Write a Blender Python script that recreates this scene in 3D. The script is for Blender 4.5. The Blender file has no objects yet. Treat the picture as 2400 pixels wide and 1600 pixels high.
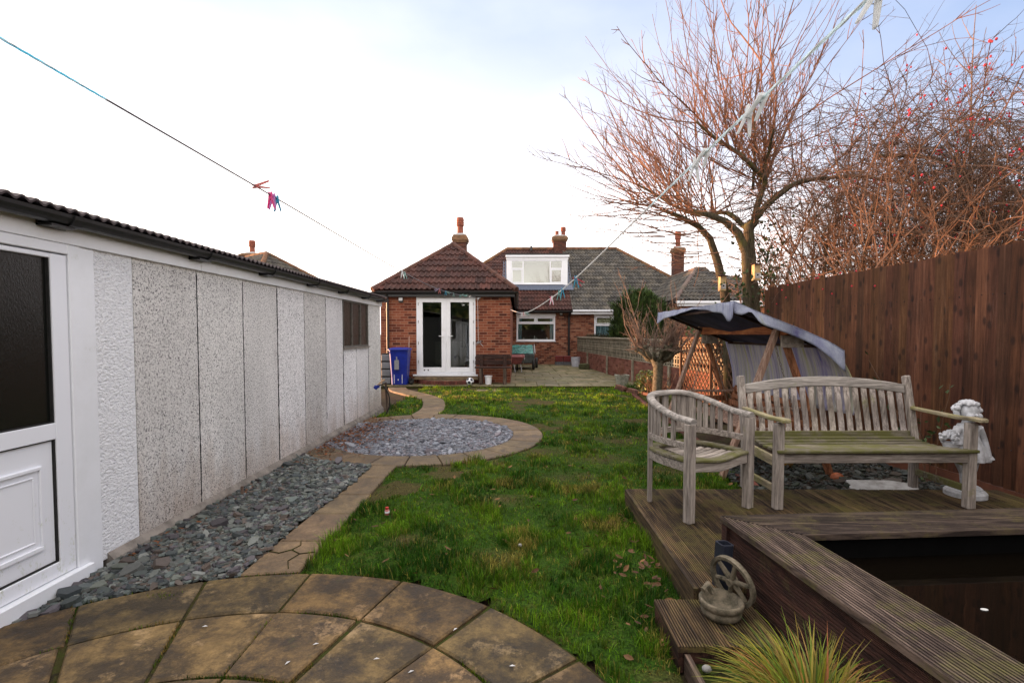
import bpy, bmesh, math, random
import numpy as np
from mathutils import Vector, Matrix, noise as mnoise

PI = math.pi
R = math.radians
rnd = random.Random(7)
C = bpy.context.scene.collection
scene = bpy.context.scene

# ------------------------------------------------------------------ camera
cam_d = bpy.data.cameras.new("camera")
cam = bpy.data.objects.new("camera", cam_d)
C.objects.link(cam)
cam.location = (0, 0, 1.45)
cam.rotation_euler = (R(90 - 2.2), 0, R(0.6))
cam_d.sensor_width = 36
cam_d.lens = 1147 / 2400 * 36
cam_d.shift_y = 26.06 / 2400
cam_d.clip_start = 0.02
cam_d.clip_end = 2000
scene.camera = cam

# ------------------------------------------------------------------ light
SUN_EL, SUN_AZ = 3.0, 72.0
GLOW_AZ = 47.0                       # centre of the bright veil of cloud          # azimuth: degrees left (west) of +Y
world = bpy.data.worlds.new("World")
scene.world = world
world.use_nodes = True
wn, wl = world.node_tree.nodes, world.node_tree.links
wn.clear()
wo = wn.new('ShaderNodeOutputWorld')
bg = wn.new('ShaderNodeBackground')
sky = wn.new('ShaderNodeTexSky')
sky.sky_type = 'NISHITA'
sky.sun_disc = False
sky.sun_elevation = R(SUN_EL)
sky.sun_rotation = R(-SUN_AZ)
sky.air_density = 1.0
sky.dust_density = 1.6
sky.ozone_density = 1.4
# thin veil of high cloud over the blue, thicker to the left where the sun is low
tc = wn.new('ShaderNodeTexCoord')
mp = wn.new('ShaderNodeMapping'); mp.inputs['Scale'].default_value = (1.2, 1.2, 3.0)
nz = wn.new('ShaderNodeTexNoise'); nz.inputs['Scale'].default_value = 1.6; nz.inputs['Detail'].default_value = 6
cr = wn.new('ShaderNodeMapRange'); cr.inputs[1].default_value = 0.42; cr.inputs[2].default_value = 0.72
cr.inputs[3].default_value = 0.02; cr.inputs[4].default_value = 0.12
sx = wn.new('ShaderNodeSeparateXYZ')
mrx = wn.new('ShaderNodeMapRange'); mrx.inputs[1].default_value = 0.02; mrx.inputs[2].default_value = 1.0
mrx.inputs[3].default_value = 0.0; mrx.inputs[4].default_value = 0.80
mrz = wn.new('ShaderNodeMapRange'); mrz.inputs[1].default_value = 0.34; mrz.inputs[2].default_value = 0.02
mrz.inputs[3].default_value = 0.0; mrz.inputs[4].default_value = 0.55
ad = wn.new('ShaderNodeMath'); ad.operation = 'ADD'
ad2 = wn.new('ShaderNodeMath'); ad2.operation = 'ADD'; ad2.use_clamp = True
mx = wn.new('ShaderNodeMix'); mx.data_type = 'RGBA'
mx.inputs['B'].default_value = (10.0, 9.1, 8.3, 1)
wl.new(tc.outputs['Generated'], mp.inputs['Vector']); wl.new(mp.outputs[0], nz.inputs['Vector'])
wl.new(nz.outputs['Fac'], cr.inputs[0]); wl.new(tc.outputs['Generated'], sx.inputs[0])

dt = wn.new('ShaderNodeVectorMath'); dt.operation = 'DOT_PRODUCT'
dt.inputs[1].default_value = (-math.sin(R(GLOW_AZ)), math.cos(R(GLOW_AZ)), 0)
wl.new(tc.outputs['Generated'], dt.inputs[0])
wl.new(dt.outputs['Value'], mrx.inputs[0]); wl.new(sx.outputs['Z'], mrz.inputs[0])
hi = wn.new('ShaderNodeMapRange'); hi.inputs[1].default_value = 0.12; hi.inputs[2].default_value = 0.58
hi.inputs[3].default_value = 1.0; hi.inputs[4].default_value = 0.10
mm = wn.new('ShaderNodeMath'); mm.operation = 'MULTIPLY'
wl.new(sx.outputs['Z'], hi.inputs[0]); wl.new(mrx.outputs[0], mm.inputs[0]); wl.new(hi.outputs[0], mm.inputs[1])
wl.new(cr.outputs[0], ad.inputs[0]); wl.new(mm.outputs[0], ad.inputs[1])
yb_ = wn.new('ShaderNodeMapRange'); yb_.inputs[1].default_value = 0.10; yb_.inputs[2].default_value = -0.45; yb_.inputs[3].default_value = 0; yb_.inputs[4].default_value = 0.55  # extra veil behind, overhead and far right, out of view, added as fill light
zb_ = wn.new('ShaderNodeMapRange'); zb_.inputs[1].default_value = 0.60; zb_.inputs[2].default_value = 0.85; zb_.inputs[3].default_value = 0; zb_.inputs[4].default_value = 0.70
xb_ = wn.new('ShaderNodeMapRange'); xb_.inputs[1].default_value = 0.80; xb_.inputs[2].default_value = 0.95; xb_.inputs[3].default_value = 0; xb_.inputs[4].default_value = 0.45
mxa = wn.new('ShaderNodeMath'); mxa.operation = 'MAXIMUM'; mxb = wn.new('ShaderNodeMath'); mxb.operation = 'MAXIMUM'; ad3 = wn.new('ShaderNodeMath'); ad3.operation = 'ADD'
wl.new(sx.outputs['Y'], yb_.inputs[0]); wl.new(sx.outputs['Z'], zb_.inputs[0]); wl.new(sx.outputs['X'], xb_.inputs[0])
wl.new(yb_.outputs[0], mxa.inputs[0]); wl.new(zb_.outputs[0], mxa.inputs[1]); wl.new(mxa.outputs[0], mxb.inputs[0]); wl.new(xb_.outputs[0], mxb.inputs[1])
wl.new(ad.outputs[0], ad3.inputs[0]); wl.new(mxb.outputs[0], ad3.inputs[1])
wl.new(ad3.outputs[0], ad2.inputs[0]); wl.new(mrz.outputs[0], ad2.inputs[1])
wl.new(ad2.outputs[0], mx.inputs['Factor']); 
bl = wn.new('ShaderNodeMix'); bl.data_type = 'RGBA'; bl.inputs['Factor'].default_value = .8
bl.inputs['B'].default_value = (1.62, 2.2, 3.5, 1)
wl.new(sky.outputs[0], bl.inputs['A']); wl.new(bl.outputs['Result'], mx.inputs['A'])
wl.new(mx.outputs['Result'], bg.inputs['Color'])
bg.inputs['Strength'].default_value = 0.10
wl.new(bg.outputs[0], wo.inputs[0])

sun_d = bpy.data.lights.new("sun", 'SUN')
sun = bpy.data.objects.new("sun", sun_d)
C.objects.link(sun)
sun_d.energy = 5.0
sun_d.angle = R(1.0)
sun_d.color = (1.0, 0.52, 0.28)
sdir = Vector((-math.sin(R(SUN_AZ)) * math.cos(R(SUN_EL)), math.cos(R(SUN_AZ)) * math.cos(R(SUN_EL)), math.sin(R(SUN_EL))))
sun.rotation_euler = (-sdir).to_track_quat('-Z', 'Y').to_euler()
sun.location = (-20, 0, 20)

vs = scene.view_settings
scene.display_settings.display_device = 'sRGB'
vs.view_transform = 'Standard'
vs.look = 'None'
vs.exposure = 1.6
vs.gamma = 1.0

# ------------------------------------------------------------------ helpers
def tag(o, label=None, cat=None, group=None, kind=None):
    if label: o['label'] = label
    if cat: o['category'] = cat
    if group: o['group'] = group
    if kind: o['kind'] = kind
    return o

def thing(name, label, cat, loc=(0, 0, 0), rotz=0.0, group=None, rot=None):
    o = bpy.data.objects.new(name, None)
    o.empty_display_size = 0.1
    C.objects.link(o)
    o.location = loc
    o.rotation_euler = rot if rot else (0, 0, rotz)
    return tag(o, label, cat, group)

class MB:
    """collects geometry and links it as one mesh object"""
    def __init__(s):
        s.v = []; s.f = []; s.c = []; s.m = []
        s.col = (1, 1, 1); s.mi = 0
    def add(s, vs_, fs):
        b = len(s.v)
        s.v.extend([tuple(p) for p in vs_])
        for f in fs:
            s.f.append(tuple(b + i for i in f)); s.c.append(s.col); s.m.append(s.mi)
        return s
    def box(s, x0, x1, y0, y1, z0, z1):
        if x0 > x1: x0, x1 = x1, x0
        if y0 > y1: y0, y1 = y1, y0
        if z0 > z1: z0, z1 = z1, z0
        return s.add([(x0,y0,z0),(x1,y0,z0),(x1,y1,z0),(x0,y1,z0),(x0,y0,z1),(x1,y0,z1),(x1,y1,z1),(x0,y1,z1)],
                     [(0,3,2,1),(4,5,6,7),(0,1,5,4),(1,2,6,5),(2,3,7,6),(3,0,4,7)])
    def obox(s, c, size, rot=None):
        hx, hy, hz = size[0]/2, size[1]/2, size[2]/2
        M_ = rot if rot is not None else Matrix.Identity(3)
        c = Vector(c)
        P = [c + M_ @ Vector((x*hx, y*hy, z*hz)) for z in (-1,1) for x, y in ((-1,-1),(1,-1),(1,1),(-1,1))]
        return s.add(P, [(0,3,2,1),(4,5,6,7),(0,1,5,4),(1,2,6,5),(2,3,7,6),(3,0,4,7)])
    def bar(s, a, b, w, h, up=(0,0,1), taper=1.0):
        """box from a to b, section w (sideways) x h (along up)"""
        a, b = Vector(a), Vector(b)
        d = (b - a).normalized(); up = Vector(up)
        if abs(d.dot(up)) > .999: up = Vector((0,1,0))
        sd = d.cross(up).normalized(); u = sd.cross(d)
        P = []
        for p, k in ((a, 1.0), (b, taper)):
            for i, j in ((-1,-1),(1,-1),(1,1),(-1,1)):
                P.append(p + sd*(i*w/2*k) + u*(j*h/2*k))
        return s.add(P, [(0,1,2,3),(7,6,5,4),(0,4,5,1),(1,5,6,2),(2,6,7,3),(3,7,4,0)])
    def tube(s, pts, rads, n=8, cap=True, closed=False):
        pts = [Vector(p) for p in pts]
        if not hasattr(rads, '__len__'): rads = [rads]*len(pts)
        b = len(s.v); L = len(pts)
        prev = None
        for i, p in enumerate(pts):
            if closed: t = pts[(i+1) % L] - pts[i-1]
            elif i == 0: t = pts[1] - pts[0]
            elif i == L-1: t = pts[-1] - pts[-2]
            else: t = pts[i+1] - pts[i-1]
            t = t.normalized() if t.length > 1e-9 else Vector((0,0,1))
            if prev is None:
                a = Vector((0,0,1)) if abs(t.z) < .9 else Vector((1,0,0))
                u = t.cross(a).normalized()
            else:
                u = (prev - t*prev.dot(t))
                u = u.normalized() if u.length > 1e-6 else t.orthogonal().normalized()
            prev = u; w = t.cross(u)
            for k in range(n):
                an = 2*PI*k/n
                s.v.append(tuple(p + (u*math.cos(an) + w*math.sin(an))*rads[i]))
        rng = L if closed else L-1
        for i in range(rng):
            for k in range(n):
                i2 = (i+1) % L
                s.f.append((b+i*n+k, b+i*n+(k+1)%n, b+i2*n+(k+1)%n, b+i2*n+k)); s.c.append(s.col); s.m.append(s.mi)
        if cap and not closed:
            s.f.append(tuple(b+k for k in reversed(range(n)))); s.c.append(s.col); s.m.append(s.mi)
            s.f.append(tuple(b+(L-1)*n+k for k in range(n))); s.c.append(s.col); s.m.append(s.mi)
        return s
    def lathe(s, prof, c=(0,0,0), n=20, a0=0, a1=2*PI, M_=None):
        full = abs(a1-a0-2*PI) < 1e-6
        cnt = n if full else n+1
        b = len(s.v); c = Vector(c)
        for r, z in prof:
            for k in range(cnt):
                an = a0 + (a1-a0)*k/n
                p = Vector((r*math.cos(an), r*math.sin(an), z))
                if M_ is not None: p = M_ @ p
                s.v.append(tuple(c + p))
        for i in range(len(prof)-1):
            for k in range(n):
                k2 = (k+1) % cnt
                s.f.append((b+i*cnt+k, b+i*cnt+k2, b+(i+1)*cnt+k2, b+(i+1)*cnt+k)); s.c.append(s.col); s.m.append(s.mi)
        return s
    def prism(s, poly, o, ex, ey, ez, h0, h1):
        """2D poly (list of (a,b)) in the plane ex,ey at origin o, extruded along ez from h0 to h1"""
        o, ex, ey, ez = Vector(o), Vector(ex), Vector(ey), Vector(ez)
        n = len(poly)
        P = [o+ex*a+ey*b_+ez*h0 for a, b_ in poly] + [o+ex*a+ey*b_+ez*h1 for a, b_ in poly]
        F = [tuple(reversed(range(n))), tuple(range(n, 2*n))]
        F += [(i, (i+1) % n, n+(i+1) % n, n+i) for i in range(n)]
        return s.add(P, F)
    def sphere(s, c, r, n=12, m=8, sc=(1,1,1), M_=None):
        b = len(s.v); c = Vector(c)
        for i in range(m+1):
            th = PI*i/m
            for k in range(n):
                an = 2*PI*k/n
                p = Vector((r*math.sin(th)*math.cos(an)*sc[0], r*math.sin(th)*math.sin(an)*sc[1], r*math.cos(th)*sc[2]))
                if M_ is not None: p = M_ @ p
                s.v.append(tuple(c+p))
        for i in range(m):
            for k in range(n):
                s.f.append((b+i*n+k, b+(i+1)*n+k, b+(i+1)*n+(k+1)%n, b+i*n+(k+1)%n)); s.c.append(s.col); s.m.append(s.mi)
        return s
    def build(s, name, mats, parent=None, local=False, bevel=0, smooth=False, label=None, cat=None, group=None, kind=None, recalc=False, seg=1):
        me = bpy.data.meshes.new(name)
        vv = s.v
        if parent is not None and not local:
            M_ = parent_matrix(parent).inverted()
            vv = [tuple(M_ @ Vector(p)) for p in vv]
        me.from_pydata(vv, [], s.f)
        if not isinstance(mats, (list, tuple)): mats = [mats]
        for m in mats: me.materials.append(m)
        me.polygons.foreach_set('material_index', s.m)
        ca = me.attributes.new('col', 'FLOAT_COLOR', 'FACE')
        arr = np.ones((len(s.f), 4), dtype=np.float32)
        arr[:, :3] = np.array(s.c, dtype=np.float32).reshape(-1, 3)
        ca.data.foreach_set('color', arr.ravel())
        if smooth: me.polygons.foreach_set('use_smooth', [True]*len(s.f))
        if recalc:
            bm = bmesh.new(); bm.from_mesh(me); bmesh.ops.recalc_face_normals(bm, faces=bm.faces); bm.to_mesh(me); bm.free()
        me.update()
        o = bpy.data.objects.new(name, me)
        C.objects.link(o)
        if parent is not None: o.parent = parent
        if bevel:
            bv = o.modifiers.new('bevel', 'BEVEL'); bv.width = bevel; bv.segments = seg; bv.limit_method = 'ANGLE'; bv.angle_limit = R(40)
        if smooth == 'auto' or (smooth and bevel):
            pass
        tag(o, label, cat, group, kind)
        return o

def parent_matrix(p):
    M_ = Matrix.LocRotScale(p.location, p.rotation_euler, p.scale)
    if p.parent: M_ = parent_matrix(p.parent) @ M_
    return M_

def children(o):
    return [c for c in bpy.data.objects if c.parent == o]

def copy_tree(o, parent=None):
    c = o.copy(); C.objects.link(c); c.parent = parent
    for ch in children(o):
        copy_tree(ch, c)
    return c

def smooth_by_angle(o, deg=35):
    me = o.data
    bm = bmesh.new(); bm.from_mesh(me)
    for e in bm.edges:
        if len(e.link_faces) == 2 and e.calc_face_angle(0) > R(deg): e.smooth = False
    for f in bm.faces: f.smooth = True
    bm.to_mesh(me); bm.free()

def fbm(x, y, z=0, o=3):
    t, a, s_ = 0, 1, 0
    for i in range(o):
        t += a*mnoise.noise(Vector((x, y, z))); s_ += a
        a *= .5; x *= 2.03; y *= 2.03; z *= 2.03
    return t/s_

# ------------------------------------------------------------------ materials
class NT:
    def __init__(s, name):
        s.m = bpy.data.materials.new(name); s.m.use_nodes = True
        s.n = s.m.node_tree.nodes; s.l = s.m.node_tree.links
        s.b = s.n['Principled BSDF']; s.out = s.n['Material Output']
    def new(s, t, **k):
        n = s.n.new('ShaderNode'+t)
        for a, v in k.items(): setattr(n, a, v)
        return n
    def lk(s, a, b): s.l.new(a, b)
    def coord(s, kind='Object', scale=(1,1,1), rot=(0,0,0), loc=(0,0,0)):
        if kind == 'World':
            g = s.new('NewGeometry'); src = g.outputs['Position']
        else:
            t = s.new('TexCoord'); src = t.outputs[kind]
        m = s.new('Mapping'); m.inputs['Scale'].default_value = scale; m.inputs['Rotation'].default_value = rot; m.inputs['Location'].default_value = loc
        s.lk(src, m.inputs['Vector']); return m.outputs[0]
    def noise(s, co, scale, detail=4, rough=.55, dist=0):
        n = s.new('TexNoise'); n.inputs['Scale'].default_value = scale; n.inputs['Detail'].default_value = detail
        n.inputs['Roughness'].default_value = rough; n.inputs['Distortion'].default_value = dist
        s.lk(co, n.inputs['Vector']); return n.outputs['Fac']
    def ramp(s, fac, stops):
        r = s.new('ValToRGB'); e = r.color_ramp.elements
        while len(e) < len(stops): e.new(.5)
        for i, (p, c) in enumerate(stops):
            e[i].position = p
            c = c if hasattr(c, '__len__') else (c, c, c)
            e[i].color = (*c[:3], 1)
        s.lk(fac, r.inputs[0]); return r.outputs[0]
    def mix(s, fac, a, b, mode='MIX'):
        m = s.new('Mix', data_type='RGBA', blend_type=mode)
        for key, v in (('Factor', fac), ('A', a), ('B', b)):
            if hasattr(v, 'is_linked') or hasattr(v, 'links'): s.lk(v, m.inputs[key])
            elif key == 'Factor': m.inputs[key].default_value = v
            else: m.inputs[key].default_value = (*v[:3], 1)
        return m.outputs['Result']
    def math(s, op, a, b=0.0, clamp=False):
        m = s.new('Math', operation=op); m.use_clamp = clamp
        for i, v in enumerate((a, b)):
            if hasattr(v, 'links'): s.lk(v, m.inputs[i])
            else: m.inputs[i].default_value = v
        return m.outputs[0]
    def attr(s):
        a = s.new('Attribute'); a.attribute_name = 'col'; return a.outputs['Color']
    def bump(s, h, strength=.5, dist=.01, prev=None):
        b = s.new('Bump'); b.inputs['Strength'].default_value = strength; b.inputs['Distance'].default_value = dist
        s.lk(h, b.inputs['Height'])
        if prev is not None: s.lk(prev, b.inputs['Normal'])
        return b.outputs[0]
    def fin(s, col=None, rough=.7, normal=None, spec=.4, metal=0, **k):
        if col is not None:
            if hasattr(col, 'links'): s.lk(col, s.b.inputs['Base Color'])
            else: s.b.inputs['Base Color'].default_value = (*col[:3], 1)
        if hasattr(rough, 'links'): s.lk(rough, s.b.inputs['Roughness'])
        else: s.b.inputs['Roughness'].default_value = rough
        if normal is not None: s.lk(normal, s.b.inputs['Normal'])
        s.b.inputs['Specular IOR Level'].default_value = spec
        s.b.inputs['Metallic'].default_value = metal
        for a, v in k.items(): s.b.inputs[a].default_value = v
        return s.m

def simple(name, c1, c2=None, scale=6, rough=.6, bump=.15, bscale=60, spec=.4, metal=0, attr=True, coord='Object', bdist=.003, var=.35, stretch=(1,1,1)):
    n = NT(name)
    co = n.coord(coord, scale=stretch)
    if c2 is None: c2 = tuple(x*(1-var) for x in c1)
    f = n.noise(co, scale, 5, .65)
    col = n.ramp(f, [(.32, c2), (.62, c1)])
    if attr: col = n.mix(1.0, col, n.attr(), 'MULTIPLY')
    nb = n.bump(n.noise(co, bscale, 3), bump, bdist) if bump else None
    return n.fin(col, rough, nb, spec, metal)

def wood(name, c1, c2, moss=None, mossamt=.0, grain=1.0, axis=0, rough=.8, scale=14, dark=.45, fine=True):
    """weathered timber; axis = grain direction in object space, optional green algae patches"""
    n = NT(name)
    st = [9, 9, 9]; st[axis] = .6
    co = n.coord('Object', scale=tuple(x*grain for x in st))
    co2 = n.coord('Object')
    f = n.noise(co, scale*.35, 6, .7, .6)
    f2 = n.noise(co, scale*1.6, 3, .6)
    col = n.ramp(f, [(.3, tuple(x*dark for x in c2)), (.45, c2), (.62, c1)])
    col = n.mix(.35, col, n.ramp(f2, [(.35, .35), (.6, 1.0)]), 'MULTIPLY')
    blotch = n.noise(co2, 3.0, 4, .7)
    col = n.mix(.4, col, n.ramp(blotch, [(.35, .6), (.6, 1.0)]), 'MULTIPLY')
    if moss:
        mf = n.noise(co2, 4.5, 6, .75)
        lo = .62 - mossamt*.35
        mk = n.ramp(mf, [(lo, 0.0), (lo+.14, 1.0)])
        col = n.mix(n.math('MULTIPLY', mk, .85), col, moss)
    col = n.mix(1.0, col, n.attr(), 'MULTIPLY')
    nb = n.bump(f, .35, .004)
    nb = n.bump(f2, .25, .002, nb)
    return n.fin(col, rough, nb, .25)

def brick_mat(name, cols, mortar, bw=.225, bh=.075, ms=.011, stain=.5, patch=None):
    n = NT(name)
    g = n.new('NewGeometry'); sp = n.new('SeparateXYZ'); n.lk(g.outputs['Position'], sp.inputs[0])
    ad = n.math('ADD', sp.outputs['X'], sp.outputs['Y'])
    cb = n.new('CombineXYZ'); n.lk(ad, cb.inputs[0]); n.lk(sp.outputs['Z'], cb.inputs[1])
    b = n.new('TexBrick'); b.offset = .5
    n.lk(cb.outputs[0], b.inputs['Vector'])
    b.inputs['Color1'].default_value = (0, 0, 0, 1); b.inputs['Color2'].default_value = (1, 1, 1, 1); b.inputs['Mortar'].default_value = (.5, .5, .5, 1)
    b.inputs['Scale'].default_value = 1; b.inputs['Mortar Size'].default_value = ms/2
    b.inputs['Mortar Smooth'].default_value = .1
    b.inputs['Brick Width'].default_value = bw; b.inputs['Row Height'].default_value = bh
    col = n.ramp(b.outputs['Color'], [(i/(len(cols)-1), c) for i, c in enumerate(cols)])
    nn = n.noise(cb.outputs[0], 40, 4, .7)
    col = n.mix(.5, col, n.ramp(nn, [(.3, .55), (.65, 1.1)]), 'MULTIPLY')
    mcol = n.mix(nn, tuple(x*.7 for x in mortar), mortar)
    col = n.mix(b.outputs['Fac'], col, mcol)
    if patch:
        pf = n.ramp(n.noise(cb.outputs[0], 5, 6, .8), [(.55, 0.0), (.66, 1.0)])
        col = n.mix(n.math('MULTIPLY', pf, .55), col, patch)
    big = n.noise(cb.outputs[0], 1.3, 4, .6)
    col = n.mix(stain, col, n.ramp(big, [(.3, .55), (.6, 1.0)]), 'MULTIPLY')
    inv = n.math('SUBTRACT', 1.0, b.outputs['Fac'])
    nb = n.bump(inv, .7, .006); nb = n.bump(nn, .4, .003, nb)
    return n.fin(col, .85, nb, .2)

def glass_mat(name, tint=(.9, .95, .93), transp=.75, rough=.02, bump=0):
    n = NT(name)
    n.n.remove(n.b)
    t = n.new('BsdfTransparent'); t.inputs[0].default_value = (*tint, 1)
    g = n.new('BsdfGlossy'); g.inputs['Roughness'].default_value = rough; g.inputs['Color'].default_value = (1, 1, 1, 1)
    fr = n.new('Fresnel'); fr.inputs[0].default_value = 1.5
    f = n.math('ADD', fr.outputs[0], 1-transp, True)
    m = n.new('MixShader'); n.lk(f, m.inputs[0]); n.lk(t.outputs[0], m.inputs[1]); n.lk(g.outputs[0], m.inputs[2])
    n.lk(m.outputs[0], n.out.inputs[0])
    return n.m

Wt = {}
def setup_mats():
    # pebbledash of the garage panels
    n = NT('pebbledash')
    co = n.coord('World')
    v = n.new('TexVoronoi'); v.inputs['Scale'].default_value = 95; n.lk(co, v.inputs['Vector'])
    f = n.noise(co, 78, 3, .7)
    f = n.noise(co, 84, 4, .80, .6)
    sp = n.ramp(f, [(.39, (.07, .068, .072)), (.435, (.34, .335, .34)), (.473, (.78, .77, .76)), (.66, (.86, .85, .84))])
    st = n.coord('World', scale=(1, 1, .35))
    big = n.ramp(n.noise(st, 1.6, 5, .65), [(.3, .80), (.62, 1.0)])
    col = n.mix(1.0, sp, big, 'MULTIPLY')
    g = n.new('NewGeometry'); s3 = n.new('SeparateXYZ'); n.lk(g.outputs['Position'], s3.inputs[0])
    lz = n.new('MapRange'); lz.inputs[1].default_value = .75; lz.inputs[2].default_value = .0; lz.inputs[3].default_value = -.22; lz.inputs[4].default_value = .30
    n.lk(s3.outputs['Z'], lz.inputs[0]); dm_ = n.math('ADD', lz.outputs[0], n.noise(n.coord('World', scale=(1, 1, .3), loc=(0, 4, 0)), 4.5, 6, .7))
    col = n.mix(n.ramp(dm_, [(.42, 0.0), (.80, .75)]), col, n.mix(1.0, col, (.62, .52, .44), 'MULTIPLY'))
    col = n.mix(1.0, col, n.attr(), 'MULTIPLY')
    h = n.mix(.5, f, v.outputs['Distance'])
    Wt['dash'] = n.fin(col, .85, n.bump(h, .9, .005), .25)
    # white stippled render
    n = NT('white_render')
    co = n.coord('World', scale=(1, 1, 1.5))
    f = n.noise(co, 42, 4, .6, .4)
    col = n.ramp(f, [(.3, (.55, .56, .60)), (.42, (.84, .85, .88)), (.6, (.88, .89, .91))])
    low = n.new('SeparateXYZ'); g = n.new('NewGeometry'); n.lk(g.outputs['Position'], low.inputs[0])
    Wt['render'] = n.fin(col, .6, n.bump(f, 1.0, .018), .35)
    # concrete
    Wt['concrete'] = simple('concrete', (.26, .23, .20), (.12, .105, .09), 9, .9, .5, 45, coord='World', bdist=.006)
    Wt['concrete_pale'] = simple('pale_concrete', (.42, .42, .42), (.24, .235, .22), 12, .9, .4, 60, bdist=.004)
    # white upvc with slight grime
    n = NT('white_upvc')
    co = n.coord('World')
    f = n.noise(co, 5, 6, .75)
    col = n.ramp(f, [(.26, (.62, .64, .60)), (.38, (.79, .81, .84)), (.6, (.83, .85, .89))])
    Wt['upvc'] = n.fin(n.mix(1.0, col, n.attr(), 'MULTIPLY'), .28, None, .5)
    n = NT('grimy_upvc')
    co = n.coord('World', scale=(1, 1, .5))
    f = n.noise(co, 26, 7, .8)
    g = n.new('NewGeometry'); s3 = n.new('SeparateXYZ'); n.lk(g.outputs['Position'], s3.inputs[0])
    lowz = n.new('MapRange'); lowz.inputs[1].default_value = .75; lowz.inputs[2].default_value = .05; lowz.inputs[3].default_value = -.10; lowz.inputs[4].default_value = .03
    n.lk(s3.outputs['Z'], lowz.inputs[0]); f = n.math('SUBTRACT', f, lowz.outputs[0])
    col = n.ramp(f, [(.30, (.30, .31, .18)), (.38, (.66, .69, .64)), (.46, (.82, .84, .89))])
    Wt['upvc_dirty'] = n.fin(col, .32, None, .5)
    Wt['black'] = simple('black_plastic', (.018, .018, .020), (.010, .010, .010), 20, .38, .05, 40, spec=.5, coord='World')
    Wt['grey_plastic'] = simple('grey_plastic', (.10, .105, .115), (.06, .06, .065), 20, .5, .1, 80)
    Wt['rubber'] = simple('black_rubber', (.022, .021, .020), (.012, .012, .012), 20, .8, .1)
    Wt['steel'] = simple('galvanised_steel', (.45, .45, .46), (.25, .25, .25), 20, .4, .1, metal=.8)
    Wt['lead'] = simple('lead_flashing', (.10, .12, .17), (.06, .07, .10), 14, .6, .3, 30, coord='World')
    # obscured dark glass in the garage door
    n = NT('obscured_glass')
    co = n.coord('World', scale=(1, 1, .45))
    f = n.noise(co, 120, 3, .6, .5)
    Wt['obscure'] = n.fin((.006, .007, .006), .22, n.bump(f, .35, .004), .6)
    Wt['glass'] = glass_mat('window_glass', transp=.93)
    Wt['glass_bright'] = glass_mat('dormer_glass', transp=.90)
    n = NT('dirty_wired_glass')
    co = n.coord('World', scale=(1, 1, .3)); f = n.noise(co, 14, 5, .7)
    Wt['brown_glass'] = n.fin(n.ramp(f, [(.3, (.012, .010, .008)), (.65, (.06, .045, .035))]), .25, n.bump(f, .15, .01), .5)
    Wt['brick_ext'] = brick_mat('red_brick', [(.075, .022, .015), (.17, .046, .026), (.235, .068, .036), (.28, .088, .046), (.31, .115, .062)], (.42, .25, .17))
    Wt['brick_house'] = brick_mat('mottled_brick', [(.060, .020, .015), (.15, .044, .026), (.225, .075, .042), (.28, .110, .062), (.33, .16, .10)], (.30, .19, .13), patch=(.34, .22, .16))
    Wt['brick_garden'] = brick_mat('pale_red_brick', [(.12, .042, .030), (.18, .066, .046), (.22, .085, .060), (.25, .105, .078)], (.20, .12, .09), bw=.225, bh=.075, ms=.008, patch=(.36, .22, .16))
    Wt['brick_dark'] = brick_mat('chimney_brick', [(.06, .026, .020), (.11, .040, .028), (.15, .055, .034)], (.13, .10, .08))
    Wt['brick_loose'] = simple('loose_brick', (.17, .055, .036), (.08, .032, .024), 15, .85, .4, 60, bdist=.004)
    Wt['terracotta'] = simple('terracotta', (.27, .08, .045), (.15, .042, .027), 10, .75, .2)
    def tile(name, a, b, lich, amt):
        n = NT(name)
        co = n.coord('World')
        col = n.ramp(n.noise(co, 9, 5, .7), [(.32, b), (.62, a)])
        sm = n.noise(co, 3.2, 3, .6)
        col = n.mix(n.ramp(sm, [(.4, 0.0), (.62, .8)]), col, tuple(x*1.5 for x in a))
        lf = n.ramp(n.noise(co, 12, 6, .8), [(amt, 0.0), (amt+.12, 1.0)])
        g = n.new('NewGeometry'); s3 = n.new('SeparateXYZ'); n.lk(g.outputs['Position'], s3.inputs[0])
        col = n.mix(n.math('MULTIPLY', lf, .7), col, lich)
        col = n.mix(1.0, col, n.attr(), 'MULTIPLY')
        return n.fin(col, .8, n.bump(n.noise(co, 60, 3), .3, .004), .3)
    Wt['tile_brown'] = tile('brown_roof_tile', (.054, .023, .018), (.026, .012, .010), (.20, .13, .06), .66)
    Wt['tile_grey'] = tile('grey_roof_tile', (.074, .067, .057), (.026, .024, .022), (.26, .25, .20), .60)
    Wt['tile_lichen'] = tile('lichened_ridge_tile', (.13, .062, .030), (.06, .03, .02), (.24, .14, .03), .52)
    Wt['corr'] = simple('corrugated_roof', (.075, .055, .055), (.035, .028, .03), 8, .7, .3, 40, coord='World')
    # woods
    Wt['fence'] = None
    n = NT('fence_timber')
    co = n.coord('World', scale=(6, 9, .45)); co2 = n.coord('World')
    f = n.noise(co, 2.2, 7, .7, 1.2); f2 = n.noise(co, 9, 4, .65)
    col = n.ramp(f, [(.28, (.020, .009, .005)), (.42, (.070, .027, .012)), (.58, (.118, .047, .021)), (.74, (.19, .085, .042))])
    col = n.mix(.35, col, n.ramp(f2, [(.35, .45), (.62, 1.15)]), 'MULTIPLY')
    kv = n.new('TexVoronoi'); kv.inputs['Scale'].default_value = 1.0
    kv.voronoi_dimensions = '2D'; kg = n.new('NewGeometry'); ks = n.new('SeparateXYZ'); kcb = n.new('CombineXYZ')
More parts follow.
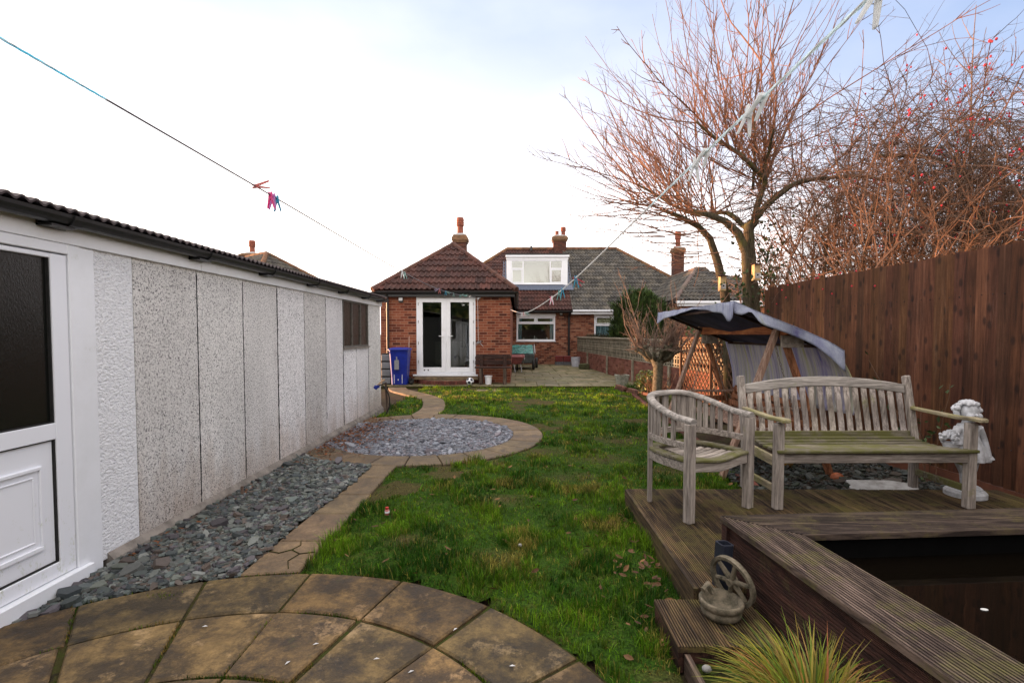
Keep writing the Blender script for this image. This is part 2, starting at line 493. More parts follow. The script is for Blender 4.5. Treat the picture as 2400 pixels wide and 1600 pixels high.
    n.lk(kg.outputs['Position'], ks.inputs[0]); n.lk(n.math('MULTIPLY', ks.outputs['Y'], 7.0), kcb.inputs[0]); n.lk(n.math('MULTIPLY', ks.outputs['Z'], 3.2), kcb.inputs[1]); n.lk(kcb.outputs[0], kv.inputs['Vector'])
    kf = n.ramp(kv.outputs['Distance'], [(.07, 1.0), (.16, 0.0)])
    col = n.mix(n.math('MULTIPLY', kf, .75), col, (.018, .009, .006))
    bl = n.noise(co2, 1.7, 5, .7)
    col = n.mix(.7, col, n.ramp(bl, [(.3, .5), (.62, 1.25)]), 'MULTIPLY')
    pale = n.ramp(n.noise(n.coord('World', scale=(3, 9, .9)), 1.6, 6, .8), [(.58, 0.0), (.72, 1.0)])
    col = n.mix(n.math('MULTIPLY', pale, .4), col, (.23, .13, .085))
    col = n.mix(1.0, col, n.attr(), 'MULTIPLY')
    nb = n.bump(f, .5, .006); nb = n.bump(f2, .4, .003, nb)
    Wt['fence'] = n.fin(col, .78, nb, .25)
    teak = dict(c1=(.50, .44, .385), c2=(.275, .235, .205))
    Wt['teak_x'] = wood('weathered_teak', moss=(.20, .20, .06), mossamt=.10, axis=0, **teak)
    Wt['teak_z'] = wood('weathered_teak_upright', moss=(.20, .20, .06), mossamt=.06, axis=2, **teak)
    Wt['teak_rail'] = wood('silvered_teak_rail', (.50, .455, .41), (.27, .245, .22), moss=(.20, .22, .08), mossamt=.1, axis=0)
    Wt['teak_green'] = wood('algae_covered_teak', (.27, .24, .18), (.15, .13, .09), moss=(.115, .115, .030), mossamt=.60, axis=0)
    Wt['teak_arm'] = wood('lichened_teak_arm', (.45, .38, .25), (.29, .245, .16), moss=(.19, .18, .06), mossamt=.42, axis=1)
    dk = dict(c1=(.17, .112, .056), c2=(.048, .031, .019))
    Wt['deck'] = wood('decking_timber', moss=(.115, .092, .030), mossamt=.42, axis=1, scale=10, **dk)
    Wt['deck_x'] = wood('decking_timber_cross', moss=(.11, .10, .035), mossamt=.38, axis=0, scale=10, **dk)
    Wt['cope'] = wood('weathered_coping', (.205, .145, .108), (.066, .045, .034), moss=(.12, .105, .035), mossamt=.34, axis=1, scale=10)
    Wt['cope_x'] = wood('weathered_coping_cross', (.145, .108, .082), (.048, .035, .028), moss=(.12, .10, .04), mossamt=.32, axis=0, scale=10)
    Wt['pondside'] = wood('red_brown_boards', (.095, .042, .030), (.038, .018, .014), moss=(.09, .07, .03), mossamt=.12, axis=1, scale=10)
    Wt['swing_wood'] = wood('stained_swing_timber', (.42, .19, .095), (.22, .085, .04), axis=2)
    Wt['swing_pale'] = wood('faded_swing_timber', (.46, .33, .25), (.28, .16, .11), axis=2)
    Wt['swing_beam'] = wood('orange_stained_beam', (.45, .17, .06), (.26, .08, .03), axis=1)
    Wt['dark_wood'] = wood('dark_brown_timber', (.085, .045, .035), (.040, .022, .018), axis=0)
    Wt['dark_wood_z'] = wood('dark_brown_timber_upright', (.16, .12, .09), (.06, .04, .03), axis=2)
    Wt['trellis'] = wood('trellis_lath', (.19, .10, .055), (.09, .045, .025), axis=2)
    Wt['bark'] = wood('tree_bark', (.13, .105, .065), (.055, .045, .028), moss=(.09, .09, .025), mossamt=.3, axis=2, scale=22, rough=.9)
    Wt['twig'] = simple('red_brown_twigs', (.24, .105, .052), (.095, .045, .028), 6, .7, 0, coord='World')
    Wt['twig_grey'] = simple('grey_brown_twigs', (.20, .135, .10), (.10, .065, .05), 6, .75, 0, coord='World')
    Wt['twig_dark'] = simple('bramble_stems', (.18, .090, .050), (.06, .042, .028), 1.2, .7, 0, coord='World')
    Wt['hip'] = simple('red_berries', (.55, .03, .04), (.35, .02, .03), 6, .35, 0)
    Wt['leaf'] = simple('dark_leaves', (.045, .075, .018), (.02, .04, .01), 4, .5, 0, coord='World')
    Wt['conifer'] = simple('conifer_foliage', (.050, .085, .016), (.020, .042, .010), 5, .7, 0, coord='World')
    Wt['leafdead'] = simple('dead_leaves', (.22, .13, .055), (.12, .065, .03), 12, .75, .2, coord='World')
setup_mats()
# ================================================================== SETTING
rs = np.random.RandomState(11)
_lat = rs.rand(256, 256)
def vnoise(x, y):
    xi = np.floor(x).astype(int); yi = np.floor(y).astype(int)
    fx = x-xi; fy = y-yi; fx = fx*fx*(3-2*fx); fy = fy*fy*(3-2*fy)
    a = _lat[xi % 256, yi % 256]; b = _lat[(xi+1) % 256, yi % 256]; c = _lat[xi % 256, (yi+1) % 256]; d = _lat[(xi+1) % 256, (yi+1) % 256]
    return (a*(1-fx)+b*fx)*(1-fy)+(c*(1-fx)+d*fx)*fy
def nfbm(x, y, o=4):
    t = 0; a = 1; s_ = 0
    for i in range(o):
        t = t+a*vnoise(x+17.3*i, y+9.1*i); s_ += a; a *= .5; x = x*2.1; y = y*2.1
    return t/s_

BC = (-1.23, 1.02); BR = 1.87            # round slab patio
RC = (-1.35, 6.98); RI, RO = 1.29, 1.72  # slate circle ring
WAVY = [(-3.25, 13.15), (-3.02, 12.5), (-2.62, 11.9), (-2.16, 11.25), (-1.83, 10.55), (-1.68, 9.85), (-1.62, 9.25), (-1.66, 8.60)]
BED = [(2.05, 4.22), (2.22, 5.2), (2.36, 7.0), (2.52, 9.4), (2.72, 12.0), (2.66, 13.1)]
def seg_dist(x, y, pts):
    d = np.full(np.shape(x), 1e9)
    for (ax, ay), (bx_, by_) in zip(pts[:-1], pts[1:]):
        vx, vy = bx_-ax, by_-ay; L2 = vx*vx+vy*vy
        t = np.clip(((x-ax)*vx+(y-ay)*vy)/L2, 0, 1)
        d = np.minimum(d, np.hypot(x-ax-t*vx, y-ay-t*vy))
    return d
def in_lawn(x, y, m=0.0):
    ok = (x > -2.5+m*.5) & (y < 13.1-m) & (y > 1.0)
    ok &= np.hypot(x-BC[0], y-BC[1]) > BR+m
    ok &= np.hypot(x-RC[0], y-RC[1]) > RO+m
    ok &= seg_dist(x, y, WAVY) > .23+m
    ok &= ~((x < -1.31+m) & (y < 8.2))
    ok &= ~((x > .90-m) & (y < 4.09+m))
    ok &= ~((x > .69-m) & (y < 2.47+m))
    bx = np.interp(y, [p[1] for p in BED], [p[0] for p in BED])
    ok &= x < bx-m
    return ok
def lawn_z(x, y):
    return .012+.030*(nfbm(x*1.3, y*1.3, 3)-.5)+.018*(nfbm(x*5+3, y*5, 2)-.5)

def bare(x, y):
    """0 = full turf, 1 = bare soil or moss"""
    n = nfbm(x*1.6+5, y*1.6+2, 4)
    b = np.clip((.33-n)/.06, 0, 1)
    for (cx, cy, r) in ((.55, 4.9, .18), (.30, 5.9, .22), (.95, 5.6, .25), (1.35, 6.6, .28), (-.1, 4.2, .16), (.75, 7.9, .25), (-.75, 3.35, .12), (-.15, 3.1, .12), (1.5, 5.1, .2)):
        b = np.maximum(b, np.clip(1.25-np.hypot((x-cx)*.6, y-cy)/r, 0, 1)*(.35+.9*vnoise(x*9, y*9)))
    return np.clip(b, 0, 1)

# ---- ground sheet to the horizon
n = NT('soil_and_rough_ground'); co = n.coord('World')
f = n.noise(co, 3, 6, .7)
Wt['soil'] = n.fin(n.ramp(f, [(.3, (.030, .020, .013)), (.5, (.060, .042, .028)), (.7, (.05, .06, .02))]), .95, n.bump(n.noise(co, 40, 4), .8, .02), .1)
g = MB(); g.add([(-600, -600, -.035), (600, -600, -.035), (600, 900, -.035), (-600, 900, -.035)], [(0, 1, 2, 3)])
g.build('ground', Wt['soil'], kind='structure')

# ---- lawn base
n = NT('lawn_base'); co = n.coord('World')
f = n.noise(co, 5, 6, .75); f2 = n.noise(co, 70, 4, .7)
col = n.ramp(f, [(.3, (.025, .040, .006)), (.5, (.030, .075, .006)), (.7, (.07, .085, .015))])
col = n.mix(n.math('MULTIPLY', n.attr(), .8), col, n.mix(n.noise(co, 22, 5, .8), (.045, .034, .018), (.13, .095, .038)))
col = n.mix(.9, col, n.ramp(f2, [(.35, .15), (.62, 1.3)]), 'MULTIPLY')
Wt['lawn_base'] = n.fin(col, .95, n.bump(f2, .8, .012), .1)
st = .07
xs = np.arange(-2.52, 2.8, st); ys = np.arange(1.0, 13.15, st)
X_, Y_ = np.meshgrid(xs, ys, indexing='ij')
Z_ = lawn_z(X_, Y_)
mask = in_lawn(X_, Y_, -.03)
Z_ = np.where(in_lawn(X_, Y_, .05), Z_, -.012)
lm = MB(); idx = {}
nx, ny = X_.shape
for i in range(nx-1):
    for j in range(ny-1):
        if mask[i, j] and mask[i+1, j] and mask[i, j+1] and mask[i+1, j+1]:
            q = []
            for a, b in ((i, j), (i+1, j), (i+1, j+1), (i, j+1)):
                if (a, b) not in idx:
                    idx[(a, b)] = len(lm.v); lm.v.append((X_[a, b], Y_[a, b], Z_[a, b]))
                q.append(idx[(a, b)])
            bb = float(bare(np.array(X_[i, j]+st/2), np.array(Y_[i, j]+st/2)))
            lm.f.append(tuple(q)); lm.c.append((bb, bb, bb)); lm.m.append(0)
lawn = lm.build('lawn', Wt['lawn_base'], smooth=True, kind='structure')

# ---- grass blades
n = NT('grass_blades')
col = n.attr()
tr = n.new('BsdfTranslucent'); n.lk(col, tr.inputs[0])
n.fin(col, .55, None, .25)
ms = n.new('MixShader'); ms.inputs[0].default_value = .3
n.lk(n.b.outputs[0], ms.inputs[1]); n.lk(tr.outputs[0], ms.inputs[2]); n.lk(ms.outputs[0], n.out.inputs[0])
Wt['grass'] = n.m
def blades(name, x, y, z, h, w, cols, lean=.5, mat=None, tipdir=None, **tg):
    N = len(x)
    an = rs.rand(N)*2*PI; la = rs.rand(N)*2*PI; lv = (rs.rand(N)**1.3)*lean
    if tipdir is not None: la = tipdir
    dx, dy = np.cos(an)*w/2, np.sin(an)*w/2
    ex, ey = np.cos(la)*lv*h, np.sin(la)*lv*h
    V = np.zeros((N, 5, 3), dtype=np.float32)
    hz = h*np.sqrt(np.clip(1-lv*lv*.7, .2, 1))
    V[:, 0] = np.stack([x-dx, y-dy, z], 1); V[:, 1] = np.stack([x+dx, y+dy, z], 1)
    V[:, 2] = np.stack([x+ex*.38+dx*.8, y+ey*.38+dy*.8, z+hz*.62], 1); V[:, 3] = np.stack([x+ex*.38-dx*.8, y+ey*.38-dy*.8, z+hz*.62], 1)
    V[:, 4] = np.stack([x+ex, y+ey, z+hz*.95], 1)
    me = bpy.data.meshes.new(name)
    me.vertices.add(N*5); me.vertices.foreach_set('co', V.ravel())
    base = (np.arange(N)*5)[:, None]
    loops = np.concatenate([base+np.array([[0, 1, 2, 3]]), base+np.array([[3, 2, 4]])], 1).ravel()
    me.loops.add(N*7); me.loops.foreach_set('vertex_index', loops.astype(np.int32))
    me.polygons.add(N*2)
    ls = np.zeros((N, 2), dtype=np.int32); ls[:, 0] = np.arange(N)*7; ls[:, 1] = ls[:, 0]+4
    me.polygons.foreach_set('loop_start', ls.ravel())
    try: me.polygons.foreach_set('loop_total', np.tile([4, 3], N).astype(np.int32))
    except Exception: pass
    me.update(calc_edges=True)
    ca = me.attributes.new('col', 'FLOAT_COLOR', 'FACE')
    cc = np.ones((N, 2, 4), dtype=np.float32); cc[:, 0, :3] = cols*.85; cc[:, 1, :3] = cols*1.1
    ca.data.foreach_set('color', cc.ravel())
    me.materials.append(mat or Wt['grass'])
    o = bpy.data.objects.new(name, me); C.objects.link(o)
    return tag(o, **tg)
def grass_cols(x, y, N):
    t = np.clip(nfbm(x*3.4, y*3.4, 4)*2.9-1.0+rs.randn(N)*.16, 0, 1)[:, None]
    a = np.array([[.020, .072, .003]]); b = np.array([[.120, .230, .008]]); c = np.array([[.26, .22, .045]])
    col = a*(1-t)+b*t
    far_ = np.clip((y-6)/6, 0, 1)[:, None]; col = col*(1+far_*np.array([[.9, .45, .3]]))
    dry = ((rs.rand(N) < .09+.4*bare(x, y)) | (nfbm(x*3+9, y*3, 3)+rs.randn(N)*.05 > .70))[:, None]
    col = np.where(dry, c*(.5+.7*rs.rand(N, 1)), col)
    return col*(.6+.7*rs.rand(N, 1))
BX, BY, BZ, BH, BW, BT = [], [], [], [], [], []
for (y0, y1, dens, hs, ws) in ((1.2, 2.6, 12500, 1, 1), (2.6, 4.0, 11000, 1, 1), (4.0, 6.0, 6500, 1, 1.35), (6.0, 8.5, 2600, 1, 2.0), (8.5, 13.1, 1300, 1.05, 3.0)):
    A = 5.2*(y1-y0); K = 7; M0 = int(A*dens/K)
    x0_ = rs.rand(M0)*5.2-2.5; y0_ = y0+rs.rand(M0)*(y1-y0)
    tuft = np.repeat(np.clip(np.exp(rs.randn(M0)*.42), .35, 2.4), K)
    x = np.repeat(x0_, K)+rs.randn(M0*K)*.009*ws; y = np.repeat(y0_, K)+rs.randn(M0*K)*.009*ws; N = len(x)
    k = in_lawn(x, y, .0); b = bare(x, y); k &= rs.rand(N) > b*.9
    cl = nfbm(x*4.3, y*4.3, 3)
    k &= rs.rand(N) < np.clip(.15+2.6*(cl-.28), .5, 1)
    x, y, b, cl, tuft = x[k], y[k], b[k], cl[k], tuft[k]
    h = hs*(.018+.048*np.clip(cl*2.6-.85, .10, 1.25))*(.6+.8*rs.rand(len(x)))*(1-.6*b)
    # longer fringe along the kerbs
    edge = ~in_lawn(x, y, .07); h = np.where(edge, h*1.35, h)
    BT.append(tuft); BX.append(x); BY.append(y); BH.append(h); BW.append(np.full(len(x), .0036*ws))
x = np.concatenate(BX); y = np.concatenate(BY); h = np.concatenate(BH); w = np.concatenate(BW); tf = np.concatenate(BT)
# a few taller lush tufts
for (cx, cy, r, nb, hh) in ((.02, 3.35, .16, 900, .095), (-.9, 3.5, .12, 400, .07), (.55, 3.0, .16, 500, .07), (.35, 2.45, .14, 500, .075), (-1.15, 3.2, .12, 400, .07), (.8, 3.4, .08, 300, .08), (.62, 2.2, .08, 300, .08), (-.55, 3.05, .12, 300, .07)):
    a = rs.rand(nb)*2*PI; rr = r*np.sqrt(rs.rand(nb))
    tx, ty = cx+rr*np.cos(a), cy+rr*np.sin(a)
    x = np.concatenate([x, tx]); y = np.concatenate([y, ty]); h = np.concatenate([h, hh*(.5+.6*rs.rand(nb))]); w = np.concatenate([w, np.full(nb, .0036)]); tf = np.concatenate([tf, np.full(nb, 1.35)])
N = len(x)
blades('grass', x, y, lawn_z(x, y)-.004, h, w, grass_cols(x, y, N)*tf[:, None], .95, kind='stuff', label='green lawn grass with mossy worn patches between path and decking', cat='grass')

# ---- stone slabs
def stone(name, ramp_, dark, damp=.5, scale=4.5, wear=None):
    n = NT(name); co = n.coord('World')
    f = n.noise(co, scale, 7, .72, .5); f2 = n.noise(co, 55, 4, .7)
    col = n.ramp(f, ramp_)
    st_ = n.ramp(n.noise(n.coord('World', scale=(1, 1, 1), loc=(3, 1, 0)), 2.6, 7, .78), [(.42, 0.0), (.56, 1.0)])
    col = n.mix(n.math('MULTIPLY', st_, damp), col, dark)
    col = n.mix(.55, col, n.ramp(f2, [(.33, .5), (.62, 1.15)]), 'MULTIPLY')
    if wear:
        wf = n.ramp(n.noise(n.coord('World', loc=(7, 2, 0)), 3.3, 6, .8), [(.56, 0.0), (.66, 1.0)])
        col = n.mix(n.math('MULTIPLY', wf, .6), col, wear)
    gr = n.ramp(n.noise(n.coord('World', loc=(1, 8, 0)), 7, 6, .8), [(.60, 0.0), (.72, 1.0)])
    col = n.mix(n.math('MULTIPLY', gr, .45), col, (.06, .07, .015))
    col = n.mix(1.0, col, n.attr(), 'MULTIPLY')
    nb = n.bump(f, .7, .02); nb = n.bump(f2, .5, .004, nb)
    return n.fin(col, n.ramp(f, [(.3, .55), (.7, .85)]), nb, .35)
Wt['slab_big'] = stone('sandstone_slabs', [(.30, (.045, .028, .013)), (.5, (.175, .112, .043)), (.7, (.30, .195, .078))], (.024, .018, .013), .80, wear=(.42, .28, .14))
Wt['slab_path'] = stone('path_slabs', [(.30, (.075, .052, .030)), (.5, (.20, .14, .078)), (.7, (.28, .20, .115))], (.07, .055, .04), .45)
Wt['slab_patio'] = stone('patio_slabs', [(.30, (.085, .070, .038)), (.5, (.19, .155, .095)), (.7, (.27, .225, .145))], (.070, .070, .018), .85, 1.8)
def slab(mb, poly, z0, z1, tint):
    """bevelled slab from a convex-ish outline, slightly domed"""
    mb.col = tint
    cx = sum(p[0] for p in poly)/len(poly); cy = sum(p[1] for p in poly)/len(poly)
    b = .012
    ins = []
    for px, py in poly:
        d = math.hypot(px-cx, py-cy); k = (d-b)/d
        ins.append((cx+(px-cx)*k, cy+(py-cy)*k))
    n_ = len(poly)
    V = [(p[0], p[1], z0) for p in poly]+[(p[0], p[1], z1-b*.7) for p in poly]+[(p[0], p[1], z1) for p in ins]
    F = [(i, (i+1) % n_, n_+(i+1) % n_, n_+i) for i in range(n_)]+[(n_+i, n_+(i+1) % n_, 2*n_+(i+1) % n_, 2*n_+i) for i in range(n_)]+[tuple(range(2*n_, 3*n_))]
    mb.add(V, F)
def sector(cx, cy, r0, r1, a0, a1, gap, n_=6):
    ga0, ga1 = gap/2/max(r0, .2), gap/2/r1
    P = [(cx+(r1-gap/2)*math.cos(a0+ga1+(a1-a0-2*ga1)*i/n_), cy+(r1-gap/2)*math.sin(a0+ga1+(a1-a0-2*ga1)*i/n_)) for i in range(n_+1)]
    P += [(cx+(r0+gap/2)*math.cos(a1-ga0-(a1-a0-2*ga0)*i/n_), cy+(r0+gap/2)*math.sin(a1-ga0-(a1-a0-2*ga0)*i/n_)) for i in range(n_+1)]
    return P
pt = MB()
def tint(v, w=.05):
    k = v*(1+rnd.uniform(-.16, .16)); return (k*(1+rnd.uniform(-w, w)), k, k*(1+rnd.uniform(-w, w)))
for (r0, r1, tv) in ((1.455, BR, .74), (.975, 1.455, 1.15), (.50, .975, 1.22)):
    for k in range(20):
        a0 = R(90.6+18*k+rnd.uniform(-.4, .4)); a1 = a0+R(18)
        am = (a0+a1)/2
        if BC[0]+r0*math.cos(am) < -2.75: continue
        slab(pt, sector(*BC, r0, r1, a0, a1, .017), -.03, .012+rnd.uniform(-.002, .003), tint(tv, .06))
slab(pt, [(BC[0]+.48*math.cos(R(a)), BC[1]+.48*math.sin(R(a))) for a in range(0, 360, 15)], -.03, .012, tint(1.15))
pt.build('patio', Wt['slab_big'], kind='structure')
n = NT('mossy_joint_fill'); co = n.coord('World')
f = n.noise(co, 16, 5, .7)
Wt['joint'] = n.fin(n.ramp(f, [(.35, (.022, .018, .012)), (.5, (.05, .045, .015)), (.66, (.040, .060, .010))]), .95, n.bump(n.noise(co, 120, 3), .9, .01), .1)
jm = MB(); jm.add([(BC[0]+(BR+.01)*math.cos(R(a)), BC[1]+(BR+.01)*math.sin(R(a)), -.004) for a in range(0, 360, 6)], [tuple(range(60))])
jm.build('patio_bedding', Wt['joint'], kind='structure')

pa = MB()
ys_ = [2.93, 3.34, 3.85, 4.32, 4.83, 5.32]
xl = {2.93: -1.66, 3.34: -1.655, 3.85: -1.635, 4.32: -1.60, 4.83: -1.59, 5.32: -1.585}
for i in range(5):
    a, b = ys_[i], ys_[i+1]
    yy0 = a+.006; 
    if i == 0: poly = [(xl[a], 2.86), (-1.325, 2.91), (-1.325, b-.006), (xl[b], b-.006)]
    else: poly = [(xl[a], yy0), (-1.32+rnd.uniform(-.01, .01), yy0), (-1.315, b-.006), (xl[b], b-.006)]
    slab(pa, poly, -.03, .014+rnd.uniform(-.003, .003), tint(.92))
for k in range(26):
    a0 = R(90+360/26*k+4); a1 = a0+R(360/26); am = (a0+a1)/2
    if RC[0]+RO*math.cos(am) < -2.72 or (RC[0]+RI*math.cos(am) < -2.5): continue
    slab(pa, sector(*RC, RI, RO, a0, a1, .012, 4), -.03, .016+rnd.uniform(-.004, .004), tint(1.0 if math.sin(am) > -.3 else .85))
cl = [Vector((p[0], p[1], 0)) for p in WAVY]
fine = []
for i in range(len(cl)-1):
    p0 = cl[max(i-1, 0)]; p1 = cl[i]; p2 = cl[i+1]; p3 = cl[min(i+2, len(cl)-1)]
    for k in range(8):
        t = k/8
        fine.append(.5*((2*p1)+(-p0+p2)*t+(2*p0-5*p1+4*p2-p3)*t*t+(-p0+3*p1-3*p2+p3)*t*t*t))
fine.append(cl[-1])
stepn = 5
for i in range(0, len(fine)-1, stepn):
    j = min(i+stepn, len(fine)-1)
    L, Rr = [], []
    for k in range(i, j+1):
        d = (fine[min(k+1, len(fine)-1)]-fine[max(k-1, 0)]).normalized(); nrm = Vector((-d.y, d.x, 0))
        sh = d*(.006 if k == i else (-.006 if k == j else 0))
        L.append(fine[k]+nrm*.23+sh); Rr.append(fine[k]-nrm*.23+sh)
    slab(pa, [(p.x, p.y) for p in L]+[(p.x, p.y) for p in reversed(Rr)], -.03, .016, tint(1.02))
pa.build('path', Wt['slab_path'], kind='structure')
# hairline cracks across one slab of the path are real gaps filled with moss
ck = MB(); ck.tube([(-1.655, 3.17, .0165), (-1.56, 3.14, .0165), (-1.5, 3.19, .0165), (-1.42, 3.13, .0165), (-1.33, 3.16, .0165)], .0035, 5)
ck.tube([(-1.5, 3.19, .0165), (-1.47, 3.26, .0165), (-1.5, 3.33, .0165)], .003, 5); ck.tube([(-1.42, 3.13, .0165), (-1.45, 3.03, .0165), (-1.40, 2.93, .0165)], .003, 5)
ck.build('path_cracks', Wt['joint'], kind='structure')

# ---- raised paved yard by the house
pz = .05
py_ = MB(); yy = 13.12; row = 0
while yy < 22.5:
    hgt = (.60, .45, .60, .45)[row % 4]; xx = -3.95+(.3 if row % 2 else 0)
    while xx < 3.7:
        wdt = (.9, .6, .6, .9)[int(rnd.random()*4)]
        slab(py_, [(xx+.006, yy+.006), (xx+wdt-.006, yy+.006), (xx+wdt-.006, yy+hgt-.006), (xx+.006, yy+hgt-.006)], -.03, pz+rnd.uniform(-.003, .003), tint(1.0 if row else 1.12))
        xx += wdt
    yy += hgt; row += 1
py_.build('yard_paving', Wt['slab_patio'], kind='structure')
jm = MB(); jm.box(-3.95, 3.7, 13.125, 22.55, -.03, pz-.014); jm.build('yard_bedding', Wt['joint'], kind='structure')
sl = MB(); slab(sl, [(-1.05, 12.15), (-.45, 12.10), (-.42, 12.5), (-1.0, 12.55)], -.02, .026, (1.1, 1.1, 1.1))
tag(sl.build('stepping_stone', Wt['slab_patio']), 'flat grey paving stone set in the lawn near the house', 'paving stone')

# ---- slate chippings
n = NT('slate_chips'); co = n.coord('World')
col = n.mix(.5, n.attr(), n.ramp(n.noise(co, 60, 3), [(.3, .6), (.65, 1.1)]), 'MULTIPLY')
Wt['slate'] = n.fin(col, .55, n.bump(n.noise(co, 140, 3), .3, .003), .5)
def chips(name, n_, sampler, size, zfun, label, pal):
    mb = MB()
    for i in range(n_):
        p = sampler()
        if p is None: continue
        x, y = p
        s_ = size*math.exp(rnd.gauss(0, .38)); k = rnd.choice((5, 6, 6, 7)); a0 = rnd.random()*6.28
        el = rnd.uniform(.45, .85); th = s_*rnd.uniform(.12, .28)
        ax = Matrix.Rotation(a0, 3, 'Z') @ Matrix.Rotation(rnd.gauss(0, .25), 3, 'X') @ Matrix.Rotation(rnd.gauss(0, .25), 3, 'Y')
        pts = []
        for j in range(k):
            a = 2*PI*(j+rnd.uniform(-.25, .25))/k; r = s_*rnd.uniform(.38, .58)
            pts.append((r*math.cos(a), r*math.sin(a)*el))
        z = zfun(x, y)+rnd.random()*.012
        top = [Vector((x, y, z+th)) + ax @ Vector((a*.9, b*.9, th*.4)) for a, b in pts]
        bot = [Vector((x, y, z+th)) + ax @ Vector((a, b, -th*.5)) for a, b in pts]
        c = rnd.choice(pal); v = rnd.uniform(.35, 1.15) if name != 'slate_circle' else rnd.uniform(.6, 1.25)
        mb.col = tuple(q*v for q in c)
        mb.add(top+bot, [tuple(range(k))]+[(j, k+j, k+(j+1) % k, (j+1) % k) for j in range(k)])
    return mb.build(name, Wt['slate'], kind='stuff', label=label, cat='slate chippings')
SP = [(.085, .105, .10), (.11, .135, .125), (.06, .075, .08), (.13, .145, .12), (.085, .075, .085), (.19, .20, .185), (.045, .055, .055), (.10, .075, .06), (.14, .155, .14)]
SPc = [(.15, .165, .195), (.20, .215, .25), (.12, .13, .16), (.24, .25, .28), (.17, .15, .17)]
def samp_strip():
    for _ in range(9):
        y = rnd.uniform(2.2, 5.9); x = rnd.uniform(-2.53, -1.55)
        L = np.interp(y, sorted(xl), [xl[k] for k in sorted(xl)])
        if x > L-.01+rnd.gauss(0, .012): continue
        if math.hypot(x-BC[0], y-BC[1]) < BR+rnd.uniform(0, .03): continue
        if math.hypot(x-RC[0], y-RC[1]) < RO+rnd.uniform(.0, .03): continue
        return x, y
def samp_circ():
    for _ in range(9):
        x = rnd.uniform(-2.53, RC[0]+RI); y = rnd.uniform(RC[1]-RI, RC[1]+RI)
        if math.hypot(x-RC[0], y-RC[1]) > RI-.01 and not (x < RC[0]-RI+.3 and abs(y-RC[1]) < .9): continue
        return x, y
chips('slate_border', 17000, samp_strip, .037, lambda x, y: -.012+.02*max(0, min(1, (y-2.5))) , 'blue grey slate chippings in the strip along the garage wall', SP)
chips('slate_circle', 17000, samp_circ, .038, lambda x, y: -.01, 'paler grey slate chippings filling the paved circle', SPc)
def samp_bed():
    return rnd.uniform(2.1, 4.0), rnd.uniform(4.12, 5.6)
chips('slate_patch', 2200, samp_bed, .05, lambda x, y: .0+.03*rnd.random(), 'dark slate chippings behind the decking under the bench', [(.045, .055, .05), (.07, .08, .075), (.035, .045, .03), (.05, .04, .03)])
# leaf litter gathered in the slate beside the garage, and single fallen leaves on the lawn
def leaves(name, pts, size, label, cols):
    mb = MB()
    for (x, y, z) in pts:
        s_ = size*rnd.uniform(.6, 1.3); M_ = Matrix.Rotation(rnd.random()*6.28, 3, 'Z') @ Matrix.Rotation(rnd.uniform(-.7, .7), 3, 'X') @ Matrix.Rotation(rnd.uniform(-.5, .5), 3, 'Y')
        P = [(-1, 0, 0), (-.4, .38, .12), (.3, .42, .18), (1, 0, .25), (.3, -.42, .16), (-.4, -.38, .1), (0, 0, -.05)]
        V = [Vector((x, y, z)) + M_ @ Vector((a*s_, b*s_, c*s_)) for a, b, c in P]
        mb.col = rnd.choice(cols)
        mb.add(V, [(0, 1, 6), (1, 2, 6), (2, 3, 6), (3, 4, 6), (4, 5, 6), (5, 0, 6)])
    mb.build(name, Wt['leafdead'], kind='stuff', label=label, cat='leaves')
pts = []
for i in range(900):
    y = 6.7+rnd.gauss(0, .75); x = -2.5+abs(rnd.gauss(0, .32))
    if 5.2 < y < 8.3: pts.append((x, y, .035))
for i in range(90): pts.append((-2.5+abs(rnd.gauss(0, .05)), rnd.uniform(3.0, 5.5), .03))
for i in range(60): pts.append((rnd.uniform(-2.3, -1.6), rnd.uniform(6.2, 7.7), .04))
leaves('leaf_litter', pts, .020, 'red brown leaf litter on the slate against the garage', [(1.0, .6, .5), (.6, .45, .4), (.8, .5, .4)])
pts = []
while len(pts) < 190:
    x, y = rnd.uniform(-1.3, 2.2), rnd.uniform(1.9, 7.5)
    if rnd.random() < .35: x, y = .8+rnd.gauss(0, .12), rnd.uniform(1.9, 3.8)
    if in_lawn(np.array(x), np.array(y), .02) : pts.append((x, y, float(lawn_z(np.array(x), np.array(y)))+.028))
leaves('fallen_leaves', pts, .026, 'curled brown dead leaves scattered over the lawn', [(.6, .5, .45), (.45, .35, .3), (.9, .75, .6), (.35, .25, .2)])
# moss tufts in slab joints
tx, ty = [], []
for i in range(3600):
    if rnd.random() < .6:
        r = rnd.choice((1.455, .975, BR+.0)); a = R(rnd.uniform(35, 130))
        x, y = BC[0]+(r+rnd.gauss(0, .007))*math.cos(a), BC[1]+(r+rnd.gauss(0, .007))*math.sin(a)
    else:
        k = rnd.choice((-2, -1, 0, 1, 2)); a = R(90.6+18*k); r = rnd.uniform(.6, BR)
        x, y = BC[0]+r*math.cos(a)+rnd.gauss(0, .006), BC[1]+r*math.sin(a)+rnd.gauss(0, .006)
    if vnoise(np.array(x*4), np.array(y*4)) > .45: tx.append(x); ty.append(y)
for (cx, cy, nb) in ((-1.95, 2.62, 160), (-1.64, 5.0, 90), (-1.66, 4.75, 70), (-.92, 2.42, 120)):
    for i in range(nb): tx.append(cx+rnd.gauss(0, .05)); ty.append(cy+rnd.gauss(0, .018))
tx, ty = np.array(tx), np.array(ty); N = len(tx)
blades('joint_moss', tx, ty, np.full(N, -.002), .008+.020*rs.rand(N), np.full(N, .004), grass_cols(tx, ty, N)*np.array([[1.0, .8, .8]]), 1.0, kind='stuff', label='moss and grass sprouting in the joints of the round patio', cat='moss')

